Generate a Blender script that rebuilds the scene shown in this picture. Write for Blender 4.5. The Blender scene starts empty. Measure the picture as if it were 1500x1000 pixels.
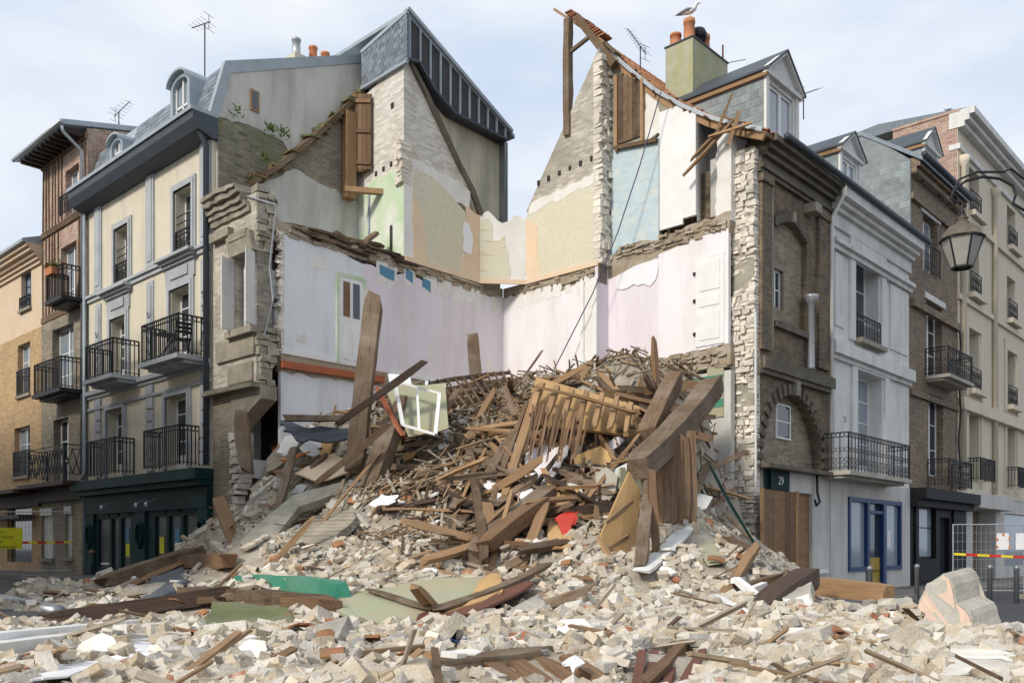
import bpy, bmesh, math, random
import numpy as np
from mathutils import Vector, Matrix, noise as mnoise
random.seed(7); RNG = np.random.default_rng(7)
SC = bpy.context.scene; COL = SC.collection
# ------------------------------------------------------------------ camera, sky, sun
F, HY, CX, CZ = 1315.0, 802.0, 750.0, 1.2          # focal length / horizon of the photograph in its pixels, eye height
cam = bpy.data.cameras.new('camera'); camo = bpy.data.objects.new('camera', cam); COL.objects.link(camo)
camo.location = (0, 0, CZ); camo.rotation_euler = (math.radians(90), 0, 0)
cam.sensor_width = 36; cam.lens = 36 * F / 1500; cam.shift_y = (HY - 500) / 1500; cam.clip_end = 2000; cam.clip_start = .05
SC.camera = camo
SUN_AZ, SUN_EL = math.radians(222), math.radians(34)   # azimuth clockwise from +Y, to the sun
wd = bpy.data.worlds.new('World'); SC.world = wd; wd.use_nodes = True
nt = wd.node_tree; nt.nodes.clear()
def N(nt, t, **k):
    n = nt.nodes.new(t)
    for a, b in k.items():
        if a.startswith('i_'):
            key = a[2:]; key = int(key) if key.isdigit() else key.replace('_', ' ')
            n.inputs[key].default_value = b
        else: setattr(n, a, b)
    return n
out = N(nt, 'ShaderNodeOutputWorld'); bg = N(nt, 'ShaderNodeBackground', i_Strength=0.12)
sky = N(nt, 'ShaderNodeTexSky', sky_type='NISHITA', sun_disc=False)
sky.sun_elevation = SUN_EL; sky.sun_rotation = SUN_AZ; sky.altitude = 10; sky.air_density = 1.0; sky.dust_density = 1.5
tc = N(nt, 'ShaderNodeTexCoord'); mp = N(nt, 'ShaderNodeMapping'); mp.inputs['Scale'].default_value = (1, 1, 2.6)
nz = N(nt, 'ShaderNodeTexNoise', i_Scale=1.9, i_Detail=7.0, i_Roughness=.52)
cr = N(nt, 'ShaderNodeValToRGB'); cr.color_ramp.elements[0].position = .40; cr.color_ramp.elements[1].position = .60
cr.color_ramp.elements[0].color = (4.9, 5.7, 6.9, 1); cr.color_ramp.elements[1].color = (7.5, 7.6, 7.75, 1)
mx = N(nt, 'ShaderNodeMix', data_type='RGBA'); mx.inputs[0].default_value = .92
nt.links.new(tc.outputs['Generated'], mp.inputs[0]); nt.links.new(mp.outputs[0], nz.inputs['Vector']); nt.links.new(nz.outputs[0], cr.inputs[0])
nt.links.new(sky.outputs[0], mx.inputs[6]); nt.links.new(cr.outputs[0], mx.inputs[7]); nt.links.new(mx.outputs[2], bg.inputs[0]); nt.links.new(bg.outputs[0], out.inputs[0])
sl = bpy.data.lights.new('sun', 'SUN'); sl.energy = 2.7; sl.angle = math.radians(10); sl.color = (1, .93, .82)
so = bpy.data.objects.new('sun', sl); COL.objects.link(so)
sd = Vector((math.sin(SUN_AZ) * math.cos(SUN_EL), math.cos(SUN_AZ) * math.cos(SUN_EL), math.sin(SUN_EL)))
so.rotation_euler = sd.to_track_quat('Z', 'Y').to_euler(); so.location = (-20, -20, 40)
SC.view_settings.view_transform = 'Standard'; SC.view_settings.look = 'None'; SC.view_settings.exposure = 0.2; SC.view_settings.gamma = 1
# ------------------------------------------------------------------ frames: u runs away along the right street, v along the left street
TH = math.atan2(.733, .680); CT, ST = math.cos(TH), math.sin(TH); OX, OY = -.15, 15.65
CU = -(OX * CT + OY * ST); CV = -(-OX * ST + OY * CT)
def w2(u, v): return (OX + u * CT - v * ST, OY + u * ST + v * CT)
def uvz(X, Y, z): return ((X - OX) * CT + (Y - OY) * ST, -(X - OX) * ST + (Y - OY) * CT, z)
def ray(px, py):
    a = (px - CX) / F; return (a * CT + ST, -a * ST + CT, (HY - py) / F)
def PU(px, py, u):
    r = ray(px, py); t = (u - CU) / r[0]; return (CV + t * r[1], CZ + t * r[2])       # (v, z) on a wall of constant u
def PV(px, py, v):
    r = ray(px, py); t = (v - CV) / r[1]; return (CU + t * r[0], CZ + t * r[2])       # (u, z) on a wall of constant v
def PW(px, py, Y): return Vector(((px - CX) / F * Y, Y, CZ + (HY - py) / F * Y))
# ------------------------------------------------------------------ mesh builder
class MB:
    def __init__(s): s.v = []; s.f = []
    def poly(s, pts):
        n = len(s.v); s.v += [tuple(p) for p in pts]; s.f.append(tuple(range(n, n + len(pts)))); return s
    def hexa(s, p):                       # 8 points, bottom ring then top ring
        n = len(s.v); s.v += [tuple(q) for q in p]
        for f in ((3, 2, 1, 0), (4, 5, 6, 7), (0, 1, 5, 4), (1, 2, 6, 5), (2, 3, 7, 6), (3, 0, 4, 7)): s.f.append(tuple(n + i for i in f))
        return s
    def box(s, x0, x1, y0, y1, z0, z1):
        return s.hexa([(x0, y0, z0), (x1, y0, z0), (x1, y1, z0), (x0, y1, z0), (x0, y0, z1), (x1, y0, z1), (x1, y1, z1), (x0, y1, z1)])
    def prism(s, pts, ext):               # polygon pts extruded by the vector ext
        n = len(s.v); k = len(pts); e = Vector(ext)
        s.v += [tuple(p) for p in pts] + [tuple(Vector(p) + e) for p in pts]
        s.f.append(tuple(range(n, n + k))); s.f.append(tuple(range(n + 2 * k - 1, n + k - 1, -1)))
        for i in range(k):
            j = (i + 1) % k; s.f.append((n + i, n + j, n + k + j, n + k + i))
        return s
    def bar(s, p, q, w, h=None, up=(0, 0, 1)):
        p = Vector(p); q = Vector(q); d = (q - p)
        if d.length < 1e-5: return s
        d.normalize(); h = w if h is None else h; u = Vector(up)
        if abs(d.dot(u)) > .98: u = Vector((1, 0, 0))
        a = d.cross(u).normalized() * (w / 2); b = d.cross(a).normalized() * (h / 2)
        return s.hexa([p - a - b, p + a - b, p + a + b, p - a + b, q - a - b, q + a - b, q + a + b, q - a + b])
    def tube(s, pts, r, n=8, cap=True):
        pts = [Vector(p) for p in pts]; rr = r if isinstance(r, (list, tuple)) else [r] * len(pts); base = len(s.v); prev = None
        for i, p in enumerate(pts):
            d = (pts[min(i + 1, len(pts) - 1)] - pts[max(i - 1, 0)]).normalized()
            if prev is None:
                a = d.cross(Vector((0, 0, 1)));
                if a.length < .05: a = d.cross(Vector((1, 0, 0)))
            else: a = prev - d * prev.dot(d)
            a.normalize(); prev = a; b = d.cross(a)
            for k in range(n):
                t = 2 * math.pi * k / n; s.v.append(tuple(p + (a * math.cos(t) + b * math.sin(t)) * rr[i]))
        for i in range(len(pts) - 1):
            for k in range(n):
                k2 = (k + 1) % n; s.f.append((base + i * n + k, base + i * n + k2, base + (i + 1) * n + k2, base + (i + 1) * n + k))
        if cap: s.f.append(tuple(base + k for k in reversed(range(n)))); s.f.append(tuple(base + (len(pts) - 1) * n + k for k in range(n)))
        return s
    def lathe(s, c, prof, n=12):          # prof: (r, z)
        return s.tube([(c[0], c[1], c[2] + z) for r, z in prof], [max(r, .001) for r, z in prof], n)
    def rough(s, amt, sc=2.0):
        s.v = [tuple(Vector(p) + mnoise.noise_vector(Vector(p) * sc) * amt) for p in s.v]; return s
OFF = {}
MATS = {}
def finish(ob, mb, mat, smooth=False):
    me = ob.data
    if mat: me.materials.append(MATS[mat] if isinstance(mat, str) else mat)
    if smooth:
        for p in me.polygons: p.use_smooth = True
def tag(o, label=None, cat=None, group=None, kind=None):
    if label: o['label'] = label
    if cat: o['category'] = cat
    if group: o['group'] = group
    if kind: o['kind'] = kind
    return o
def mesh_of(name, mb, off, recalc=True):
    me = bpy.data.meshes.new(name); o = Vector(off)
    me.from_pydata([tuple(Vector(p) - o) for p in mb.v], [], mb.f); me.validate()
    if recalc:
        bm = bmesh.new(); bm.from_mesh(me); bmesh.ops.recalc_face_normals(bm, faces=bm.faces); bm.to_mesh(me); bm.free()
    return me
def thing(name, label, cat, u, v, z, group=None, rot=True):      # Empty at the base of a thing (u, v frame, or world frame when rot is False)
    o = bpy.data.objects.new(name, None); COL.objects.link(o); o.empty_display_size = .3
    if rot: x, y = w2(u, v); o.location = (x, y, z); o.rotation_euler = (0, 0, TH)
    else: o.location = (u, v, z)
    OFF[o.name] = Vector((u, v, z)); return tag(o, label, cat, group)
def part(mb, name, mat, parent, label=None, smooth=False, kind=None, group=None):
    off = OFF[parent.name]; o = bpy.data.objects.new(name, mesh_of(name, mb, off)); COL.objects.link(o)
    o.parent = parent; OFF[o.name] = off; finish(o, mb, mat, smooth); return tag(o, label, None, group, kind)
def solo(mb, name, mat, label=None, cat=None, group=None, kind=None, rot=False, smooth=False):   # a top-level one-mesh thing
    a = np.array(mb.v); c = Vector(((a[:, 0].min() + a[:, 0].max()) / 2, (a[:, 1].min() + a[:, 1].max()) / 2, a[:, 2].min()))
    o = bpy.data.objects.new(name, mesh_of(name, mb, c)); COL.objects.link(o)
    if rot: x, y = w2(c.x, c.y); o.location = (x, y, c.z); o.rotation_euler = (0, 0, TH)
    else: o.location = c
    OFF[o.name] = c; finish(o, mb, mat, smooth); return tag(o, label, cat, group, kind)
# ------------------------------------------------------------------ materials
def mk(name, col, col2=None, scale=3.0, rough=.85, bump=.25, bscale=None, stain=None, stain_scale=.7, stain_amt=.6, stain_at=.55, brick=None,
       metal=0.0, spec=.3, streak=False, grain=False, tint=False, slate=None, dots=None, objrand=0.0, trans=0.0):
    m = bpy.data.materials.new(name); m.use_nodes = True; t = m.node_tree; t.nodes.clear(); MATS[name] = m; L = t.links.new
    o = N(t, 'ShaderNodeOutputMaterial'); b = N(t, 'ShaderNodeBsdfPrincipled', i_Roughness=rough, i_Metallic=metal); b.inputs['Specular IOR Level'].default_value = spec
    L(b.outputs[0], o.inputs[0]); tc = N(t, 'ShaderNodeTexCoord'); vec = tc.outputs['Object']
    c4 = lambda c: (c[0], c[1], c[2], 1)
    if grain:       # stretch along the longest local axis (x)
        mp = N(t, 'ShaderNodeMapping'); mp.inputs['Scale'].default_value = (.35, 6, 6); L(vec, mp.inputs[0]); nvec = mp.outputs[0]
    else: nvec = vec
    n1 = N(t, 'ShaderNodeTexNoise', i_Scale=scale, i_Detail=6.0, i_Roughness=.62); L(nvec, n1.inputs['Vector'])
    def mix(f, a, bb, blend='MIX'):
        x = N(t, 'ShaderNodeMix', data_type='RGBA', blend_type=blend)
        for s_, val in ((0, f), (6, a), (7, bb)):
            if hasattr(val, 'is_linked') or hasattr(val, 'links'): L(val, x.inputs[s_])
            elif isinstance(val, (int, float)): x.inputs[s_].default_value = val
            else: x.inputs[s_].default_value = c4(val)
        return x.outputs[2]
    def ramp(src, a, bb):
        r = N(t, 'ShaderNodeMapRange'); r.inputs[1].default_value = a; r.inputs[2].default_value = bb; L(src, r.inputs[0]); return r.outputs[0]
    cur = mix(ramp(n1.outputs[0], .32, .68), col, col2 if col2 else tuple(x * .78 for x in col))
    hgt = n1.outputs[0]
    if tint:
        at = N(t, 'ShaderNodeAttribute', attribute_name='tint'); cur = mix(1.0, cur, at.outputs['Color'], 'MULTIPLY')
    if objrand:
        oi = N(t, 'ShaderNodeObjectInfo'); r = N(t, 'ShaderNodeMapRange'); r.inputs[3].default_value = 1 - objrand; r.inputs[4].default_value = 1 + objrand * .6
        L(oi.outputs['Random'], r.inputs[0]); hs = N(t, 'ShaderNodeHueSaturation'); L(r.outputs[0], hs.inputs['Value']); L(cur, hs.inputs['Color']); cur = hs.outputs[0]
    if brick or slate or dots:
        sx = N(t, 'ShaderNodeSeparateXYZ'); L(vec, sx.inputs[0]); ad = N(t, 'ShaderNodeMath', operation='ADD'); L(sx.outputs[0], ad.inputs[0]); L(sx.outputs[1], ad.inputs[1])
        cb = N(t, 'ShaderNodeCombineXYZ'); L(ad.outputs[0], cb.inputs[0]); L(sx.outputs[2], cb.inputs[1])
    if brick:
        bw, bh, ms, mortar, var = brick
        wob = N(t, 'ShaderNodeTexNoise', i_Scale=2.2, i_Detail=2.0); L(vec, wob.inputs['Vector'])
        wv = N(t, 'ShaderNodeVectorMath', operation='SCALE'); wv.inputs['Scale'].default_value = .05; L(wob.outputs['Color'], wv.inputs[0])
        av = N(t, 'ShaderNodeVectorMath', operation='ADD'); L(cb.outputs[0], av.inputs[0]); L(wv.outputs[0], av.inputs[1])
        br = N(t, 'ShaderNodeTexBrick', i_Scale=1.0); br.inputs['Brick Width'].default_value = bw; br.inputs['Row Height'].default_value = bh; br.inputs['Mortar Size'].default_value = ms
        br.inputs['Mortar Smooth'].default_value = .3; br.inputs['Color1'].default_value = (1, 1, 1, 1); br.inputs['Color2'].default_value = (1 - var, 1 - var * 1.05, 1 - var * 1.1, 1); br.inputs['Bias'].default_value = -.1
        L(av.outputs[0], br.inputs['Vector']); cur = mix(1.0, cur, br.outputs['Color'], 'MULTIPLY')
        cur = mix(br.outputs['Fac'], cur, mortar)
        inv = N(t, 'ShaderNodeMath', operation='MULTIPLY_ADD'); inv.inputs[1].default_value = -.8; L(br.outputs['Fac'], inv.inputs[0]); L(n1.outputs[0], inv.inputs[2]); hgt = inv.outputs[0]
    if dots:        # printed wallpaper: small sprigs
        dc, dsc = dots; vo = N(t, 'ShaderNodeTexVoronoi', i_Scale=dsc, i_Randomness=.75); L(cb.outputs[0], vo.inputs['Vector'])
        cur = mix(ramp(vo.outputs['Distance'], .34, .22), cur, dc)
    if stain:
        n2 = N(t, 'ShaderNodeTexNoise', i_Scale=stain_scale, i_Detail=8.0, i_Roughness=.68)
        if streak:
            mp2 = N(t, 'ShaderNodeMapping'); mp2.inputs['Scale'].default_value = (2.2, 2.2, .35); L(vec, mp2.inputs[0]); L(mp2.outputs[0], n2.inputs['Vector'])
        else: L(vec, n2.inputs['Vector'])
        mu = N(t, 'ShaderNodeMath', operation='MULTIPLY'); mu.inputs[1].default_value = stain_amt; L(ramp(n2.outputs[0], stain_at - .08, stain_at + .14), mu.inputs[0])
        cur = mix(mu.outputs[0], cur, stain)
    L(cur, b.inputs['Base Color'])
    if bump:
        bp = N(t, 'ShaderNodeBump', i_Strength=bump, i_Distance=.03)
        if bscale:
            n3 = N(t, 'ShaderNodeTexNoise', i_Scale=bscale, i_Detail=4.0); L(nvec, n3.inputs['Vector']); ah = N(t, 'ShaderNodeMath', operation='ADD'); L(hgt, ah.inputs[0]); L(n3.outputs[0], ah.inputs[1]); hgt = ah.outputs[0]
        L(hgt, bp.inputs['Height']); L(bp.outputs[0], b.inputs['Normal'])
    return m
DIRT = (.10, .085, .065)
mk('cream', (.66, .61, .49), (.60, .55, .44), 1.2, stain=(.42, .385, .32), stain_amt=.6, streak=True, bump=.06)
mk('grey_trim', (.44, .465, .49), (.37, .395, .42), 4, stain=(.2, .21, .22), stain_amt=.4, bump=.06)
mk('slate', (.21, .245, .285), (.15, .18, .215), 5, .5, stain=(.25, .28, .28), stain_amt=.4, bump=.15, objrand=.35)
mk('slate_old', (.25, .29, .30), (.18, .21, .22), 5, .6, stain=(.34, .36, .32), stain_amt=.5, bump=.2, objrand=.3)
mk('zinc', (.36, .41, .45), (.29, .335, .37), 3, .5, metal=.15, bump=.06)
mk('dark_zinc', (.06, .075, .09), (.045, .055, .07), 3, .5, bump=.06)
mk('black_clad', (.055, .055, .06), (.035, .035, .04), 2.5, .6, stain=(.12, .12, .11), stain_amt=.4, bump=.12)
BRK = (.23, .072, .009)
mk('brick_grey', (.36, .31, .235), (.26, .22, .165), 3, brick=(*BRK, (.40, .37, .31), .45), stain=(.13, .115, .09), stain_amt=.6, bump=.6)
mk('brick_pale', (.68, .63, .54), (.52, .47, .39), 3, brick=(*BRK, (.60, .57, .50), .45), stain=(.24, .22, .19), stain_amt=.65, stain_at=.5, bump=.7)
mk('brick_white', (.80, .77, .71), (.64, .60, .53), 2.4, brick=(*BRK, (.74, .71, .65), .35), stain=(.33, .26, .19), stain_amt=.6, stain_at=.6, stain_scale=1.3, bump=1.0)
mk('brick_soot', (.225, .18, .125), (.125, .10, .07), 2.5, brick=(*BRK, (.17, .15, .12), .5), stain=(.36, .25, .13), stain_amt=.65, stain_at=.56, stain_scale=1.1, bump=.9)
mk('brick_brown', (.31, .22, .15), (.19, .14, .10), 3.5, brick=(*BRK, (.33, .29, .23), .55), stain=(.11, .09, .075), stain_amt=.5, bump=.7)
mk('brick_red', (.46, .27, .205), (.36, .22, .17), 4, brick=(*BRK, (.52, .45, .38), .45), stain=(.58, .50, .41), stain_amt=.65, stain_scale=1.6, bump=.5)
mk('brick_ochre', (.56, .38, .19), (.48, .32, .17), 3, brick=(*BRK, (.50, .38, .24), .35), stain=(.30, .22, .14), stain_amt=.4, bump=.4)
mk('peach', (.66, .51, .36), (.60, .46, .33), 1.5, stain=(.62, .56, .47), stain_amt=.6, bump=.08)
mk('stone', (.36, .325, .26), (.25, .225, .18), 3, stain=(.12, .105, .08), stain_amt=.6, bump=.6, bscale=14)
mk('stone_soot', (.15, .128, .10), (.09, .078, .06), 3, stain=(.30, .26, .20), stain_amt=.5, stain_at=.6, bump=.6, bscale=14)
mk('stone_white', (.78, .73, .645), (.63, .58, .50), 3.5, stain=(.40, .33, .245), stain_amt=.45, bump=.7, bscale=12, objrand=.22)
mk('rubble_stone', (.40, .37, .30), (.28, .26, .21), 3, stain=(.16, .16, .09), stain_amt=.7, bump=.9, bscale=9)
mk('white_render', (.70, .70, .675), (.61, .61, .59), 1.3, stain=(.36, .35, .32), stain_amt=.55, streak=True, bump=.1)
mk('grey_render', (.58, .57, .535), (.49, .48, .45), 1.1, stain=(.25, .25, .21), stain_amt=.6, streak=True, bump=.12)
mk('yellow_render', (.60, .55, .43), (.50, .47, .37), 1.1, stain=(.22, .23, .20), stain_amt=.7, streak=True, bump=.1)
mk('shop_render', (.57, .56, .53), (.50, .49, .465), 1.4, stain=(.28, .27, .25), stain_amt=.5, streak=True, bump=.1)
mk('beige_render', (.66, .59, .47), (.61, .55, .44), 1.2, stain=(.52, .46, .38), stain_amt=.5, streak=True, bump=.05)
mk('moss_wall', (.30, .275, .22), (.19, .175, .135), 4, brick=(.3, .12, .02, (.22, .21, .16), .5), stain=(.13, .15, .06), stain_amt=.6, stain_at=.56, bump=.8)
mk('moss_render', (.43, .42, .31), (.32, .34, .22), 2.6, stain=(.36, .33, .13), stain_amt=.7, stain_scale=1.5, streak=True, bump=.3)
mk('white_paint', (.78, .78, .77), (.70, .70, .69), 3, .5, bump=.04)
mk('white_wall', (.75, .765, .78), (.70, .72, .745), 1.0, stain=(.48, .49, .50), stain_amt=.65, streak=True, bump=.08)
mk('lilac_wall', (.75, .69, .735), (.71, .65, .695), .9, stain=(.56, .51, .52), stain_amt=.6, streak=True, bump=.1)
mk('pale_lilac', (.80, .765, .785), (.76, .72, .74), .9, stain=(.60, .56, .53), stain_amt=.6, streak=True, bump=.1)  # paler copy of the lilac wall: sunlight on it put into the colour
mk('flower_paper', (.64, .61, .47), (.61, .58, .45), 2, dots=((.52, .45, .29), 13.0), stain=(.60, .53, .40), stain_amt=.6, bump=.03)
mk('peach_plaster', (.74, .57, .40), (.68, .52, .37), 2, stain=(.66, .55, .42), stain_amt=.6, bump=.1)
mk('green_plaster', (.44, .58, .36), (.55, .64, .48), 1.5, stain=(.70, .70, .64), stain_amt=.95, stain_at=.5, stain_scale=1.1, bump=.1)
mk('blue_wall', (.45, .57, .62), (.50, .60, .64), 3, brick=(.23, .075, .005, (.50, .60, .64), .12), stain=(.66, .64, .55), stain_amt=.7, stain_at=.56, stain_scale=2.5, bump=.25)
mk('white_plaster', (.76, .75, .71), (.68, .66, .62), 2.2, stain=(.55, .49, .40), stain_amt=.5, bump=.2)
mk('broken_lath', (.40, .33, .24), (.24, .19, .13), 5, stain=(.55, .51, .44), stain_amt=.7, stain_scale=2.5, bump=.8, bscale=16)
mk('wood_old', (.19, .122, .072), (.085, .054, .032), 5, .85, grain=True, stain=(.27, .22, .165), stain_amt=.5, stain_scale=1.4, bump=.8, objrand=.4)
mk('wood_grey', (.235, .165, .108), (.12, .082, .053), 5, .88, grain=True, stain=(.33, .28, .22), stain_amt=.55, stain_scale=1.3, bump=.9, objrand=.3)
mk('wood_brown', (.235, .14, .075), (.135, .078, .042), 5, .7, grain=True, stain=(.12, .07, .04), stain_amt=.4, bump=.45, objrand=.35)
mk('wood_tan', (.36, .225, .12), (.25, .15, .078), 5, .7, grain=True, stain=(.24, .15, .08), stain_amt=.4, bump=.35, objrand=.3)
mk('wood_dark', (.075, .045, .03), (.045, .028, .02), 5, .6, grain=True, bump=.5, objrand=.3)
mk('door_wood', (.27, .15, .07), (.20, .11, .05), 5, .55, grain=True, bump=.3)
mk('rust_red', (.43, .125, .05), (.31, .10, .05), 4, stain=(.3, .2, .15), stain_amt=.5, bump=.2)
mk('roof_tile', (.42, .17, .085), (.29, .125, .07), 5, stain=(.20, .20, .09), stain_amt=.7, stain_at=.5, bump=.4, objrand=.35)
mk('pot', (.58, .23, .11), (.48, .19, .09), 4, stain=(.3, .2, .13), stain_amt=.4, bump=.15)
mk('iron', (.02, .02, .024), None, 6, .5, bump=.05)
mk('grey_metal', (.27, .29, .30), (.22, .24, .25), 4, .4, metal=.6, bump=.05)
mk('galv', (.42, .44, .46), (.36, .38, .40), 4, .4, metal=.5, bump=.03)
mk('green_shop', (.012, .042, .040), (.008, .028, .028), 3, .55, spec=.12, bump=.05)
mk('black_shop', (.012, .013, .015), None, 3, .55, spec=.15, bump=.04)
mk('blue_paint', (.014, .045, .15), (.012, .036, .12), 3, .4, bump=.05)
mk('glass', (.035, .045, .055), (.03, .04, .05), 1, .06, spec=.9, bump=0)
mk('glass_pale', (.22, .27, .32), (.30, .34, .38), .7, .08, spec=.8, bump=0)
mk('lamp_glass', (.34, .33, .30), (.25, .24, .22), 1.5, .25, spec=.6, bump=0)
mk('interior_shade', (.045, .04, .036), (.03, .027, .025), 2, bump=.2)  # near-black tone: shade of holes and unlit rooms put into the colour
mk('asphalt', (.058, .060, .066), (.045, .046, .05), 8, .7, stain=(.09, .09, .09), stain_amt=.5, bump=.25, bscale=60)
mk('paving', (.16, .155, .15), (.12, .118, .113), 4, .75, brick=(.45, .3, .012, (.08, .08, .078), .2), stain=(.08, .08, .075), stain_amt=.5, bump=.2)
mk('kerb_stone', (.24, .235, .22), None, 5, .8, bump=.3)
mk('dust', (.43, .385, .32), (.29, .255, .205), 3.5, stain=(.17, .125, .085), stain_amt=.5, bump=1.0, bscale=22)
mk('brick_loose', (.93, .92, .90), (.70, .68, .65), 9, .9, tint=True, stain=(.66, .63, .57), stain_amt=.55, stain_scale=6, bump=.5, bscale=40)
mk('concrete', (.46, .43, .37), (.36, .335, .285), 3, stain=(.25, .22, .18), stain_amt=.5, bump=.6, bscale=20)
mk('pink_plaster', (.62, .45, .35), (.55, .40, .31), 1.6, stain=(.50, .43, .30), stain_amt=.6, bump=.12)
mk('moss_board', (.15, .17, .075), (.10, .115, .05), 5, stain=(.28, .26, .19), stain_amt=.6, bump=.5)
mk('green_paint', (.05, .27, .18), (.04, .21, .14), 3, .45, stain=(.3, .33, .28), stain_amt=.3, bump=.08)
mk('dull_green', (.33, .36, .24), (.38, .35, .25), 2, stain=(.40, .32, .20), stain_amt=.7, bump=.15)
mk('maroon', (.16, .062, .04), (.12, .05, .033), 3, .6, bump=.15)
mk('tan_board', (.56, .36, .16), (.48, .30, .13), 2, .7, stain=(.34, .21, .10), stain_amt=.4, bump=.12, objrand=.2)
mk('sheet_white', (.80, .80, .83), (.74, .74, .78), 2, .7, bump=.15)
mk('tarp', (.10, .115, .135), (.07, .08, .10), 3, .5, bump=.3)
mk('red_cloth', (.55, .06, .04), None, 3, .7, bump=.2)
mk('yellow_sign', (.74, .72, .03), None, 2, .6, bump=0)
mk('sign_print', (.12, .14, .03), None, 2, .7, bump=0)
mk('tape_red', (.62, .03, .025), None, 2, .5, bump=0)
mk('tape_yellow', (.80, .66, .04), None, 2, .5, bump=0)
mk('paper', (.82, .82, .83), None, 2, .8, bump=.03)
mk('print_blue', (.10, .28, .42), None, 2, .6, bump=0)
mk('orange', (.75, .22, .04), None, 3, .6, bump=.1)
mk('leaf', (.07, .13, .03), (.11, .17, .04), 6, .7, bump=.1)
mk('flower', (.65, .02, .03), None, 6, .6, bump=0)
mk('feather_white', (.80, .80, .80), None, 6, .8, bump=.05)
mk('feather_grey', (.30, .32, .35), (.2, .21, .23), 6, .8, bump=.05)
mk('beak', (.65, .42, .05), None, 6, .5, bump=0)
mk('cable', (.30, .33, .37), None, 6, .5, bump=0)
mk('blue_cable', (.05, .05, .12), None, 6, .5, bump=0)
mk('moss', (.11, .12, .045), (.19, .17, .09), 9, .95, bump=.8)
mk('gold_panel', (.42, .30, .05), None, 2, .6, bump=.05)
mk('splinter', (.9, .9, .9), (.6, .6, .6), 6, .85, tint=True, bump=.5)
mk('patchy_infill', (.37, .31, .235), (.25, .205, .15), 2.5, brick=(*BRK, (.28, .25, .2), .45), stain=(.52, .45, .36), stain_amt=.75, stain_at=.6, stain_scale=1.6, bump=.8)
mk('shop_glass', (.014, .026, .027), (.02, .033, .034), 1, .35, spec=.25, bump=0)
# ------------------------------------------------------------------ facade helpers. side 'L': wall of constant u facing the left street; 'R': constant v facing the right street
def FP(side, c, a, z, d=0.0): return (c + d, a, z) if side == 'L' else (a, c + d, z)
def fbox(mb, side, c, a0, a1, z0, z1, d0, d1):
    return mb.box(c + d0, c + d1, min(a0, a1), max(a0, a1), z0, z1) if side == 'L' else mb.box(min(a0, a1), max(a0, a1), c + d0, c + d1, z0, z1)
def facade(side, c, a0, a1, z0, z1, holes=(), depth=.32, back=None):
    mb = MB(); A = sorted({a0, a1} | {h for q in holes for h in q[:2]}); Z = sorted({z0, z1} | {h for q in holes for h in q[2:4]})
    A = [a for a in A if a0 <= a <= a1]; Z = [z for z in Z if z0 <= z <= z1]
    for i in range(len(A) - 1):
        for j in range(len(Z) - 1):
            am, zm = (A[i] + A[i + 1]) / 2, (Z[j] + Z[j + 1]) / 2
            if any(h[0] < am < h[1] and h[2] < zm < h[3] for h in holes): continue
            mb.poly([FP(side, c, A[i], Z[j]), FP(side, c, A[i + 1], Z[j]), FP(side, c, A[i + 1], Z[j + 1]), FP(side, c, A[i], Z[j + 1])])
    for h in holes:
        for (p, q) in (((h[0], h[2]), (h[0], h[3])), ((h[0], h[3]), (h[1], h[3])), ((h[1], h[3]), (h[1], h[2])), ((h[1], h[2]), (h[0], h[2]))):
            mb.poly([FP(side, c, *p), FP(side, c, *q), FP(side, c, *q, depth), FP(side, c, *p, depth)])
    b = back if back is not None else depth + 5.0      # closed sides so that the house is a solid block
    for (p, q) in (((a0, z0), (a0, z1)), ((a1, z1), (a1, z0)), ((a0, z1), (a1, z1))):
        mb.poly([FP(side, c, *p), FP(side, c, *q), FP(side, c, *q, b), FP(side, c, *p, b)])
    mb.poly([FP(side, c, a0, z0, b), FP(side, c, a1, z0, b), FP(side, c, a1, z1, b), FP(side, c, a0, z1, b)])
    return mb
def hole(side, c, px0, px1, pyt, pyb):      # opening from photo pixels: left and right edge, top and bottom at its middle
    f = PU if side == 'L' else PV; a = f(px0, 500, c)[0]; b = f(px1, 500, c)[0]; pm = (px0 + px1) / 2
    return (min(a, b), max(a, b), f(pm, pyb, c)[1], f(pm, pyt, c)[1])
def window(parent, side, c, h, d=.2, rows=3, cols=2, mat='white_paint', glass='glass', bw=.05, panel=0.0):
    a0, a1, z0, z1 = h; mb = MB(); fb = lambda x0, x1, y0, y1, e0=0, e1=.05: fbox(mb, side, c + d, x0, x1, y0, y1, e0, e1)
    fb(a0, a0 + bw, z0, z1); fb(a1 - bw, a1, z0, z1); fb(a0 + bw, a1 - bw, z1 - bw, z1); fb(a0 + bw, a1 - bw, z0, z0 + bw + panel)
    n = cols; W = (a1 - a0 - 2 * bw)
    for i in range(1, n): x = a0 + bw + W * i / n; fb(x - bw * .7, x + bw * .7, z0 + bw + panel, z1 - bw, -.012, .05)
    H = z1 - z0 - 2 * bw - panel
    for j in range(1, rows): z = z0 + bw + panel + H * j / rows; fb(a0 + bw, a1 - bw, z - .016, z + .016, .01, .04)
    w = part(mb, 'window', mat, parent)
    for i in range(n):
        g = MB(); x0 = a0 + bw + W * i / n; x1 = a0 + bw + W * (i + 1) / n
        fbox(g, side, c + d, x0, x1, z0 + bw, z1 - bw, .025, .03); part(g, 'pane', glass if random.random() < .6 else 'glass_pale', w)
    return w
def ring(mb, side, c, a, z, r, d, w=.012, n=8):
    mb.tube([FP(side, c, a + r * math.cos(t * 2 * math.pi / n), z + r * math.sin(t * 2 * math.pi / n), d) for t in range(n + 1)], w, 4, False)
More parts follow.
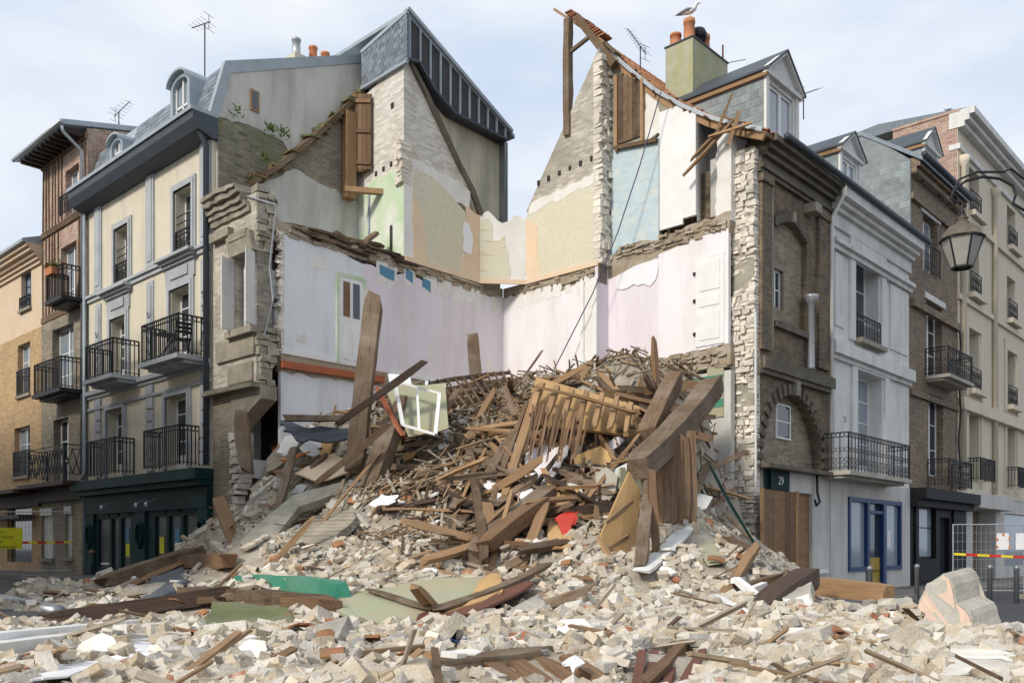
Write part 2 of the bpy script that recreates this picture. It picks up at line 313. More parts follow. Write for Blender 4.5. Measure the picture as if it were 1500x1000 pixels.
def railing(parent, side, c, a0, a1, z0, h, p, style='bars', slab=None, slab_mat='grey_trim', mat='iron', sides=True, t=.12):
    """railing (and slab) of a balcony projecting p in front of the wall c"""
    mb = MB(); P = lambda a, z, d: FP(side, c, a, z, d); th = .011
    segs = [(P(a0, 0, -p), P(a1, 0, -p))]
    if sides and p > .15: segs += [(P(a0, 0, -p), P(a0, 0, -.02)), (P(a1, 0, -p), P(a1, 0, -.02))]
    for s0, s1 in segs:
        s0 = Vector(s0); s1 = Vector(s1); L = (s1 - s0).length; zz = lambda q, z: (q.x, q.y, z)
        for z, r in ((z0 + h, .02), (z0 + .07, .013), (z0 + h - .13, .012)): mb.bar(zz(s0, z), zz(s1, z), r * 2, r * 1.4)
        n = max(2, int(round(L / .115)))
        for i in range(n + 1):
            q = s0.lerp(s1, i / n); r = .017 if i in (0, n) else th
            if style == 'bars' or i in (0, n) or (style == 'scroll' and i % 2 == 0): mb.bar(zz(q, z0), zz(q, z0 + h), r * 2)
            if style == 'cross' and i < n and i % 2 == 0:
                q2 = s0.lerp(s1, min(1, (i + 2) / n)); mb.bar(zz(q, z0 + .07), zz(q2, z0 + h - .13), th * 2); mb.bar(zz(q2, z0 + .07), zz(q, z0 + h - .13), th * 2)
            if i < n and style in ('bars', 'scroll'):
                q2 = s0.lerp(s1, (i + .5) / n); dirv = (s1 - s0).normalized()
                for zc in ((z0 + h - .065,) if style == 'bars' else (z0 + h - .065, z0 + .16, z0 + .30, z0 + h * .55)):
                    k = 7; rr = .05 if style == 'bars' else .058
                    mb.tube([Vector(zz(q2, zc)) + dirv * (rr * math.cos(2 * math.pi * j / k)) + Vector((0, 0, rr * math.sin(2 * math.pi * j / k))) for j in range(k + 1)], .009, 3, False)
    r = part(mb, 'railing', mat, parent)
    if slab:
        m2 = MB(); fbox(m2, side, c, a0 - .06, a1 + .06, z0 - t, z0 - .004, -p - .07, 0); fbox(m2, side, c, a0 + .02, a1 - .02, z0 - t - .08, z0 - t, -p * .8, 0)
        part(m2, 'balcony_slab', slab_mat, parent)
    return r
def slates(parent, pts, sw, sh, mat, name='slate', thick=.008, lim=300, jit=.006):
    """cover a planar quad (a bottom-left, b bottom-right, c top-right, d top-left) with overlapping slates, each an object sharing one mesh"""
    a, b, c, d = [Vector(p) for p in pts]; H = ((d - a).length + (c - b).length) / 2; Wd = max((b - a).length, (c - d).length)
    nr = max(1, int(H / sh)); nrm = (b - a).cross(d - a).normalized(); off = OFF[parent.name]
    camv = Vector((CU, CV, CZ)) - a
    if nrm.dot(camv) < 0: nrm = -nrm
    me = None; cnt = 0; rest = MB()
    for r in range(nr):
        e0 = a.lerp(d, r / nr); e1 = b.lerp(c, r / nr); t0 = a.lerp(d, (r + 1) / nr); t1 = b.lerp(c, (r + 1) / nr); L = (e1 - e0).length; n = max(1, int(round(L / sw)))
        upv = ((t0 + t1) / 2 - (e0 + e1) / 2); dr = (e1 - e0).normalized()
        for i in range(n + (r % 2)):
            s0 = (i - .5 * (r % 2)) / n; s1 = s0 + 1 / n; s0 = max(0, s0); s1 = min(1, s1)
            if s1 - s0 < .05 / n: continue
            p = e0.lerp(e1, s0); w = (s1 - s0) * L; upn = upv.normalized(); lift = random.uniform(-.3, .5) * thick
            ul = upv.length * 1.04
            if cnt < lim:
                if me is None:
                    m = MB(); m.hexa([(0.004, 0, 0), (.996, 0, 0), (.996, 1, 0), (0.004, 1, 0), (0.004, 0, 1), (.996, 0, 1), (.996, 1, .2), (0.004, 1, .2)]); me = bpy.data.meshes.new(name)
                    me.from_pydata(m.v, [], m.f); me.materials.append(MATS[mat])
                o = bpy.data.objects.new(name, me); COL.objects.link(o); o.parent = parent
                z = nrm * (thick + lift); M = Matrix((dr * w, upn * ul, z)).transposed().to_4x4(); M.translation = p - off + nrm * random.uniform(0, .003); o.matrix_local = M; cnt += 1
            else:
                z = nrm * (thick + lift); q = p; rest.hexa([q, q + dr * w * .99, q + dr * w * .99 + upn * ul, q + upn * ul, q + z, q + dr * w * .99 + z, q + dr * w * .99 + upn * ul + z * .2, q + upn * ul + z * .2])
    if rest.f: part(rest, name, mat, parent, kind='stuff')
def pipe(parent, pts, r, mat, name='downpipe', n=8): return part(MB().tube(pts, r, n), name, mat, parent, smooth=True)
def antenna(base, top, direction, n, L, label):
    """rooftop television aerial: mast and boom with cross elements"""
    t = thing('roof_antenna', label, 'antenna', *base); part(MB().tube([base, top], .018, 6), 'mast', 'iron', t)
    d = Vector(direction).normalized(); s = d.cross(Vector((0, 0, 1)))
    s = Vector((1, -.35, 0)) if s.length < .2 else s.normalized(); m = MB(); p = Vector(top) - d * L * .3; m.tube([p, p + d * L], .014, 5)
    for i in range(n):
        q = p + d * (L * (i + .5) / n); w = .3 - .14 * i / n; m.tube([q - s * w, q + s * w], .006, 4)
    q = p + d * .06
    for k in (-1, 1): m.tube([q + Vector((0, 0, -.2 * k)) - s * .2, q + Vector((0, 0, -.2 * k)) + s * .2], .007, 4); m.bar(q, q + Vector((0, 0, -.2 * k)), .012)
    part(m, 'boom', 'iron', t); return t
def lines(text_rows, x0, z0, y, h, parent, mat, name='lettering'):
    cu = bpy.data.curves.new('lettering', 'FONT'); cu.body = '\n'.join(text_rows); cu.size = h; cu.extrude = .002; cu.align_x = 'CENTER'; o = bpy.data.objects.new('lettering', cu); COL.objects.link(o); bpy.context.view_layer.update()
    me = bpy.data.meshes.new_from_object(o); bpy.data.objects.remove(o); o = bpy.data.objects.new(name, me); COL.objects.link(o); o.parent = parent; o.location = Vector((x0, y, z0)) - OFF[parent.name]; o.rotation_euler = (math.radians(90), 0, 0); me.materials.append(MATS[mat])
# ------------------------------------------------------------------ ground
def gz(X, Y): return .03 - .036 * max(-6.5, min(7.0, X))
def sheet(name, mat, poly_fn, dz, x0, x1, y0, y1, n=40):
    pass
g = MB(); xs = [-400, -60, -20, -10, -6.5, -3, 0, 3, 7, 12, 20, 60, 400]; ys = [-200, -20, 0, 5, 10, 15, 20, 25, 30, 40, 60, 120, 600]
for y in ys:
    for x in xs: g.v.append((x, y, gz(x, y)))
for j in range(len(ys) - 1):
    for i in range(len(xs) - 1): k = j * len(xs) + i; g.f.append((k, k + 1, k + 1 + len(xs), k + len(xs)))
solo(g, 'ground', 'asphalt', kind='structure')
def pavement(name, pts_uv, h):          # raised pavement slab with a kerb
    p = [(*w2(u, v), 0) for u, v in pts_uv]; m = MB(); top = [(x, y, gz(x, y) + h) for x, y, z in p]; bot = [(x, y, gz(x, y) - .3) for x, y, z in p]
    n = len(top); m.v = top + bot; m.f = [tuple(range(n))] + [(i, (i + 1) % n, n + (i + 1) % n, n + i) for i in range(n)]
    return solo(m, name, 'paving', kind='structure')
pl = pavement('pavement', [(-1.5, 10.2), (0.05, 10.2), (.05, 46), (-1.5, 46)], .12)
pr = pavement('pavement', [(9.2, -1.9), (60, -1.9), (60, .05), (9.2, .05)], .12)
for (a, b, rot) in (((-1.65, 10.2), (-1.5, 46), 0), ((9.2, -2.05), (60, -1.9), 0)):
    m = MB(); L = max(b[0] - a[0], b[1] - a[1]); n = int(L / 1.0)
    par = pl if a[0] < 0 else pr
    for i in range(n):
        if a[0] < 0: u0, u1, v0, v1 = a[0], b[0], a[1] + i * L / n, a[1] + (i + 1) * L / n - .012
        else: u0, u1, v0, v1 = a[0] + i * L / n, a[0] + (i + 1) * L / n - .012, a[1], b[1]
        q = [w2(u0, v0), w2(u1, v0), w2(u1, v1), w2(u0, v1)]
        k = MB(); k.hexa([(x, y, gz(x, y) - .25) for x, y in q] + [(x, y, gz(x, y) + .13) for x, y in q])
        o = bpy.data.objects.new('kerb_stone', mesh_of('kerb_stone', k, OFF[par.name])); COL.objects.link(o); o.parent = par; o.data.materials.append(MATS['kerb_stone'])
# ------------------------------------------------------------------ cream house (left street, v 10.06 .. 17.63)
T = thing('cream_house', 'cream rendered house with grey pilasters, slate mansard and dark green shopfront', 'house', 0, 14, 0)
V0, V1, ZS, ZB, ZC, ZE = 10.06, 17.6, 3.16, 5.88, 8.77, 11.62
HU = [hole('L', 0, 169.9, 189.5, 333, 416), hole('L', 0, 257.3, 282.5, 276, 371)]
HM = [hole('L', 0, 163.8, 185.4, 466, 562), hole('L', 0, 251, 279.7, 422, 534)]
HF = [hole('L', 0, 158, 181.5, 600, 692), hole('L', 0, 245, 275.5, 580, 680)]
HM = [(a, b, 6.05, d) for a, b, c, d in HM]; HF = [(a, b, ZS + .12, d) for a, b, c, d in HF]
part(facade('L', 0, V0, V1, ZS, ZE, HU + HM + HF, .38), 'wall', 'cream', T)
for h in HU + HM + HF: window(T, 'L', 0, h, .26, 4, 2, bw=.055, panel=.0 if h in HU else .35)
for h in HU + HM + HF:                                     # moulded surrounds
    m = MB()
    for o, d in ((.20, .05), (.12, .075)):
        fbox(m, 'L', 0, h[0] - o, h[0] - .02, h[2], h[3] + o, -d, 0); fbox(m, 'L', 0, h[1] + .02, h[1] + o, h[2], h[3] + o, -d, 0); fbox(m, 'L', 0, h[0] - .02, h[1] + .02, h[3] + .02, h[3] + o - .003, -d, 0)
    part(m, 'window_surround', 'grey_trim', T)
for h in HM:                                               # cornice hoods with a panel below
    m = MB(); z = h[3] + .2
    fbox(m, 'L', 0, h[0] - .26, h[1] + .26, z, z + .42, -.05, 0); fbox(m, 'L', 0, h[0] + .05, h[1] - .05, z + .08, z + .33, -.085, -.05)
    for k, (e, dd) in enumerate(((.30, .12), (.36, .2), (.42, .3))): fbox(m, 'L', 0, h[0] - e, h[1] + e, z + .42 + k * .075, z + .42 + (k + 1) * .075, -dd, 0)
    part(m, 'window_hood', 'grey_trim', T)
PIL = [PU(145, 500, 0)[0], PU(221, 500, 0)[0], PU(301.5, 500, 0)[0]]
for c in PIL:
    m = MB(); w = .24
    fbox(m, 'L', 0, c - w, c + w, ZC + .16, ZE - .02, -.05, 0); fbox(m, 'L', 0, c - w + .09, c + w - .09, ZC + .3, ZE - .2, -.07, -.05); part(m, 'pilaster', 'grey_trim', T)
    m = MB(); fbox(m, 'L', 0, c - .2, c + .2, ZB + .32, ZC - .25, -.04, 0); fbox(m, 'L', 0, c - .12, c + .12, ZB + .45, ZC - .38, -.065, -.04)
    for k in range(4): ring(m, 'L', 0, c, ZB + .7 + k * .34, .075, -.08, .022)
    part(m, 'carved_panel', 'grey_trim', T)
    for k in range(7):
        z = ZS + .15 + k * .345; q = MB(); fbox(q, 'L', 0, c - .21, c + .21, z, z + .29, -.06, 0); part(q, 'quoin_block', 'grey_trim', T)
for z, hh, d in ((ZC - .10, .12, .06), (ZC + .02, .08, .12), (ZB - .16, .10, .06), (ZB - .06, .12, .13), (ZB - .52, .07, .06)): part(fbox(MB(), 'L', 0, V0, V1, z, z + hh, -d, 0), 'string_course', 'grey_trim', T)
for h, (x0, x1) in zip(HM, ((126, 165), (208, 261))):
    a = sorted((PU(x0, 500, -.75)[0], PU(x1, 500, -.75)[0])); railing(T, 'L', 0, a[0], a[1], ZB + .12, .98, .75, 'bars', True)
for h, (x0, x1) in zip(HF, ((127, 168.5), (211, 263))):
    a = sorted((PU(x0, 500, -.55)[0], PU(x1, 500, -.55)[0])); railing(T, 'L', 0, a[0], a[1], ZS + .13, 1.0, .55, 'bars')
for h in HU: railing(T, 'L', 0, h[0] + .02, h[1] - .02, h[2] + .02, .62, .0, 'scroll', sides=False); m = MB(); [m.bar(FP('L', 0, h[0], h[2] + z, .03), FP('L', 0, h[1], h[2] + z, .03), .02) for z in (.85, 1.05)]; part(m, 'guard_rail', 'iron', T)
# eave, gutter, mansard
m = MB(); pr_ = [(-.55, ZE + .34), (-.55, ZE + .14), (-.42, ZE - .08), (-.05, ZE - .2), (.3, ZE - .2), (.3, ZE + .34)]
m.prism([(u, V0 - .1, z) for u, z in pr_], (0, V1 - V0 + .2, 0)); part(m, 'eave', 'dark_zinc', T)
m = MB(); m.prism([(u, V0 - .1, z) for u, z in ((-.6, ZE + .44), (-.6, ZE + .344), (.0, ZE + .344), (.0, ZE + .44))], (0, V1 - V0 + .2, 0)); part(m, 'gutter', 'zinc', T)
ZM = 13.45
roof = MB(); roof.prism([(-.08, V0 - .02, ZE + .2), (.38, V0 - .02, ZM), (4.7, V0 - .02, 15.3), (9.5, V0 - .02, 15.3), (9.5, V0 - .02, ZE + .2)], (0, V1 - V0, 0)); rf = part(roof, 'roof', 'zinc', T)
DM = [(PU(275, 150, .1)[0], 12.15, 13.55, .52), (PU(181, 225, .1)[0], 12.1, 13.1, .42)]
for (a, b) in ((V0 - .02, DM[0][0] - .5), (DM[0][0] + .5, DM[1][0] - .4), (DM[1][0] + .4, V1 - .03)):
    slates(rf, [(-.06, a, ZE + .45), (-.06, b, ZE + .45), (.36, b, ZM - .02), (.36, a, ZM - .02)], .24, .155, 'slate', lim=130)
m = MB(); m.prism([(-.12, V0 - .08, ZE + .3), (.33, V0 - .08, ZM + .05), (4.7, V0 - .08, 15.42), (4.7, V0 - .08, 15.18), (.5, V0 - .08, ZM - .2), (.12, V0 - .08, ZE + .3)], (0, .16, 0)); part(m, 'verge_flashing', 'zinc', T)
for c, z0, z1, w in DM:                                    # arched zinc dormers
    m = MB(); n = 8; arch = [(c - w, z0)] + [(c - w * math.cos(math.pi * k / n), z1 - w * .55 + w * .55 * math.sin(math.pi * k / n)) for k in range(n + 1)] + [(c + w, z0)]
    wi = w - .13; inner = [(c - wi, z0 + .1)] + [(c - wi * math.cos(math.pi * k / n), z1 - w * .55 - .04 + wi * .5 * math.sin(math.pi * k / n)) for k in range(n + 1)] + [(c + wi, z0 + .1)]
    k = len(arch)
    for i in range(k):
        j = (i + 1) % k; m.poly([(-.12, *arch[i]), (-.12, *arch[j]), (-.12, *inner[j]), (-.12, *inner[i])]); m.poly([(-.12, *arch[i]), (-.12, *arch[j]), (1.2, *arch[j]), (1.2, *arch[i])]); m.poly([(-.12, *inner[i]), (-.12, *inner[j]), (.02, *inner[j]), (.02, *inner[i])])
    for i in range(1, k - 2): m.hexa([(-.24, arch[i][0], arch[i][1]), (-.24, arch[i + 1][0], arch[i + 1][1]), (.9, arch[i + 1][0], arch[i + 1][1]), (.9, arch[i][0], arch[i][1])] + [(-.24, arch[i][0], arch[i][1] + .06), (-.24, arch[i + 1][0], arch[i + 1][1] + .06), (.9, arch[i + 1][0], arch[i + 1][1] + .06), (.9, arch[i][0], arch[i][1] + .06)])
    d = part(m, 'dormer', 'zinc', T); g = MB().poly([(.02, *p) for p in inner]); part(g, 'pane', 'glass_pale', d)
    f = MB(); f.box(-.03, .01, c - .03, c + .03, z0 + .1, z1 - .12); f.box(-.03, .01, c - wi, c - wi + .05, z0 + .1, z1 - w * .5); f.box(-.03, .01, c + wi - .05, c + wi, z0 + .1, z1 - w * .5); f.box(-.03, .01, c - wi, c + wi, z0 + .55, z0 + .6); part(f, 'window_frame', 'white_paint', d)
pipe(T, [(-.35, V0 + .02, ZE + .1), (-.3, V0 + .02, ZE - .1), (-.12, V0 + .06, ZE - .35), (-.12, V0 + .06, 3.3)], .075, 'dark_zinc')
pipe(T, [(-.12, V1 - .05, ZE - .2), (-.12, V1 - .05, 3.5), (-.3, V1 + .05, 3.2), (-.12, V1, 3.0), (-.12, V1, .2)], .055, 'zinc')
# gable towards the ruin (party wall above the old roof line), with a small window
gb = MB(); gb.prism([(.12, V0 - .06, 9.0), (.12, V0 - .06, ZE + .2), (.42, V0 - .06, ZM - .1), (4.64, V0 - .06, 15.2), (9.0, V0 - .06, 15.2), (9.0, V0 - .06, 9.0)], (0, .05, 0)); part(gb, 'gable', 'grey_render', T)
hw = PV(366, 130, V0 - .06); m = MB(); m.box(hw[0], hw[0] + .26, V0 - .1, V0 - .055, hw[1] - .55, hw[1]); part(m, 'window', 'wood_tan', T); m = MB(); m.box(hw[0] + .05, hw[0] + .21, V0 - .11, V0 - .1, hw[1] - .5, hw[1] - .05); part(m, 'pane', 'glass', T)
# green shopfront
S = MB(); fbox(S, 'L', 0, V0 - .1, V1 + .1, ZS - .25, ZS + .02, -.5, 0); fbox(S, 'L', 0, V0 - .06, V1 + .06, ZS - .4, ZS - .25, -.36, 0); fbox(S, 'L', 0, V0, V1, ZS - .95, ZS - .4, -.14, 0); part(S, 'shop_fascia', 'green_shop', T)
S = facade('L', -.04, V0, V1, -.2, ZS - .9, [(a, b, .62, 2.05) for a, b in ((10.75, 11.45), (11.6, 12.25), (12.4, 13.05), (14.55, 15.15), (15.3, 15.8), (15.95, 16.75))], .1, .3); part(S, 'shopfront', 'green_shop', T)
for a, b in ((10.75, 11.45), (11.6, 12.25), (12.4, 13.05), (14.55, 15.15), (15.3, 15.8), (15.95, 16.75)):
    g = MB(); fbox(g, 'L', 0, a, b, .62, 2.05, .02, .03); part(g, 'shop_window', 'shop_glass', T)
    m = MB(); fbox(m, 'L', -.04, a + .06, b - .06, .12, .5, -.035, 0); fbox(m, 'L', -.04, a + .02, b - .02, 2.12, 2.5 - .28, -.03, 0); part(m, 'panel', 'green_shop', T)
for c in (10.35, 13.8, 17.2):
    m = MB(); fbox(m, 'L', -.04, c - .27, c + .27, .0, ZS - .95, -.07, 0); fbox(m, 'L', -.04, c - .31, c + .31, .0, .35, -.1, 0); fbox(m, 'L', -.04, c - .2, c + .2, .45, .75, -.1, 0)
    for s in (0, 1): m.tube([FP('L', -.04, c + .17 * math.cos(t), 1.55 + (s * .0) + .33 * math.sin(t), -.1) for t in [math.pi * (s + k / 6) for k in range(7)]], .045, 6)
    part(m, 'shop_pilaster', 'green_shop', T)
for a, z, w, hh, mt in ((16.05 - 1.3, 1.35, .22, .4, 'print_blue'), (14.72, .95, .24, .38, 'yellow_sign'), (12.05 - .3, 1.3, .26, .4, 'print_blue'), (12.62, 1.05, .26, .45, 'yellow_sign'), (11.75, .95, .25, .32, 'paper')):
    m = MB(); fbox(m, 'L', 0, a, a + w, z, z + hh, .008, .016); part(m, 'poster', mt, T)
for a in (13.2, 12.6, 15.4):
    m = MB(); m.bar(FP('L', 0, a, ZS - .6, -.14), FP('L', 0, a, ZS - .75, -.5), .02); m.lathe((-.5, a, ZS - .86), [(.05, 0), (.06, .06), (.03, .12)], 8); part(m, 'spot_lamp', 'galv', T)
# chimney behind the gable
m = MB(); c0 = PV(432, 85, 12.2); m.box(c0[0], c0[0] + 2.0, 12.2, 12.9, 13.6, c0[1] + .2); ch = part(m, 'chimney', 'yellow_render', T)
for k, (x, z) in enumerate(((.25, .0), (.85, .0), (1.3, .0))):
    m = MB().lathe((c0[0] + x, 12.5, c0[1] + .2), [(.13, 0), (.16, .05), (.13, .1), (.12, .5), (.15, .52), (.14, .58)], 10); part(m, 'chimney_pot', 'galv' if k == 0 else 'pot', ch, smooth=True)
# balcony furniture
def bistro_chair(u, v, z, ry):
    t = thing('bistro_chair', 'dark slatted folding chair on the cream house balcony', 'chair', u, v, z); B = lambda nm, ps: part(sum_bars(ps), nm, 'iron', t)
    def R(x, y, zz): return (u + x * math.cos(ry) - y * math.sin(ry), v + x * math.sin(ry) + y * math.cos(ry), z + zz)
    for s in (-.19, .19): part(MB().bar(R(-.2, s, 0), R(.2, s, .45), .025), 'leg', 'iron', t); part(MB().bar(R(.2, s, 0), R(-.22, s, .88), .025), 'leg', 'iron', t)
    for k in range(4): part(MB().bar(R(-.16 + k * .11, -.2, .45), R(-.16 + k * .11, .2, .45), .08, .015), 'seat_slat', 'iron', t)
    for k in range(3): part(MB().bar(R(-.13 - k * .03, -.2, .62 + k * .1), R(-.13 - k * .03, .2, .62 + k * .1), .015, .07), 'back_slat', 'iron', t)
ab = sorted((PU(208, 500, -.75)[0], PU(261, 500, -.75)[0]))
bistro_chair(-.42, ab[0] + .45, ZB + .12, 1.4)
t = thing('bistro_table', 'small dark folding table beside the balcony chair', 'table', -.45, ab[0] + 1.25, ZB + .12)
m = MB(); m.box(-.68, -.22, ab[0] + 1.0, ab[0] + 1.5, ZB + .12 + .68, ZB + .12 + .7); part(m, 'table_top', 'iron', t)
for s in (-1, 1): part(MB().bar((-.62, ab[0] + 1.25 + s * .2, ZB + .12), (-.28, ab[0] + 1.25 - s * .2, ZB + .8), .025), 'leg', 'iron', t)
# ------------------------------------------------------------------ timber and brick house (v 17.63 .. 21.3)
T = thing('timber_brick_house', 'tall narrow house of red brick between old timbers above grey brick', 'house', 0, 19.4, 0); V0, V1 = 17.64, 21.28
H1 = [hole('L', 0, 96, 115.5, 245, 312)]; H2 = [hole('L', 0, 89, 112, 358, 452)]; H3 = [hole('L', 0, 78, 109, 478, 583)]; H4 = [hole('L', 0, 80, 101.6, 613, 705)]; H5 = [hole('L', 0, 62, 79, 745, 817), hole('L', 0, 97, 107, 742, 815)]
zt = 14.0; zk = PU(100, 455, 0)[1]
part(facade('L', 0, V0, V1, zk, zt, H1 + H2, .3), 'upper_wall', 'brick_red', T); part(facade('L', -.03, V0, V1, -.2, zk, H3 + H4 + H5, .4), 'wall', 'brick_grey', T)
for h in H1 + H2 + H3 + H4: window(T, 'L', 0, h, .2, 3, 2, bw=.06)
for z0, z1, n in ((11.75, 13.85, 13), (zk + .1, 11.45, 13)):                          # close-set studs
    hh = H1[0] if z0 > 11 else H2[0]
    for i in range(n + 1):
        a = V0 + .08 + (V1 - V0 - .16) * i / n
        if hh[0] - .08 < a < hh[1] + .08: continue
        e = random.uniform(-.07, .07); part(MB().bar((-.015, a, z0), (-.015, a + e, z1), .05, .05, up=(1, 0, 0)), 'timber_stud', 'wood_grey', T)
for z in (13.9, 11.6, zk + .02): part(MB().box(-.06, .02, V0, V1, z - .1, z + .1), 'timber_rail', 'wood_old', T)
for h, z, p, (x0, x1) in ((H2[0], H2[0][2], .65, (71, 115)), (H3[0], H3[0][2], .7, (52, 100)), (H4[0], 3.35, .6, (43, 112))):
    a = sorted((PU(x0, 500, -p)[0], PU(x1, 500, -p)[0])); a[0] = max(a[0], V0 + .1); railing(T, 'L', -.03, a[0], a[1], z + .05, .95, p, 'bars' if z > 4 else 'cross', z > 4, 'iron')
railing(T, 'L', -.03, H1[0][0] - .05, H1[0][1] + .05, H1[0][2], .6, .12, 'bars', sides=False)
for h in H5:
    m = MB()
    for k in range(int((h[3] - h[2]) / .055)): fbox(m, 'L', -.03, h[0], h[1], h[2] + k * .055, h[2] + k * .055 + .045, .08, .1)
    fbox(m, 'L', -.03, h[0], h[1], h[3] - .22, h[3] + .02, -.05, .12); part(m, 'roller_shutter', 'white_paint', T); m = MB(); fbox(m, 'L', -.03, h[0] - .1, h[1] + .1, h[2] - .12, h[2], -.08, .1); part(m, 'window_sill', 'stone', T)
m = MB(); m.box(-.75, 0, V0 - .1, V1 + .1, 3.12, 3.24); m.box(-.2, 0, V0, V1, 2.7, 3.12); part(m, 'shop_canopy', 'wood_dark', T)
m = MB(); m.prism([(-.75, V0 - .05, zt - .02), (6, V0 - .05, zt + 1.6), (6, V0 - .05, zt + 1.75), (-.75, V0 - .05, zt + .13)], (0, V1 - V0 + .35, 0)); part(m, 'roof', 'zinc', T)
m = MB(); m.prism([(.0, V0, zt), (5.3, V0, zt), (5.3, V0, zt + 1.35), (.0, V0, zt + .12)], (0, .12, 0)); m.box(0.01, 5.3, V0, V0 + .12, 11.5, zt); part(m, 'gable', 'brick_red', T)
for k in range(11): a = V0 + .1 + k * (V1 - V0) / 10.5; part(MB().box(-.68, .0, a, a + .09, zt - .14, zt - .02), 'rafter_end', 'wood_dark', T)
m = MB(); m.tube([(-.8, V0 - .1, zt + .02), (-.8, V1 + .3, zt + .02)], .07, 8); part(m, 'gutter', 'galv', T, smooth=True)
pipe(T, [(-.75, V0 + .0, zt), (-.7, V0 + .05, zt - .2), (-.12, V0 + .1, zt - .6), (-.12, V0 + .1, 3.3)], .05, 'galv')
# flower box
t = thing('flower_box', 'terracotta planter with red geraniums on a balcony rail', 'planter', -.78, 18.35, H2[0][2] + .75)
z = H2[0][2] + .75; m = MB(); m.hexa([(-.86, 18.1, z), (-.7, 18.1, z), (-.7, 18.6, z), (-.86, 18.6, z), (-.9, 18.07, z + .2), (-.68, 18.07, z + .2), (-.68, 18.63, z + .2), (-.9, 18.63, z + .2)]); part(m, 'box', 'pot', t)
m = MB(); m2 = MB()
for k in range(70):
    p = Vector((-.79 + random.gauss(0, .09), 18.3 + random.gauss(0, .2), z + .24 + abs(random.gauss(0, .09)))); s = .05; a = Vector((random.uniform(-s, s), random.uniform(-s, s), random.uniform(-s, s))); b = Vector((random.uniform(-s, s), random.uniform(-s, s), random.uniform(-s, s)))
    (m2 if k % 4 == 0 else m).poly([p - a, p + b, p + a, p - b])
part(m, 'leaves', 'leaf', t); part(m2, 'flowers', 'flower', t)
# ------------------------------------------------------------------ ochre house (v 21.3 .. 27)
T = thing('ochre_house', 'ochre brick house with peach upper storey and deep eaves cornice', 'house', 0, 24, 0); V0, V1 = 21.32, 26.9
zt = 11.25; zk = PU(30, 492, 0)[1]; A = [hole('L', 0, 31, 45.6, 398, 452)]; B = [hole('L', 0, 27, 45, 503, 578), hole('L', 0, 22, 45, 625, 697)]; D = [(22.2, 24.6, .7, 2.6)]
part(facade('L', 0, V0, V1, zk, zt, A, .25), 'upper_wall', 'peach', T); part(facade('L', -.02, V0, V1, -.2, zk, B + D, .3), 'wall', 'brick_ochre', T)
for h in A + B: window(T, 'L', 0, h, .16, 3, 2, 'white_paint' if h not in A else 'blue_paint'); railing(T, 'L', 0, h[0], h[1], h[2] + .02, .4 if h in A else .85, .05, 'scroll' if h in A else 'bars', sides=False); m = MB(); fbox(m, 'L', 0, h[0] - .08, h[1] + .08, h[2] - .1, h[2], -.1, .05); part(m, 'window_sill', 'stone', T)
m = MB(); fbox(m, 'L', 0, *D[0], .12, .16); part(m, 'shop_window', 'glass', T)
m = MB()
for k, (d, z) in enumerate(((.08, 0), (.16, .12), (.26, .24), (.4, .36), (.5, .48))): m.box(-d, 0, V0, V1, zt - .5 + z, zt - .38 + z)
part(m, 'cornice', 'peach', T); m = MB(); m.prism([(-.62, V0, zt + .1), (-.62, V0, zt + .2), (6, V0, zt + 2.6), (6, V0, zt + .1)], (0, V1 - V0, 0)); part(m, 'roof', 'zinc', T)
m = MB(); m.box(-.9, 0, V0, V1, 3.02, 3.14); m.box(-.12, 0, V0, V1, 2.6, 3.02); m.box(-.6, -.1, V0 + .4, V1 - .8, 2.2, 2.32); part(m, 'shop_canopy', 'wood_dark', T)
T = thing('far_house', 'low brick house with dark slate roof beyond the ochre house', 'house', 0, 31, 0)
part(facade('L', 0, 26.95, 38, -.2, 7.2, [(28 + k * 2.2, 29 + k * 2.2, z, z + 1.7) for k in range(4) for z in (1.0, 4.2)], .2), 'wall', 'brick_ochre', T)
for k in range(4):
    for z in (1.0, 4.2): window(T, 'L', 0, (28 + k * 2.2, 29 + k * 2.2, z, z + 1.7), .12)
m = MB(); m.prism([(-.3, 26.95, 7.2), (3.5, 26.95, 11), (7, 26.95, 7.2)], (0, 11, 0)); part(m, 'roof', 'slate', T)
m = MB(); m.box(3, 3.8, 27.3, 28.1, 9, 11.6); part(m, 'chimney', 'brick_ochre', T)
antenna((2.0, 20.0, 14.4), (2.0, 20.0, 16.1), (.2, -.9, .35), 6, .9, 'thin roof antenna above the timber and brick house')
b = PU(300, 115, 1.2); antenna((1.2, b[0], 13.6), (1.2, b[0], PU(296, 38, 1.2)[1]), (-.3, 1, 0.0), 5, .7, 'tall mast antenna with orange tips on the slate mansard')
# ------------------------------------------------------------------ right street: soot-black brick house no. 29 (u 9.07 .. 13.5)
T = thing('soot_brick_house', 'narrow soot-blackened brick house with big blind arch and broken white wall end', 'house', 11.3, 0, 0); TS = T
U0, U1 = 9.25, 13.48; ZL, ZM, ZT = 3.3, 5.98, 11.0
w1 = hole('R', 0, 1139, 1156, 392, 449); w2_ = hole('R', .22, 1138, 1159, 592, 643)
NI = hole('R', 0, 1134, 1182, 325, 480)
part(facade('R', 0, U0, U1, ZM, ZT, [NI], .16, 5), 'wall', 'brick_soot', T)
nb = facade('R', .16, NI[0], NI[1], NI[2], NI[3], [w1], .2, .3); part(nb, 'niche_wall', 'patchy_infill', T); window(T, 'R', .16, w1, .1, 2, 2)
m = MB(); n = 10; ac = (NI[0] + NI[1]) / 2; ar = (NI[1] - NI[0]) / 2                    # segmental arch head filling the top of the niche
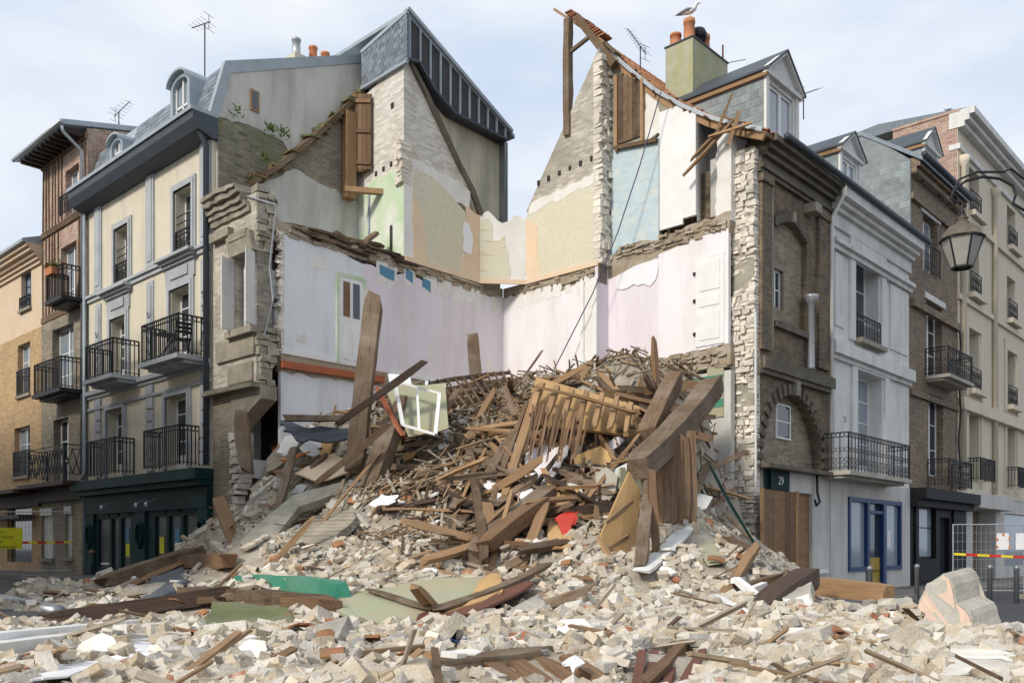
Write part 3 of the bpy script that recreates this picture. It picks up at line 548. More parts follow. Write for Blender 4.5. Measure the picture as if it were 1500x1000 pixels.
for i in range(n):
    t0, t1 = i / n, (i + 1) / n; f = lambda t: (NI[0] + (NI[1] - NI[0]) * t, NI[3] - .38 + .34 * math.sin(math.pi * t))
    a, b = f(t0), f(t1); m.hexa([(a[0], 0.002, a[1]), (b[0], 0.002, b[1]), (b[0], .16, b[1]), (a[0], .16, a[1]), (a[0], 0.002, NI[3]), (b[0], 0.002, NI[3]), (b[0], .16, NI[3]), (a[0], .16, NI[3])])
part(m, 'arch_head', 'brick_soot', T)
for i in range(13):                                                                    # voussoirs
    t = (i + .5) / 13; a = NI[0] + (NI[1] - NI[0]) * t; z = NI[3] - .38 + .34 * math.sin(math.pi * t); q = MB(); q.box(a - .085, a + .085, -.05 if i != 6 else -.12, .05, z + .01, z + .27); part(q, 'voussoir', 'stone' if i == 6 else 'stone_soot', T)
m = MB(); fbox(m, 'R', 0, NI[0] - .1, NI[1] + .1, NI[2] - .16, NI[2], -.13, .1); part(m, 'window_sill', 'stone_soot', T)
for a, w in ((U0 + .3, .26), (U1 - .5, .36)):
    m = MB(); fbox(m, 'R', 0, a - w, a + w, ZM + .2, ZT - .65, -.1, 0); fbox(m, 'R', 0, a - w - .05, a + w + .05, ZT - .65, ZT - .45, -.16, 0); part(m, 'pilaster', 'brick_soot', T)
part(MB().box(U0 + .62, U0 + .7, -.08, 0, ZM + .25, ZT - .5), 'corner_strip', 'stone', T)
m = MB()
for k, (d, z, hh) in enumerate(((.1, ZT - .42, .1), (.16, ZT - .32, .1), (.08, ZT - .2, .2), (.2, ZT, .14), (.32, ZT + .14, .14), (.46, ZT + .28, .16))): m.box(U0 - .05 + .03 * k, U1, -d, .4, z, z + hh - .003)
m.rough(.012, 3); part(m, 'cornice', 'stone_soot', T)
m = MB(); m.box(U0, U1, -.2, .05, ZM - .3, ZM); m.box(U0, U1, -.14, .05, ZM - .42, ZM - .3); m.rough(.01, 4); part(m, 'string_course', 'stone_soot', T)
# big blind arch in the storey below
AW = (PV(1107, 600, 0)[0], PV(1210, 600, 0)[0]); ac = (AW[0] + AW[1]) / 2; ar = (AW[1] - AW[0]) / 2 - .02; zs = ZL + .05; rise = 2.2; ri = ar - .28
A2 = [(ac - ri * math.cos(math.pi * k / 16), zs + (rise - .3) * math.sin(math.pi * k / 16)) for k in range(17)]
m = MB(); prof = [(U0 - .1, zs)] + A2 + [(U1, zs), (U1, ZM - .4), (U0 - .1, ZM - .4)]
for i in range(16):
    a, b = A2[i], A2[i + 1]; m.poly([(a[0], 0, a[1]), (b[0], 0, b[1]), (b[0], 0, ZM - .4), (a[0], 0, ZM - .4)]); m.poly([(a[0], 0, a[1]), (b[0], 0, b[1]), (b[0], .3, b[1]), (a[0], .3, a[1])])
m.poly([(U0 - .1, 0, zs), (A2[0][0], 0, zs), (A2[0][0], 0, ZM - .4), (U0 - .1, 0, ZM - .4)]); m.poly([(U1, 0, zs), (A2[-1][0], 0, zs), (A2[-1][0], 0, ZM - .4), (U1, 0, ZM - .4)])
part(m, 'arch_wall', 'brick_soot', T)
part(facade('R', .28, U0 - .1, U1, ZL - .05, ZM - .4, [w2_], .15, 5), 'arch_infill', 'patchy_infill', T, label='patchy brown brick infill under the arch')
window(T, 'R', .28, w2_, -.05, 2, 1)
for i in range(21):
    t = math.pi * (i + .5) / 21; c, s = math.cos(t), math.sin(t); e0 = (ac - ri * c, zs + (rise - .3) * s); e1 = (ac - (ri + .3) * c, zs + (rise) * s); tw = .085
    dx, dz = s * tw, c * tw; q = MB(); q.hexa([(e0[0] - dx, -.06, e0[1] - dz), (e0[0] + dx, -.06, e0[1] + dz), (e0[0] + dx, .1, e0[1] + dz), (e0[0] - dx, .1, e0[1] - dz), (e1[0] - dx, -.06, e1[1] - dz), (e1[0] + dx, -.06, e1[1] + dz), (e1[0] + dx, .1, e1[1] + dz), (e1[0] - dx, .1, e1[1] - dz)]); part(q, 'voussoir', 'stone_soot', T)
part(MB().box(ac - .12, ac + .12, -.16, 0, zs + rise - .32, ZM - .38), 'keystone', 'stone', T)
m = MB(); m.box(U0 - .05, U1, -.35, .3, ZL - .1, ZL); part(m, 'ledge', 'stone_soot', T)
dn = hole('R', 0, 1168, 1183, 722, 830); dn = (dn[0], dn[1] + .25, -.25, dn[3])
part(facade('R', -.02, 10.95, U1, -.3, ZL - .1, [dn], .25, 4), 'ground_wall', 'shop_render', T)
m = MB(); fbox(m, 'R', 0, *dn, .08, .14); d = part(m, 'door', 'door_wood', T)
for z in (.2, 1.0): part(MB().box(dn[0] + .12, dn[1] - .12, .06, .081, z, z + .65), 'panel', 'door_wood', d)
m = MB(); m.box(9.9, 10.95, -.03, 1.5, 2.7, ZL - .1); part(m, 'number_plate', 'green_shop', T)
part(MB().box(9.3, 9.9, .05, 1.5, -.3, ZL - .1), 'door_jamb', 'green_shop', T)
lines(['29'], 10.45, 2.84, -.034, .3, T, 'paper', 'house_number')
bp = thing('boarding_panel', 'brown plank hoarding propped over the doorway of house 29', 'hoarding', 10.4, -.3, -.2)
a0, a1 = PV(1117, 700, -.3)[0], PV(1166, 700, -.3)[0]; zt_ = PV(1140, 718, -.3)[1]
for k in range(6): x = a0 + (a1 - a0) * k / 6; part(MB().box(x + .004, x + (a1 - a0) / 6 - .004, -.3 + random.uniform(0, .008), -.27, -.1, zt_), 'plank', 'wood_brown', bp)
for x in (a0 - .06, a1): part(MB().box(x, x + .08, -.34, -.26, -.2, zt_ + .03), 'batten', 'wood_tan', bp)
pipe(T, [(12.4, -.12, ZL + .0), (12.4, -.14, 2.7), (12.42, -.2, 2.45), (12.2, -.2, 2.35), (12.1, -.2, 2.5)], .035, 'iron')
a = PV(1188, 460, -.15)[0]; m = MB(); m.lathe((a, -.15, ZM + .05), [(.09, 0), (.1, .05), (.09, 1.75), (.12, 1.78), (.2, 1.95), (.2, 2.0)], 10); part(m, 'rainwater_head', 'galv', T, smooth=True)
pipe(T, [(13.45, -.42, ZT + .3), (13.5, -.4, ZT + .1), (13.35, -.14, ZT - .5), (13.35, -.14, 3.2)], .06, 'white_render')
m = MB(); x = PV(1187, 290, -.1)[0]; m.box(x - .2, x + .2, -.35, .0, ZT - .75, ZT - .5); part(m, 'corbel', 'stone', T)
# roof: curved tiled slope torn open at its end
RP = [PU(p[0], p[1], 8.8) for p in ((880, 62), (920, 97), (960, 130), (1000, 153), (1040, 170), (1080, 181), (1118, 188))]     # (v, z)
RP = [(v, z) for v, z in RP]; UT = 13.5
m = MB()
for i in range(len(RP) - 1):
    (v0, z0), (v1, z1) = RP[i], RP[i + 1]; m.hexa([(9.0, v0, z0 - .12), (UT, v0, z0 - .12), (UT, v1, z1 - .12), (9.0, v1, z1 - .12), (9.0, v0, z0), (UT, v0, z0), (UT, v1, z1), (9.0, v1, z1)])
rf = part(m, 'roof_boards', 'wood_old', T); tile = None; cnt = 0; rest = MB()
for i in range(len(RP) - 1):
    (v0, z0), (v1, z1) = RP[i], RP[i + 1]; Ls = math.hypot(v1 - v0, z1 - z0); nr = max(1, int(Ls / .26))
    for r in range(nr):
        f0 = r / nr; va, za = v0 + (v1 - v0) * (r + 1) / nr, z0 + (z1 - z0) * (r + 1) / nr; vb_, zb_ = v0 + (v1 - v0) * f0, z0 + (z1 - z0) * f0
        for k in range(18):
            u = 8.75 + k * .26 + random.uniform(-.02, .02)
            if u > 10.15 and va < 1.2: continue
            if k == 0 and random.random() < .4: continue
            if tile is None:
                q = MB(); n = 4
                for j in range(n):
                    x0, x1 = j / n, (j + 1) / n; h0, h1 = .02 + .035 * math.sin(2 * math.pi * x0), .02 + .035 * math.sin(2 * math.pi * x1)
                    q.hexa([(x0, 0, h0), (x1, 0, h1), (x1, 1, h1), (x0, 1, h0), (x0, 0, h0 + .02), (x1, 0, h1 + .02), (x1, 1, h1 + .005), (x0, 1, h0 + .005)])
                tile = bpy.data.meshes.new('tile'); tile.from_pydata(q.v, [], q.f); tile.materials.append(MATS['roof_tile'])
            if cnt < 300:
                o = bpy.data.objects.new('tile', tile); COL.objects.link(o); o.parent = rf; up = Vector((0, vb_ - va, zb_ - za)); nrm = Vector((1, 0, 0)).cross(up).normalized()
                if nrm.z < 0: nrm = -nrm
                M = Matrix((Vector((.27, 0, random.uniform(-.01, .01))), up * 1.12, nrm * 1.0)).transposed().to_4x4(); M.translation = Vector((u, va, za + .01)) - OFF[T.name]; o.matrix_local = M; cnt += 1
m = MB()
for i in range(len(RP) - 1): m.bar((8.74, RP[i][0], RP[i][1] - .04), (8.74, RP[i + 1][0], RP[i + 1][1] - .04), .035, .10)
part(m, 'verge_strip', 'galv', T)
m = MB()
for i in range(len(RP) - 1): m.bar((8.85, RP[i][0], RP[i][1] - .2), (8.85, RP[i + 1][0], RP[i + 1][1] - .2), .09, .16)
part(m, 'rafter', 'wood_tan', T); 
for i in range(9):
    t = i / 9 * (len(RP) - 1.01); k = int(t); f = t - k; v = RP[k][0] * (1 - f) + RP[k + 1][0] * f; z = RP[k][1] * (1 - f) + RP[k + 1][1] * f
    part(MB().box(8.6 + random.uniform(-.1, .1), 9.3, v - .03, v + .03, z - .13, z - .09), 'batten', 'wood_brown', T)
# peak timbers sticking out over the gap, with the hanging post
pk = [PU(812, 14, 8.5), PU(880, 66, 8.5)]
part(MB().bar((8.5, *PU(845, 25, 8.5)), (8.6, *PU(900, 95, 8.6)), .16, .2), 'ridge_timber', 'wood_old', T)
part(MB().bar((8.6, *PU(812, 14, 8.6)), (8.6, *PU(885, 62, 8.6)), .06, .07), 'rafter_end', 'wood_tan', T)
part(MB().bar((8.75, *PU(850, 28, 8.75)), (8.75, *PU(905, 80, 8.75)), .3, .06), 'rafter_end', 'wood_old', T)
for k in range(14):
    f = k / 14; v, z = PU(836 + 52 * f, 22 + 36 * f, 8.7); q = MB().box(8.55, 8.95, v - .12, v + .12, z + .02, z + .055); q.rough(.03, 6); part(q, 'broken_tile', 'roof_tile', T)
q = MB(); vp, z1 = PU(832, 28, 8.35); z0 = PU(832, 200, 8.35)[1]; n = 8
for k in range(n):
    a, b = z0 + (z1 - z0) * k / n, z0 + (z1 - z0) * (k + 1) / n; q.box(8.25, 8.45, vp - .1, vp + .1, a, b)
q.rough(.03, 2.5); part(q, 'hanging_post', 'wood_grey', T)
part(MB().bar((8.35, vp - .08, PU(832, 78, 8.35)[1]), (8.5, *PU(866, 52, 8.5)), .09, .09), 'brace', 'wood_grey', T)
# gutter along the eave of 29 and 31
gp = [(9.6, -.6, ZT + .55), (13.5, -.6, ZT + .6), (20.1, -.6, ZT + .78)]
# chimney with four pots
cu0, cu1, cv0, cv1, cz = 10.5, 12.43, 2.63, 3.53, 15.5
m = MB(); m.box(cu0, cu1, cv0, cv1, 11.5, cz); ch = part(m, 'chimney', 'moss_render', T); part(MB().box(cu0 - .03, cu1 + .03, cv0 - .03, cv1 + .03, cz, cz + .04), 'chimney_cap', 'dark_zinc', ch)
for (x, y, hh, mt) in ((.22, .7, .38, 'pot'), (.3, .3, .68, 'pot'), (.72, .3, .3, 'iron'), (1.2, .35, .62, 'pot')):
    part(MB().lathe((cu0 + x, cv0 + y, cz + .04), [(.17, 0), (.19, .04), (.165, .08), (.15, hh * .8), (.17, hh * .82), (.165, hh)], 12), 'chimney_pot', mt, ch, smooth=True)
m = MB().lathe((cu0 + .78, cv0 + .3, cz + .3), [(.05, 0), (.24, .05), (.26, .2), (.2, .32), (.05, .38)], 12); part(m, 'cowl', 'iron', ch, smooth=True)
part(MB().tube([(cu1 - .1, cv0 + .1, cz), (cu1 - .1, cv0 + .1, cz + .55)], .03, 6), 'flue_pipe', 'maroon', ch); part(MB().tube([(cu1 - .1, cv0 + .2, cz + .02), (cu1 + .9, cv0 - .1, cz + .45)], .012, 5), 'rod', 'iron', ch)
def dormer(T, u0, u1, vf, z0, z1, zp, vb, slate_mat, glass='glass_pale'):
    m = MB(); uc = (u0 + u1) / 2
    m.poly([(u0, vf + .02, z0), (u0, vf + .02, z1), (u0, vb, z1), (u0, vb, z0)]); m.poly([(u1, vf + .02, z0), (u1, vf + .02, z1), (u1, vb, z1), (u1, vb, z0)]); d = part(m, 'dormer', slate_mat, T)
    slates(d, [(u0, vb, z0), (u0, vf + .03, z0), (u0, vf + .03, z1), (u0, vb, z1)], .26, .2, slate_mat, lim=90)
    fr = facade('R', vf, u0, u1, z0, z1, [(u0 + .28, u1 - .28, z0 + .15, z1 - .22)], .12, .14); fr.prism([(u0 - .04, vf - .03, z1), (u1 + .04, vf - .03, z1), (uc, vf - .03, zp)], (0, .1, 0)); fr.box(u0 - .1, u1 + .1, vf - .12, vf, z1 - .1, z1); fr.box(u0, u0 + .16, vf - .05, vf, z0, z1 - .1); fr.box(u1 - .16, u1, vf - .05, vf, z0, z1 - .1)
    for a, b in (((u0 - .1, z1), (uc, zp + .05)), ((u1 + .1, z1), (uc, zp + .05))): fr.bar((a[0], vf - .1, a[1]), (b[0], vf - .1, b[1]), .14, .1)
    part(fr, 'dormer_front', 'white_render', d)
    h = (u0 + .28, u1 - .28, z0 + .15, z1 - .22); mb = MB(); bw = .07
    for x0, x1, a, b in ((h[0], h[0] + bw, h[2], h[3]), (h[1] - bw, h[1], h[2], h[3]), (h[0], h[1], h[3] - bw, h[3]), (h[0], h[1], h[2], h[2] + bw), ((h[0] + h[1]) / 2 - bw, (h[0] + h[1]) / 2 + bw, h[2], h[3])): fbox(mb, 'R', vf, x0, x1, a, b, .05 + .002 * (x1 - x0), .1)
    part(mb, 'window_frame', 'white_paint', d); g = MB(); fbox(g, 'R', vf, h[0], h[1], h[2], h[3], .085, .09); part(g, 'pane', glass, d)
    r = MB()
    for s, ue in ((-1, u0 - .14), (1, u1 + .14)):
        r.hexa([(ue, vf - .2, z1 - .04), (uc, vf - .2, zp + .06), (uc, vb + 1.2, zp + .06), (ue, vb + .4, z1 - .04), (ue, vf - .2, z1 + .02), (uc, vf - .2, zp + .12), (uc, vb + 1.2, zp + .12), (ue, vb + .4, z1 + .02)])
    part(r, 'dormer_roof', 'dark_zinc', d); part(MB().bar((u0 - .05, vf - .1, z1 - .1), (u0 - .05, vb + .3, z1 - .1), .08, .14), 'fascia', 'wood_tan', d)
dormer(T, 10.2, 12.1, .3, 11.9, 13.6, 14.35, 3.2, 'slate_old')
# broken end of the facade wall: white-washed stones, one by one
vz = lambda z: .62 + .05 * math.sin(z * 3)
core = MB(); core.box(9.1, 9.6, .03, .62, -.3, 11.2); part(core, 'wall_core', 'rubble_stone', T)
z = -.2; row = 0
while z < 11.15:
    hh = random.uniform(.06, .17); v = -.02; e = .08 * math.sin(z * 1.7) + .06 * math.sin(z * 4.1)
    while v < .64:
        wv = random.uniform(.1, .3); v2 = min(v + wv, .66); uu = 9.06 + e * .6 + random.uniform(-.05, .05)
        q = MB(); j = lambda s=.03: random.uniform(-s, s)
        q.hexa([(uu + j(), v + .012 + j(), z + j(.02)), (9.35, v + .012, z), (9.35, v2 - .012, z), (uu + j(), v2 - .012 + j(), z + j(.02)), (uu + j(), v + .012 + j(), z + hh - .012 + j(.01)), (9.35, v + .012, z + hh - .012), (9.35, v2 - .012, z + hh - .012), (uu + j(), v2 - .012 + j(), z + hh - .012 + j(.01))])
        part(q, 'stone_block', 'stone_white', T); v = v2
    z += hh; row += 1
part(MB().tube([(8.95, -.1, 2.5), (8.9, -.12, 7)], .03, 6), 'conduit', 'white_render', T)
# ------------------------------------------------------------------ white house (u 13.5 .. 19.9)
T = thing('white_house', 'weathered white rendered house with blue framed shop at street level', 'house', 16.7, 0, 0); U0, U1 = 13.52, 19.88
hu = hole('R', 0, 1253, 1287, 376, 503); hl = hole('R', 0, 1256, 1292, 549, 692); hl = (hl[0], hl[1], 3.32, hl[3])
part(facade('R', 0, U0, U1, 3.2, 10.4, [hu, hl], .55, 6), 'wall', 'white_render', T)
window(T, 'R', 0, hu, .42, 3, 2, bw=.08); window(T, 'R', 0, hl, .42, 4, 2, bw=.08, panel=.4)
for h in (hu, hl):
    m = MB()
    for a in (h[0] - .5, h[1] + .12): fbox(m, 'R', 0, a, a + .38, h[2] - .1, h[3] + .45, -.07, 0)
    fbox(m, 'R', 0, h[0] - .12, h[1] + .12, h[3] + .02, h[3] + .45, -.068, 0); part(m, 'window_surround', 'white_render', T)
for a, b in ((U0 + .3, hu[0] - .9), (hu[1] + .9, U1 - .2)):
    if b - a > .3: m = MB(); fbox(m, 'R', 0, a, b, 7.6, 9.7, -.04, 0); part(m, 'panel', 'white_render', T)
for q in ((U0, U1, -.22, 0, 6.75, 7.12), (U0, U1, -.1, 0, 6.62, 6.75), (U0, U1, -.12, 0, 9.75, 9.9), (U0, U1, -.22, 0, 9.9, 10.02)): part(MB().box(*q), 'string_course', 'white_render', T)
m = MB()
for k, (d, z, hh) in enumerate(((.08, 10.4, .4), (.2, 10.8, .14), (.34, 10.94, .14), (.5, 11.08, .3))): m.box(U0, U1, -d, .3, z, z + hh - .003)
part(m, 'cornice', 'white_render', T)
m = MB(); m.box(hu[0] - .1, hu[1] + .1, -.25, .1, hu[2] - .14, hu[2]); part(m, 'window_sill', 'stone', T)
railing(T, 'R', 0, hu[0] + .02, hu[1] - .02, hu[2], .75, .06, 'scroll', sides=False)
a = sorted((PV(1243, 650, -.75)[0], PV(1332, 650, -.75)[0])); railing(T, 'R', 0, a[0], a[1], 3.34, 1.05, .75, 'scroll', True, 'concrete', t=.12)
lines(['31'], PV(1238, 612, 0)[0], PV(1236, 618, 0)[1], -.008, .27, T, 'stone', 'house_number')
m = MB(); m.tube([(9.7, -.55, 11.47), (13.5, -.58, 11.44), (20.15, -.58, 11.42)], .085, 8); part(m, 'gutter', 'dark_zinc', TS, smooth=True)
bl = hole('R', 0, 1240.5, 1318, 731, 835); dz = hole('R', 0, 1269, 1292, 733, 857); dz = (dz[0], dz[1], -.28, bl[3])
part(facade('R', -.03, U0, U1, -.4, 3.2, [bl, (dz[0], dz[1], -.3, bl[2])], .25, 5), 'shop_wall', 'shop_render', T)
m = MB(); fb = lambda a, b, c, d, e=-.08: fbox(m, 'R', 0, a, b, c, d, e, .1); t = .13
fb(bl[0], bl[0] + t, bl[2], bl[3]); fb(bl[1] - t, bl[1], bl[2], bl[3]); fb(bl[0], bl[1], bl[3] - t, bl[3], -.083); fb(bl[0], dz[0], bl[2], bl[2] + t, -.083); fb(dz[1], bl[1], bl[2], bl[2] + t, -.083); fb(dz[0] - .1, dz[0] + .08, -.3, bl[3], -.086); fb(dz[1] - .08, dz[1] + .16, -.3, bl[3], -.086); fb(dz[0], dz[1], bl[3] - .45, bl[3] - .35, -.07)
part(m, 'shop_frame', 'blue_paint', T)
for a, b in ((bl[0] + t, dz[0] - .1), (dz[1] + .16, bl[1] - t)): g = MB(); fbox(g, 'R', 0, a, b, bl[2] + t, bl[3] - t, .03, .04); part(g, 'shop_window', 'glass_pale', T)
g = MB(); fbox(g, 'R', 0, dz[0] + .08, dz[1] - .08, .4, bl[3] - t, .06, .07); part(g, 'door_pane', 'glass', T); g = MB(); fbox(g, 'R', 0, dz[0] + .08, dz[1] - .08, .0, .9, .04, .058); part(g, 'door_panel', 'gold_panel', T)
m = MB(); fbox(m, 'R', 0, dz[1] + .5, dz[1] + .8, 1.2, 1.75, .022, .028); part(m, 'notice', 'paper', T)
m = MB(); m.prism([(U0, -.4, 11.6), (U0, 1.9, 13.6), (U0, 5, 13.9), (U0, 5, 11.6)], (U1 - U0 - .3, 0, 0)); r = part(m, 'roof', 'slate_old', T)
# slate side wall of the taller neighbour is on the brown house; dormer here
dormer(T, 14.75, 16.3, .25, 11.8, 13.1, 13.65, 2.6, 'slate_old')
ch = part(MB().box(16.4, 17.9, 5.5, 6.3, 13.6, PU(1210, 196, 16.4)[1] * 0 + 16.2), 'chimney', 'yellow_render', T)
for x, hh in ((.3, .5), (1.05, .75)): part(MB().lathe((16.4 + x, 5.9, 16.2), [(.17, 0), (.16, hh * .8), (.18, hh)], 10), 'chimney_pot', 'pot', ch, smooth=True)
part(MB().lathe((17.45, 5.9, 16.95), [(.1, 0), (.1, .2), (.2, .22), (.02, .34)], 10), 'cowl', 'galv', ch)
# ------------------------------------------------------------------ brown brick house (u 19.9 .. 25.06)
T = thing('brown_brick_house', 'brown brick house with slate-hung flank above a black shopfront', 'house', 22.4, 0, 0); U0, U1 = 19.92, 25.0; ZT = 14.3
h1 = hole('R', 0, 1352, 1373, 320, 402); h2 = hole('R', 0, 1357, 1380, 445, 556); h3 = hole('R', 0, 1360, 1382, 580, 698)
part(facade('R', 0, U0, U1, 3.2, ZT, [h1, h2, h3], .4, 7), 'wall', 'brick_brown', T)
for h in (h1, h2, h3): window(T, 'R', 0, h, .25, 3, 2, bw=.09)
m = MB(); [m.box(h[0] - .25, h[1] + .25, -.05, 0, h[3] + .01, h[3] + .22) for h in (h1, h2)]; part(m, 'lintel', 'white_render', T)
for q in ((U0, U1, -.16, 0, 9.35, 9.6), (U0, U1, -.1, 0, 6.35, 6.55), (U0, U1, -.12, 0, 12.95, 13.15), (U0, U1, -.22, 0, 13.8, 14.0), (U0, U1, -.34, .2, 14.0, 14.3)): part(MB().box(*q), 'string_course', 'brick_brown', T)
for h, p, z in ((h1, .1, h1[2]), (h2, .75, h2[2]), (h3, .7, 3.35)): railing(T, 'R', 0, h[0] - (.1 if p > .2 else 0), h[1] + (.9 if p > .2 else 0), z, .95, p, 'scroll', p > .5 and z > 4, 'concrete', sides=p > .3)
m = MB(); m.prism([(U0, -.05, 11.7), (U0, -.05, 14.25), (U0, 1.5, 15.6), (U0, 8, 15.6), (U0, 8, 11.7)], (-.06, 0, 0)); fl = part(m, 'slate_flank', 'slate_old', T)
slates(fl, [(U0 - .06, 6, 11.8), (U0 - .06, -.03, 11.8), (U0 - .06, -.03, 14.2), (U0 - .06, 6, 14.2)], .34, .2, 'slate_old', lim=280)
m = MB(); m.prism([(U0 - .1, -.45, 14.25), (U0 - .1, 1.6, 15.7), (U0 - .1, 8, 15.75), (U0 - .1, 8, 15.6), (U0 - .1, 1.6, 15.55), (U0 - .1, -.45, 14.1)], (5.2, 0, 0)); part(m, 'roof', 'slate', T)
part(MB().tube([(U0 - .1, -.5, 14.3), (U1 + .1, -.5, 14.3)], .1, 8), 'gutter', 'dark_zinc', T, smooth=True)
dormer(T, 22.3, 23.8, .35, 14.3, 15.75, 16.4, 3.5, 'slate_old', 'glass')
S = MB(); S.box(U0, U1 + 1.0, -.55, 0, 2.85, 3.22); S.box(U0, U1 + 1.0, -.3, 0, 2.6, 2.85); part(S, 'shop_fascia', 'black_shop', T)
sw = hole('R', 0, 1345, 1370, 727, 818); part(facade('R', -.03, U0, U1 + 1, -.4, 2.7, [sw, (22.9, 24.0, -.3, 2.3)], .2, 3), 'shopfront', 'black_shop', T); window(T, 'R', 0, sw, .1, 2, 1, 'black_shop', 'glass_pale', .08)
m = MB(); m.box(22.9, 24.0, .15, .2, -.3, 2.3); part(m, 'shop_door', 'glass', T); m = MB(); m.box(U0 + .35, U0 + .45, -.1, 0, -.3, 2.6); m.box(24.3, 24.45, -.1, 0, -.3, 2.6); m.box(sw[0] - .1, sw[1] + .1, -.08, 0, .05, .5); part(m, 'shop_trim', 'black_shop', T)
pts = [(24.95, -.1, 9.4)] + [(24.95 + .12 * math.sin(k * 1.3), -.1, 9.4 - k * .5) for k in range(1, 13)]; part(MB().tube(pts, .035, 5), 'cable_bundle', 'iron', T)
# ------------------------------------------------------------------ beige house (u 25.06 ..)
T = thing('beige_house', 'tall beige rendered house with moulded cornice and small iron balconies', 'house', 31, 0, 0); U0, U1 = 25.06, 46; ZT = 17.2
cols = [(hole('R', 0, a, b, 300, 350)[0], hole('R', 0, a, b, 300, 350)[1]) for a, b in ((1419, 1437), (1475, 1489))]; step = cols[1][0] - cols[0][0]
cols = [(cols[0][0] + k * step, cols[0][0] + k * step + 1.35) for k in range(4)]; rows = [PV(1428, y, 0)[1] for y in (318, 435, 573, 706)]; tops = [PV(1428, y, 0)[1] for y in (252, 365, 486, 606)]
HH = [(a, b, z0, z1) for a, b in cols for z0, z1 in zip(rows, tops)]
part(facade('R', 0, U0, U1, 3.3, ZT, HH, .5, 8), 'wall', 'beige_render', T)
for h in HH:
    window(T, 'R', 0, h, .4, 3, 2, bw=.08); low = h[2] < 5
    railing(T, 'R', 0, h[0] + (.0 if not low else -.3), h[1] + (.0 if not low else .3), h[2] + .02, .85, .08 if not low else .5, 'cross' if not low else 'bars', sides=low)
    if not low: m = MB(); m.box(h[0] - .15, h[1] + .15, -.28, .1, h[2] - .2, h[2]); part(m, 'window_sill', 'beige_render', T)
    if h[2] < 9: m = MB(); [fbox(m, 'R', 0, a, a + .3, h[2] - (.2 if low else .3), h[3] + .5, -.06, 0) for a in (h[0] - .45, h[1] + .15)]; m.box(h[0] - .15, h[1] + .15, -.058, 0, h[3] + .02, h[3] + .5); part(m, 'window_surround', 'beige_render', T)
for q in ((U0, U1, -.12, 0, rows[0] - .5, rows[0] - .25), (U0, U1, -.1, 0, rows[1] - .5, rows[1] - .3), (U0, U1, -.25, 0, rows[2] - .95, rows[2] - .5)): part(MB().box(*q), 'string_course', 'beige_render', T)
m = MB()
for d, z, hh in ((.1, ZT - .9, .2), (.25, ZT - .1, .2), (.42, ZT + .1, .2), (.6, ZT + .3, .25)): m.box(U0 - .05, U1, -d, .3, z, z + hh - .003)
part(m, 'cornice', 'white_render', T)
for a in (U0 + .35, cols[1][0] - 2.2): part(MB().lathe((a, -.12, 3.4), [(.1, 0), (.1, ZT - 4.9), (.2, ZT - 4.75), (.22, ZT - 4.5)], 10), 'downpipe', 'beige_render', T, smooth=True)
m = MB(); m.box(U0 - .02, U0 + .3, .02, 2.4, 13, 17.7); m.box(U0 - .06, U0 + .34, -.1, 2.4, 17.7, 17.8); part(m, 'flank_wall', 'brick_red', T)
m = MB(); m.prism([(U0, -.5, ZT + .56), (U0, 3, ZT + 1.0), (U0, 8, ZT + .56)], (U1 - U0, 0, 0)); part(m, 'roof', 'slate', T)
part(facade('R', .02, U0, U1, -.4, 3.3, [(27.0, 30.2, -.3, 2.75), (31.5, 37, .4, 2.7)], .8, 8), 'ground_wall', 'shop_render', T)
m = MB(); m.box(27.0, 30.2, .7, .8, -.3, 2.75); part(m, 'porch_wall', 'brick_brown', T); m = MB(); m.box(31.5, 37, .2, .25, .4, 2.7); part(m, 'shop_window', 'glass_pale', T); m = MB(); m.box(U0 + 1, 30.9, -.5, 0, 2.75, 3.3); part(m, 'canopy', 'shop_render', T)
q = PV(1177, 175, .6); q1 = PV(1177, 138, .6)
antenna((q[0], .6, q[1]), (q[0], .6, q1[1]), (.95, .1, .5), 9, 2.0, 'long roof aerial beside the pedimented slate dormer'); q = PU(938, 100, 10.2); q1 = PU(938, 68, 10.2)
antenna((10.2, q[0], q[1] - .2), (10.2, q[0], q1[1]), (.1, .55, .8), 8, 1.3, 'small aerial sticking up behind the torn tile roof')
# ------------------------------------------------------------------ the collapsed corner house: what still stands
def ragged(pts, edges, step=.16, amt=.07):
    out = []; n = len(pts)
    for i in range(n):
        a, b = pts[i], pts[(i + 1) % n]; out.append(a)
        if i in edges:
            L = math.hypot(b[0] - a[0], b[1] - a[1]); k = max(1, int(L / step))
            for j in range(1, k): t = j / k; out.append((a[0] + (b[0] - a[0]) * t + random.uniform(-amt, amt), a[1] + (b[1] - a[1]) * t + random.uniform(-amt, amt)))
    return out
def wallpoly(parent, side, c, pts, d, mat, name='wall', edges=(), amt=.07, step=.16, label=None):
    p = ragged(pts, edges, step, amt); m = MB(); m.prism([FP(side, c, a, z) for a, z in p], (d, 0, 0) if side == 'L' else (0, d, 0)); return part(m, name, mat, parent, label)
def R_(px, py, v): return PV(px, py, v)
RU = thing('collapsed_house', 'ruin of the collapsed corner house, rooms torn open with papered walls showing', 'house', 4, 5, 0); T = RU
vb, v0, ua, uc, ud = 7.9, 9.9, 4.44, 8.34, 8.8; Z1, Z2 = 5.85, 9.02
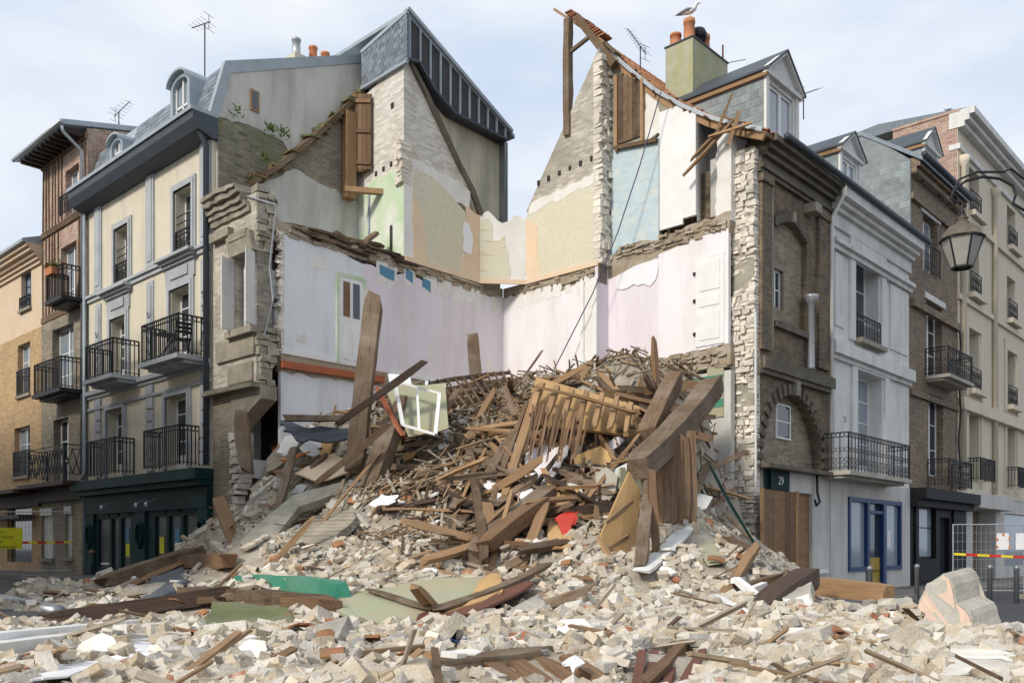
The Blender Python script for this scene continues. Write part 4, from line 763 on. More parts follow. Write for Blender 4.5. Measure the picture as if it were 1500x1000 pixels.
# strip of the street front, with window, cornice, pier and arch
hw = (7.86, 8.92, 6.4, 8.2)
part(facade('L', 0, 7.98, 9.98, 4.95, 9.55, [(7.98, 8.92, 6.4, 8.2)], .42, .42), 'front_wall', 'brick_pale', T, label='remaining strip of pale brick street front')
m = MB(); m.box(0.0, .45, 9.05, 9.98, -.3, 4.95); part(m, 'pier', 'brick_grey', T)
for k in range(7):
    a0_, a1_ = math.pi * k / 14, math.pi * (k + 1) / 14; q = MB(); f = lambda t: (9.08 - 1.35 * math.sin(t), 3.9 + .75 * (1 - math.cos(t)) * 0 + .78 * math.sin(t) ** .8 if t else 3.9)
    a, b = f(a0_), f(a1_); q.hexa([(-.04, a[0], a[1]), (-.04, b[0], b[1]), (.4, b[0], b[1]), (.4, a[0], a[1]), (-.04, a[0], 5.0), (-.04, b[0], 5.0), (.4, b[0], 5.0), (.4, a[0], 5.0)]); part(q, 'arch_stone', 'stone', T)
m = MB(); m.box(-.28, .1, 7.75, 10.0, 4.93, 5.05); m.rough(.02, 4); part(m, 'ledge', 'moss_wall', T); m = MB(); m.box(-.07, .02, 8.0, 9.75, 5.75, 6.25); part(m, 'panel', 'stone', T); m = MB(); m.box(-.05, .02, 8.1, 9.2, 5.15, 5.6); part(m, 'panel', 'stone', T)
for k, (d, z, hh, e) in enumerate(((.08, 9.15, .14, .0), (.13, 9.29, .12, .03), (.2, 9.41, .16, .0), (.3, 9.57, .14, .06), (.36, 9.71, .1, .12))):
    q = MB(); n = 12; e = random.uniform(-.05, .15)
    for j in range(n): y0 = 8.25 + e + (9.98 - 8.25 - e) * j / n; y1 = 8.25 + e + (9.98 - 8.25 - e) * (j + 1) / n; q.box(-d, .3, y0, y1, z, z + hh - .002)
    q.rough(.05, 4.5); part(q, 'cornice_stone', 'stone', T)
m = MB(); m.box(-.16, .05, 9.0, 9.9, 8.75, 8.95); m.box(-.16, .05, 8.2, 9.0, 8.55, 8.72); m.rough(.02, 5); part(m, 'string_course', 'stone', T)
q = MB(); q.hexa([(-.14, 7.95, 8.18), (.1, 7.95, 8.18), (.1, 8.98, 8.18), (-.14, 8.98, 8.18), (-.14, 8.1, 8.68), (.1, 8.1, 8.68), (.1, 9.15, 8.68), (-.14, 9.15, 8.68)]); part(q, 'lintel', 'stone', T)
m = MB(); m.box(-.2, .1, 7.9, 9.1, 6.24, 6.4); m.rough(.02, 5); part(m, 'window_sill', 'stone', T)
window(T, 'L', 0, (8.1, 8.85, 6.4, 8.15), .18, 3, 1, bw=.07, glass='glass')
for a, b in (((-.02, 8.93), (-.42, 8.82)), ((.0, 8.02), (-.38, 7.8))):
    m = MB(); m.hexa([(a[0], a[1], 6.42), (b[0], b[1], 6.42), (b[0], b[1] + .04, 6.42), (a[0], a[1] + .04, 6.42), (a[0], a[1], 8.14), (b[0], b[1], 8.14), (b[0], b[1] + .04, 8.14), (a[0], a[1] + .04, 8.14)]); part(m, 'shutter', 'white_render', T)
def stones(parent, side, c, a_fn, z0, z1, d0, d1, mat, hmin=.1, hmax=.22, wmin=.16, wmax=.36):
    z = z0
    while z < z1:
        hh = random.uniform(hmin, hmax); a0, a1 = a_fn(z); a = a0
        while a < a1 - .03:
            w = min(random.uniform(wmin, wmax), a1 - a); j = lambda s=.03: random.uniform(-s, s); e = random.uniform(-.06, .05); q = MB()
            P = [(a + .01, z + .006), (a + w - .01, z + .006), (a + w - .01, z + hh - .006), (a + .01, z + hh - .006)]
            q.hexa([FP(side, c, x + j(), y + j(), d0 + e + j()) for x, y in P] + [FP(side, c, x, y, d1) for x, y in P]); part(q, 'stone_block', mat, parent); a += w
        z += hh
stones(T, 'R', 7.86, lambda z: (.0 + .05 * math.sin(z * 5), .5 + .12 * math.sin(z * 3.3)), 5.0, 6.35, 0, .25, 'rubble_stone'); stones(T, 'R', 7.92, lambda z: (.0, .45 + .1 * math.sin(z * 3)), 8.2, 9.7, 0, .3, 'rubble_stone'); stones(T, 'L', .45, lambda z: (9.0, 9.9), .0, 3.9, -.06, .1, 'stone_white')
stones(T, 'L', -.02, lambda z: (8.75 + .12 * math.sin(z * 4), 9.1), .0, 3.8, -.02, .3, 'stone_white')
# floors seen as broken edges
m = MB(); m.box(.3, ua, vb, v0, Z2 - .28, Z2 - .02); part(m, 'floor', 'broken_lath', T); m = MB(); m.box(.3, ua, vb + .1, v0, Z1 - .28, Z1 - .02); part(m, 'floor', 'broken_lath', T)
# party wall against the cream house
part(MB().box(.42, ua, v0, v0 + .1, -.3, Z2), 'party_wall', 'white_plaster', T)
wallpoly(T, 'R', v0 - .02, [(.6, Z2), (ua, Z2), (ua, 11.05), (2.3, 11.35), (1.2, 10.6), (.6, 9.9)], .1, 'grey_render', 'party_wall', (2, 3, 4), .04)
wallpoly(T, 'R', v0 + .0, [(.1, 9.5), (ua, 10.8), (ua, 14.2), (2.14, 11.46), (.12, 9.85)], .12, 'brick_grey', 'party_wall')
wallpoly(T, 'R', v0 + .05, [(.12, 9.7), (2.3, 11.6), (2.0, 12.0), (1.0, 12.1), (.13, 12.0)], .1, 'moss_wall', 'old_gable', (1, 2, 3), .06)
m = MB(); path = [PV(p[0], p[1], v0 - .1) for p in ((322, 298), (360, 275), (395, 252), (430, 225), (470, 192), (510, 155), (545, 125), (590, 97))]
for i in range(len(path) - 1): m.bar((path[i][0], v0 - .08, path[i][1]), (path[i + 1][0], v0 - .08, path[i + 1][1]), .34, .12)
m.rough(.06, 5); part(m, 'roof_scar', 'wood_old', T)
for k in range(40):
    t = random.random() * (len(path) - 1.01); i = int(t); f = t - i; u = path[i][0] * (1 - f) + path[i + 1][0] * f; z = path[i][1] * (1 - f) + path[i + 1][1] * f
    q = MB(); s = random.uniform(.04, .2); zo = random.uniform(-.06, .05); q.box(u - s, u + s, v0 - .22 + random.uniform(-.08, .12), v0 + .06, z + zo, z + zo + random.uniform(.02, .1)); q.rough(.09, 6); part(q, 'roof_tile_stub', 'moss' if k % 3 else ('roof_tile' if k % 2 else 'wood_old'), T)
# step wall (chimney side) u = ua
yz = lambda px, py: PU(px, py, ua - .02)
wallpoly(T, 'L', ua - .02, [(v0, 11.3), (v0, 13.9), (vb - .02, 14.42), (vb - .02, 11.45)], .3, 'brick_white', 'chimney_wall')
wallpoly(T, 'L', ua - .03, [(v0, Z2), (v0, 11.35), (vb - .02, 11.6), (vb - .02, Z2)], .3, 'green_plaster', 'green_wall', (1,), .06)
for k in range(3): a, z = yz(551 + k * 11, 255 - k * 7); part(MB().box(ua - .04, ua - .01, a - .05, a + .04, z - .06, z + .07), 'beam_socket_shade', 'interior_shade', T)  # dark boxes proud of the wall, painting the shade inside beam holes
a, z = yz(575, 155); part(MB().box(ua - .035, ua, a - .06, a + .06, z - .08, z + .08), 'beam_socket_shade', 'interior_shade', T)
a0, z1 = PV(507, 165, v0 - .25); part(MB().box(a0, a0 + .32, v0 - .3, v0 - .05, Z2 + 1.95, 13.4), 'post', 'wood_tan', T)
a, z1 = PU(521, 150, 4.2)[0], PU(530, 140, 4.2)[1]; b = PU(543, 150, 4.3)[0]; z0 = PU(530, 250, 4.2)[1]
for k in range(4):
    f0, f1 = k / 4, (k + 1) / 4 - .02; q = MB(); p = lambda f, z: (4.12 + .2 * f, a + (b - a) * f, z + .12 * (1 - f)); q.hexa([p(f0, z0), p(f1, z0), (p(f1, z0)[0] + .04, p(f1, z0)[1], z0), (p(f0, z0)[0] + .04, p(f0, z0)[1], z0), p(f0, z1), p(f1, z1), (p(f1, z1)[0] + .04, p(f1, z1)[1], z1), (p(f0, z1)[0] + .04, p(f0, z1)[1], z1)]); part(q, 'shutter_plank', 'wood_brown', T)
for f in (.08, .5, .9): z = z0 + (z1 - z0) * f; part(MB().bar((4.1, a, z + .12), (4.3, b, z), .05, .1), 'shutter_batten', 'wood_brown', T)
part(MB().bar((3.6, v0 - .5, 11.05), (ua, vb + .9, 11.05), .16, .14), 'shelf_timber', 'wood_tan', T); pipe(T, [(ua - .06, 9.35, Z2), (ua - .06, 9.35, 11.3)], .03, 'zinc', 'gas_pipe')
for k in range(2): pipe(T, [(ua - .06, 8.35 + k * .06, Z2 + .1), (ua - .06, 8.35 + k * .06, Z2 + 1.0)], .014, 'iron', 'water_pipe')
stones(T, 'L', ua - .06, lambda z: (vb - .05, vb + .3 - .1 * math.sin(z * 4)), 11.05, 12.15, -.05, .3, 'stone_white', .08, .15, .1, .2)
# papered wall v = vb on the second floor, brick triangle above
wallpoly(T, 'R', vb, [(ua, 11.75), (6.5, 11.7), (6.98, 11.6), (4.62, 14.42), (ua, 14.42)], .25, 'brick_white', 'gable_triangle', (), .05)
wallpoly(T, 'R', vb - .015, [(ua, 11.3), (6.9, 11.05), (6.95, 11.55), (6.5, 11.72), (ua, 11.85)], .2, 'white_plaster', 'plaster_band', (0, 3), .05)
wallpoly(T, 'R', vb - .02, [(ua + .32, Z2), (6.75, Z2), (6.72, 10.9), (6.2, 11.2), (5.6, 11.45), (4.85, 11.6), (ua + .3, 11.35)], .2, 'flower_paper', 'papered_wall', (1, 2, 3, 4), .05)
wallpoly(T, 'R', vb - .025, [(ua - .02, Z2), (ua + .34, Z2), (ua + .42, 9.9), (ua + .3, 10.7), (ua + .36, 11.4), (ua - .02, 11.5)], .2, 'white_plaster', 'plaster_strip', (1, 2, 3), .05)
wallpoly(T, 'R', vb - .028, [(ua + .3, Z2), (5.25, Z2), (5.22, 9.8), (5.05, 10.4), (4.75, 10.95), (4.7, 10.2), (ua + .32, 9.7)], .2, 'peach_plaster', 'peach_strip', (1, 2, 3, 4), .04)
wallpoly(T, 'R', vb - .03, [(6.55, Z2), (7.29, Z2), (7.29, 10.95), (6.8, 11.1), (6.72, 10.2)], .2, 'peach_plaster', 'peach_strip', (2, 3, 4), .04)
wallpoly(T, 'R', vb - .045, [(6.62, 9.75), (6.95, 9.72), (7.02, 10.1), (6.9, 10.5), (6.68, 10.6)], .012, 'sheet_white', 'torn_paper', (0, 1, 2, 3, 4), .04, .1)
m = MB(); pth = [(4.58, 14.45), (5.1, 13.85), (5.75, 13.05), (6.5, 12.15), (7.0, 11.6), (7.4, 11.0)]
for i in range(5): m.bar((pth[i][0], vb - .02, pth[i][1]), (pth[i + 1][0], vb - .02, pth[i + 1][1]), .16, .12)
m.rough(.07, 3); part(m, 'rake_timber', 'stone_soot', T)
# corner fireplace wall, diagonal
p0, p1 = Vector((7.29, vb, 0)), Vector((uc, 6.95, 0)); dd = (p1 - p0); nn = Vector((dd.y, -dd.x, 0)).normalized()
if nn.dot(Vector((CU - 7.8, CV - 7.4, 0))) < 0: nn = -nn
def diag(pts, off, mat, name, edges): 
    m = MB(); m.prism([tuple(p0 + dd * a + nn * off + Vector((0, 0, z))) for a, z in ragged(pts, edges, .15, .05)], tuple(-nn * .2)); part(m, name, mat, T)
diag([(0, Z2), (1, Z2), (1, 10.9), (.75, 11.0), (.5, 10.75), (.2, 11.1), (0, 10.95)], 0, 'white_plaster', 'corner_wall', (1, 2, 3, 4, 5)); diag([(.02, Z2), (.7, Z2), (.62, 9.9), (.55, 10.4), (.3, 10.2), (.22, 10.9), (.02, 10.8)], .012, 'flower_paper', 'papered_wall', (1, 2, 3, 4))
# right wall u = uc
wallpoly(T, 'L', uc, [(6.95, 11.1), (4.3, 11.4), (4.26, 14.95), (6.96, 11.12)], .5, 'brick_pale', 'gable_triangle')
wallpoly(T, 'L', uc - .01, [(6.95, Z2), (4.28, Z2), (4.28, 11.35), (6.0, 11.25), (6.95, 10.95)], .5, 'flower_paper', 'papered_wall', (2, 3), .05)
wallpoly(T, 'L', uc - .02, [(6.95, Z2), (6.45, Z2), (6.5, 10.6), (6.95, 10.85)], .5, 'peach_plaster', 'peach_strip', (1,), .04)
wallpoly(T, 'L', uc - .015, [(6.9, 11.0), (4.28, 11.3), (4.28, 11.55), (6.75, 11.3)], .4, 'white_plaster', 'plaster_band', (0, 2), .05)
for k in range(6): a, z = PU(789 + k * 15.5, 268 - k * 7.2, uc); part(MB().box(uc - .03, uc - .005, a - random.uniform(.03, .06), a + random.uniform(.03, .06), z - random.uniform(.04, .1), z + .06), 'beam_socket_shade', 'interior_shade', T)  # beam holes as raised dark boxes, their shade painted
stones(T, 'R', 4.2, lambda z: (uc - .03, uc + .55 + .06 * math.sin(z * 4)), Z2, 14.7, 0, .25, 'stone_white', .09, .2, .12, .3)
part(MB().box(uc - .02, ud, 4.3, 4.4, -.3, Z2), 'return_wall', 'lilac_wall', T)
# lower storey walls
wallpoly(T, 'R', vb, [(.62, Z1), (3.06, Z1), (3.06, 8.55), (2.2, 8.75), (1.5, 8.85), (.64, 8.72)], .12, 'white_wall', 'partition', (2, 3, 4, 5), .04)
wallpoly(T, 'R', vb, [(3.06, Z1), (uc, Z1), (uc, 8.75), (6.5, 8.62), (5.2, 8.5), (4.6, 8.68), (3.9, 8.5), (3.06, 8.55)], .12, 'lilac_wall', 'lilac_wall', (2, 3, 4, 5, 6), .07)
wallpoly(T, 'R', vb + .01, [(.62, Z2 - .35), (uc, Z2 - .35), (uc, Z2), (.62, Z2)], .2, 'broken_lath', 'floor_edge', (0, 2), .05)
for q in ((3.6, 8.42, .5), (4.5, 8.5, .25), (5.1, 8.4, .3)): wallpoly(T, 'R', vb - .012, [(q[0], q[1]), (q[0] + q[2], q[1] - .1), (q[0] + q[2], q[1] + .2), (q[0], q[1] + .25)], .01, 'print_blue', 'blue_plaster_scrap', (0, 1, 2, 3), .025, .2)
wallpoly(T, 'L', uc, [(vb, Z1), (4.4, Z1), (4.4, 8.75), (5.6, 8.5), (6.6, 8.62), (vb, 8.75)], .4, 'pale_lilac', 'lilac_wall', (2, 3, 4), .07)  # same lilac wall on its sunny side, the light painted in
wallpoly(T, 'L', uc + .01, [(vb, 8.5), (4.3, 8.5), (4.3, Z2), (vb, Z2)], .4, 'broken_lath', 'floor_edge', (0,), .05)
for a0, a1 in ((ua, 7.29),): part(MB().box(a0, a1, vb - .06, vb - .01, Z2 - .06, Z2 + .07), 'skirting', 'peach_plaster', T)
m = MB(); m.bar(tuple(p0 + nn * .03 + Vector((0, 0, Z2))), tuple(p1 + nn * .03 + Vector((0, 0, Z2))), .05, .13); part(m, 'skirting', 'peach_plaster', T); part(MB().box(uc - .05, uc - .005, 4.28, 6.95, Z2 - .06, Z2 + .07), 'skirting', 'peach_plaster', T)
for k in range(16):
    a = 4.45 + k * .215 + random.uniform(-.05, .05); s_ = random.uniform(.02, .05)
    if k % 5 != 3: part(MB().box(uc - .012, uc + .02, a, a + s_ * 1.3, Z2 - .3, Z2 - .3 + s_), 'joist_socket_shade', 'interior_shade', T)  # small dark box stands in for the shade of a joist hole
part(MB().box(uc - .08, uc, 4.3, 4.45, Z1 - .1, 8.6), 'door_casing', 'white_paint', T); part(MB().box(uc - .08, uc, 4.75, 4.86, Z1 - .1, 8.6), 'door_casing', 'white_paint', T); part(MB().box(uc - .03, uc + .01, 4.45, 4.75, Z1 - .1, 8.5), 'plaster_strip', 'white_plaster', T)
for k in range(9):                                        # torn paper and bare plaster along the top of the lilac rooms
    a = 3.4 + k * .55 + random.uniform(-.1, .1); w = random.uniform(.3, .6); h_ = random.uniform(.12, .4); wallpoly(T, 'R', vb - .006, [(a, 8.45 - h_), (a + w * .5, 8.4 - h_ * .5), (a + w, 8.5 - h_ * .3), (a + w, 8.75), (a, 8.75)], .006, 'white_plaster', 'bare_plaster', (0, 1, 2), .05, .08)
    a = 4.5 + k * .37; wallpoly(T, 'L', uc - .006, [(a, 8.5 - h_ * .6), (a + w * .6, 8.45 - h_ * .3), (a + w * .6, 8.75), (a, 8.75)], .006, 'white_plaster', 'bare_plaster', (0, 3), .05, .08)
for a, z, w, h_ in ((5.3, 6.4, .25, .5), (6.6, 7.3, .2, .3), (1.0, 6.2, .35, .25), (1.5, 8.1, .5, .35), (7.6, 6.3, .3, .6)): wallpoly(T, 'R', vb - .005, [(a, z), (a + w, z + .05), (a + w * .8, z + h_), (a + .05, z + h_ * .8)], .005, 'white_plaster', 'bare_plaster', (0, 1, 2, 3), .05, .08)
for a in (4.4, 5.9, 7.1): part(MB().box(a, a + .006, vb - .004, vb, Z1 + .1, 8.4), 'paper_seam', 'peach_plaster', T)
# the door in the white partition
D = hole('R', vb, 496, 531, 408, 532); D = (D[0], D[1], Z1 + .03, D[3]); m = MB(); m.box(D[0] - .09, D[0], vb - .05, vb, D[2], D[3] + .09); m.box(D[1], D[1] + .09, vb - .05, vb, D[2], D[3] + .09); m.box(D[0], D[1], vb - .05, vb, D[3], D[3] + .09); part(m, 'door_casing', 'green_plaster', T)
d = part(MB().box(D[0], D[1], vb - .035, vb - .002, D[2], D[3]), 'door', 'white_paint', T); zm = D[2] + .95
for x0, x1, mt in ((D[0] + .12, (D[0] + D[1]) / 2 - .05, 'wood_brown'), ((D[0] + D[1]) / 2 + .05, D[1] - .12, 'glass')): part(MB().box(x0, x1, vb - .045, vb - .034, zm + .25, D[3] - .12), 'pane', mt, d)
for x0, x1 in ((D[0] + .12, (D[0] + D[1]) / 2 - .05), ((D[0] + D[1]) / 2 + .05, D[1] - .12)): part(MB().box(x0, x1, vb - .05, vb - .034, D[2] + .12, zm), 'panel', 'white_paint', d)
part(MB().box(.64, 3.0, vb - .03, vb - .001, Z1, Z1 + .14), 'skirting', 'white_paint', T); part(MB().box(3.95, uc, vb - .03, vb - .001, Z1 - .03, Z1 + .1), 'skirting', 'white_paint', T)
stones(T, 'L', .6, lambda z: (vb - .02, vb + .14), Z1, 8.7, -.04, .1, 'stone_white', .07, .12, .12, .2)
# below the first floor on the left: rusty beam, white wall
wallpoly(T, 'R', vb + .0, [(.6, Z1 - .42), (5.2, Z1 - .42), (5.2, Z1), (.6, Z1)], .2, 'broken_lath', 'floor_edge', (0,), .05); b0, b1 = PV(412, 533, vb - .08), PV(562, 556, vb - .08)
part(MB().bar((b0[0], vb - .08, b0[1]), (b1[0], vb - .08, b1[1]), .1, .17), 'steel_beam', 'rust_red', T)
wallpoly(T, 'R', vb + .02, [(.62, -.3), (8.3, -.3), (8.3, Z1 - .3), (.62, Z1 - .3)], .12, 'white_wall', 'lower_wall'); part(MB().lathe((PV(479, 570, vb)[0], vb + .0, PV(479, 570, vb)[1]), [(.01, 0), (.1, .0), (.1, .02)], 10), 'rosette', 'glass', T)
# kitchen behind the street front
part(MB().box(.55, .95, 8.5, 9.2, Z1, Z1 + .95), 'cupboard', 'white_paint', T); part(MB().box(.55, .95, 8.05, 8.6, Z1 + .0, Z1 + 1.1), 'cupboard', 'white_wall', T); part(MB().box(.5, .9, 8.1, 8.9, Z1 + 1.35, Z1 + 2.0), 'wall_cupboard', 'white_paint', T)
part(MB().box(-.0, 1.4, 8.1, 9.0, 2.0, 2.15), 'floor', 'concrete', T); part(MB().box(1.3, 1.4, 8.0, v0, -.2, Z1 - .3), 'shaded_back_wall', 'interior_shade', T)  # back wall coloured dark, the unlit kitchen's shade painted on it
wallpoly(T, 'L', uc + .02, [(vb, -.3), (4.3, -.3), (4.3, Z1 + .05), (vb, Z1 + .05)], .3, 'white_plaster', 'lower_wall')
mw = part(MB().box(.25, .75, 8.75, 9.1, 2.9, 3.35), 'microwave', 'white_paint', T); part(MB().box(.22, .25, 8.8, 8.98, 2.95, 3.3), 'microwave_door', 'glass', mw); part(MB().box(.2, .8, 8.7, 9.05, 2.15, 2.88), 'kitchen_unit', 'wood_dark', T); part(MB().box(.9, 1.3, 8.1, 8.6, 2.15, 2.7), 'kitchen_unit', 'white_paint', T)
# walls u = ud: blue room, white doors, lilac below, its lit stretch painted paler
wallpoly(T, 'L', ud, [(4.2, Z2 + .3), (2.63, Z2 + .25), (2.63, 12.1), (3.2, 12.15), (4.2, 12.3)], .12, 'blue_wall', 'blue_wall', (0, 2, 3), .05)
wallpoly(T, 'L', ud + .02, [(4.3, 12.1), (3.1, 12.1), (2.6, 12.3), (2.3, 12.9), (2.63, 13.4), (4.3, 14.9)], .12, 'rubble_stone', 'attic_wall', (1, 2, 3), .06)
wallpoly(T, 'L', ud + .01, [(2.55, 12.2), (3.1, 12.2), (3.05, 13.6), (2.7, 13.2)], .1, 'white_plaster', 'plaster_patch', (0, 1, 2, 3), .05)
a0, a1 = PU(940, 150, ud - .05)[0], PU(905, 150, ud - .05)[0]; z0 = PU(920, 205, ud - .05)[1]; z1 = PU(920, 103, ud - .05)[1]
for k in range(5): x = a0 + (a1 - a0) * k / 5; part(MB().box(ud - .03, ud + .01, x + .004, x + (a1 - a0) / 5 - .004, z0, z1 - (5 - k) * .1 + .1), 'attic_plank', 'wood_old', T)
for x in (a0 - .06, a1): part(MB().box(ud - .1, ud, x, x + .08, z0 - .2, z1 - (.4 if x < a1 else 0)), 'attic_post', 'wood_tan', T)
part(MB().bar((ud - .05, a1 + .1, z0 - .1), (ud - .05, 2.65, z0 - .35 + .05), .12, .1), 'attic_beam', 'wood_old', T)
d0 = [PU(p, 200, ud - .03)[0] for p in (966, 1000, 1020, 1047)]
dz0, dz1 = 9.62, 12.75
part(MB().box(ud - .03, ud + .04, d0[1], d0[0], dz0, dz1), 'white_door', 'white_paint', T); part(MB().box(ud - .06, ud + .04, d0[2], d0[1] - .005, 9.75, 12.5), 'door_frame', 'white_paint', T)
rm = MB(); rm.poly([(ud + 1.2, .7, 9.6), (ud + 1.2, d0[2] + .4, 9.6), (ud + 1.2, d0[2] + .4, 12.2), (ud + 1.2, .7, 12.2)]); rm.poly([(ud, d0[2], 9.6), (ud + 1.2, d0[2] + .4, 9.6), (ud + 1.2, d0[2] + .4, 12.2), (ud, d0[2], 12.2)]); rm.poly([(ud, .9, 9.6), (ud + 1.2, .7, 9.6), (ud + 1.2, d0[2], 9.6), (ud, d0[2], 9.6)]); part(rm, 'white_room', 'white_paint', T)
part(MB().box(ud + .3, ud + .36, .95, 1.25, 9.7, 11.2), 'inner_door', 'grey_render', T)
wallpoly(T, 'L', ud + .02, [(.95, 9.5), (.5, 9.4), (.5, 11.9), (.9, 11.9)], .3, 'white_plaster', 'door_jamb', (0, 3), .04); wallpoly(T, 'L', ud, [(4.9, Z2 - .4), (.55, 9.1), (.5, 9.62), (1.9, 9.5), (2.63, 9.3), (4.9, 9.3)], .35, 'broken_lath', 'floor_edge', (0, 2, 3, 4), .05)
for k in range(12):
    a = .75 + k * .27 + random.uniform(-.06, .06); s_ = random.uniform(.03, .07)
    if k % 5 != 2: part(MB().box(ud - .012, ud + .02, a, a + s_ * 1.4, 9.2, 9.2 + s_), 'joist_socket_shade', 'interior_shade', T)  # joist hole painted as a dark box, no recess
wallpoly(T, 'L', ud, [(4.9, 5.9), (2.63, 6.25), (2.63, 9.0), (3.3, 8.75), (4.9, 8.7)], .12, 'lilac_wall', 'lilac_wall', (0, 2, 3), .05); wallpoly(T, 'L', ud - .01, [(2.63, 6.2), (.56, 6.3), (.56, 9.2), (1.8, 9.1), (2.63, 9.0)], .12, 'pale_lilac', 'lilac_wall_lit', (0, 2), .04)  # darker and lighter shading of one lilac wall put into two colours
wallpoly(T, 'L', ud - .025, [(4.0, 8.35), (3.3, 8.3), (2.9, 8.2), (2.65, 8.55), (2.7, 8.9), (3.4, 8.85), (4.0, 8.7)], .012, 'sheet_white', 'hanging_paper', (0, 1, 2, 3), .08, .15)
dw = [PU(1019, 430, ud - .02)[0], PU(1061, 430, ud - .02)[0]]; d = part(MB().box(ud - .035, ud, dw[1], dw[0], 6.35, 8.65), 'white_door', 'white_paint', T)
for z0, z1 in ((6.5, 7.2), (7.35, 7.6), (7.75, 8.5)): part(MB().box(ud - .05, ud - .034, dw[1] + .12, dw[0] - .12, z0, z1), 'panel', 'white_paint', d)
for z in (6.65, 7.5, 8.2): part(MB().box(ud - .06, ud - .03, dw[0] - .01, dw[0] + .06, z, z + .08), 'hinge', 'iron', d)
wallpoly(T, 'L', ud - .01, [(4.9, 5.5), (.5, 5.8), (.5, 6.3), (2.6, 6.2), (4.9, 6.05)], .3, 'broken_lath', 'floor_edge', (0, 2), .06)
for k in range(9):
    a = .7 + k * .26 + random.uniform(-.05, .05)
    part(MB().box(ud - .022, ud + .02, a, a + .1, 6.05, 6.05 + random.uniform(.03, .07)), 'joist_socket_shade', 'interior_shade', T)
part(MB().box(ud, ud + .2, .5, 4.2, -.3, 5.65), 'lower_wall', 'grey_render', T); a, b, c = [PU(p, 530, ud - .02)[0] for p in (986, 1036, 1060)]
part(MB().box(ud - .03, ud, b, a, 4.3, 5.55), 'board', 'tan_board', T); part(MB().box(ud - .03, ud, c, b, 4.5, 5.75), 'board', 'dull_green', T); part(MB().box(ud - .04, ud - .031, c, a, 5.5, 5.56), 'board_trim', 'green_paint', T); part(MB().box(ud - .04, ud - .031, c, b, 4.75, 4.95), 'board_trim', 'green_paint', T)
stones(T, 'L', ud - .03, lambda z: (.6, 4.0), 9.1, 9.42, 0, .2, 'broken_lath', .05, .1, .1, .35); stones(T, 'L', ud - .03, lambda z: (.6, 4.0), 5.75, 6.15, 0, .2, 'broken_lath', .05, .1, .1, .4); stones(T, 'R', vb - .01, lambda z: (.8, 8.2), Z2 - .34, Z2 - .07, 0, .2, 'broken_lath', .06, .12, .15, .5); stones(T, 'L', uc - .01, lambda z: (4.4, 7.8), Z2 - .34, Z2 - .08, 0, .2, 'broken_lath', .06, .12, .15, .5)
# hanging cables
def cable(pts, r, mat, label):
    m = MB(); P = []; 
    for i in range(len(pts) - 1):
        for k in range(6): P.append(Vector(pts[i]).lerp(Vector(pts[i + 1]), k / 6))
    P.append(Vector(pts[-1])); m.tube(P, r, 5); solo(m, 'hanging_cable', mat, label, 'cable', rot=True)
cable([(8.4, *PU(968, 135, 8.4)), (8.3, *PU(938, 240, 8.3)), (8.2, *PU(905, 340, 8.2)), (8.1, *PU(868, 430, 8.1)), (7.9, *PU(806, 552, 7.9))], .016, 'blue_cable', 'dark cable slung from the torn roof down to the timber heap')
cable([(.0, *PU(352, 285, 0)), (-.1, *PU(405, 300, -.1)), (-.12, *PU(396, 390, -.1)), (-.1, *PU(400, 440, -.1)), (-.05, *PU(390, 492, 0))], .02, 'cable', 'loose grey cable hanging beside the shuttered window')
# ------------------------------------------------------------------ house behind: slate end and black clad gable
T = thing('slate_roof_house', 'rear house with slate-hung end and black seamed metal gable', 'house', 6.5, 9, 0)
wallpoly(T, 'R', 8.12, [(4.5, 8.5), (8.45, 8.5), (8.45, 13.55), (6.2, 13.6), (4.6, 14.5)], 4, 'yellow_render', 'wall')
G = [PV(*p, vb - .12) for p in ((597, 17), (748, 196), (741, 206), (664, 166), (637, 135), (612, 92), (597, 88))]
m = MB(); m.prism([(a, vb - .12, z) for a, z in G], (0, .35, 0)); part(m, 'gable_cladding', 'black_clad', T)
top = G[0], G[1]; bot = [G[6], G[5], G[4], G[3], G[2]]
def zlow(a):
    for i in range(4):
        if bot[i][0] <= a <= bot[i + 1][0]: f = (a - bot[i][0]) / (bot[i + 1][0] - bot[i][0]); return bot[i][1] * (1 - f) + bot[i + 1][1] * f
    return bot[-1][1]
for k in range(11):
    a = G[0][0] + .05 + (G[2][0] - G[0][0] - .1) * k / 10; f = (a - G[0][0]) / (G[1][0] - G[0][0]); part(MB().box(a - .025, a + .025, vb - .17, vb - .115, zlow(a), G[0][1] * (1 - f) + G[1][1] * f - .06), 'standing_seam', 'zinc', T)
for k in range(10):
    a = G[0][0] + .05 + (G[2][0] - G[0][0] - .1) * (k + .5) / 10
part(MB().bar((G[0][0] - .05, vb - .12, G[0][1] + .04), (G[1][0], vb - .12, G[1][1] + .04), .22, .1), 'verge_flashing', 'zinc', T)
for i in range(4): part(MB().bar((bot[i][0], vb - .14, bot[i][1]), (bot[i + 1][0], vb - .14, bot[i + 1][1]), .14, .07), 'lower_flashing', 'dark_zinc', T)
rf = MB(); rf.prism([(4.4, 7.75, G[0][1]), (8.7, 7.75, G[1][1]), (8.7, 7.75, G[1][1] - .1), (4.4, 7.75, G[0][1] - .1)], (0, 4, 0)); rf = part(rf, 'roof', 'zinc', T)
s = [(4.38, *PU(*p, 4.38)) for p in ((530, 131), (597, 90), (597, 17), (530, 77))]
m = MB(); m.prism([s[0], s[1], s[2], s[3]], (.06, 0, 0)); sf = part(m, 'slate_end', 'slate', T); slates(sf, [s[0], s[1], s[2], s[3]], .2, .13, 'slate', lim=200)
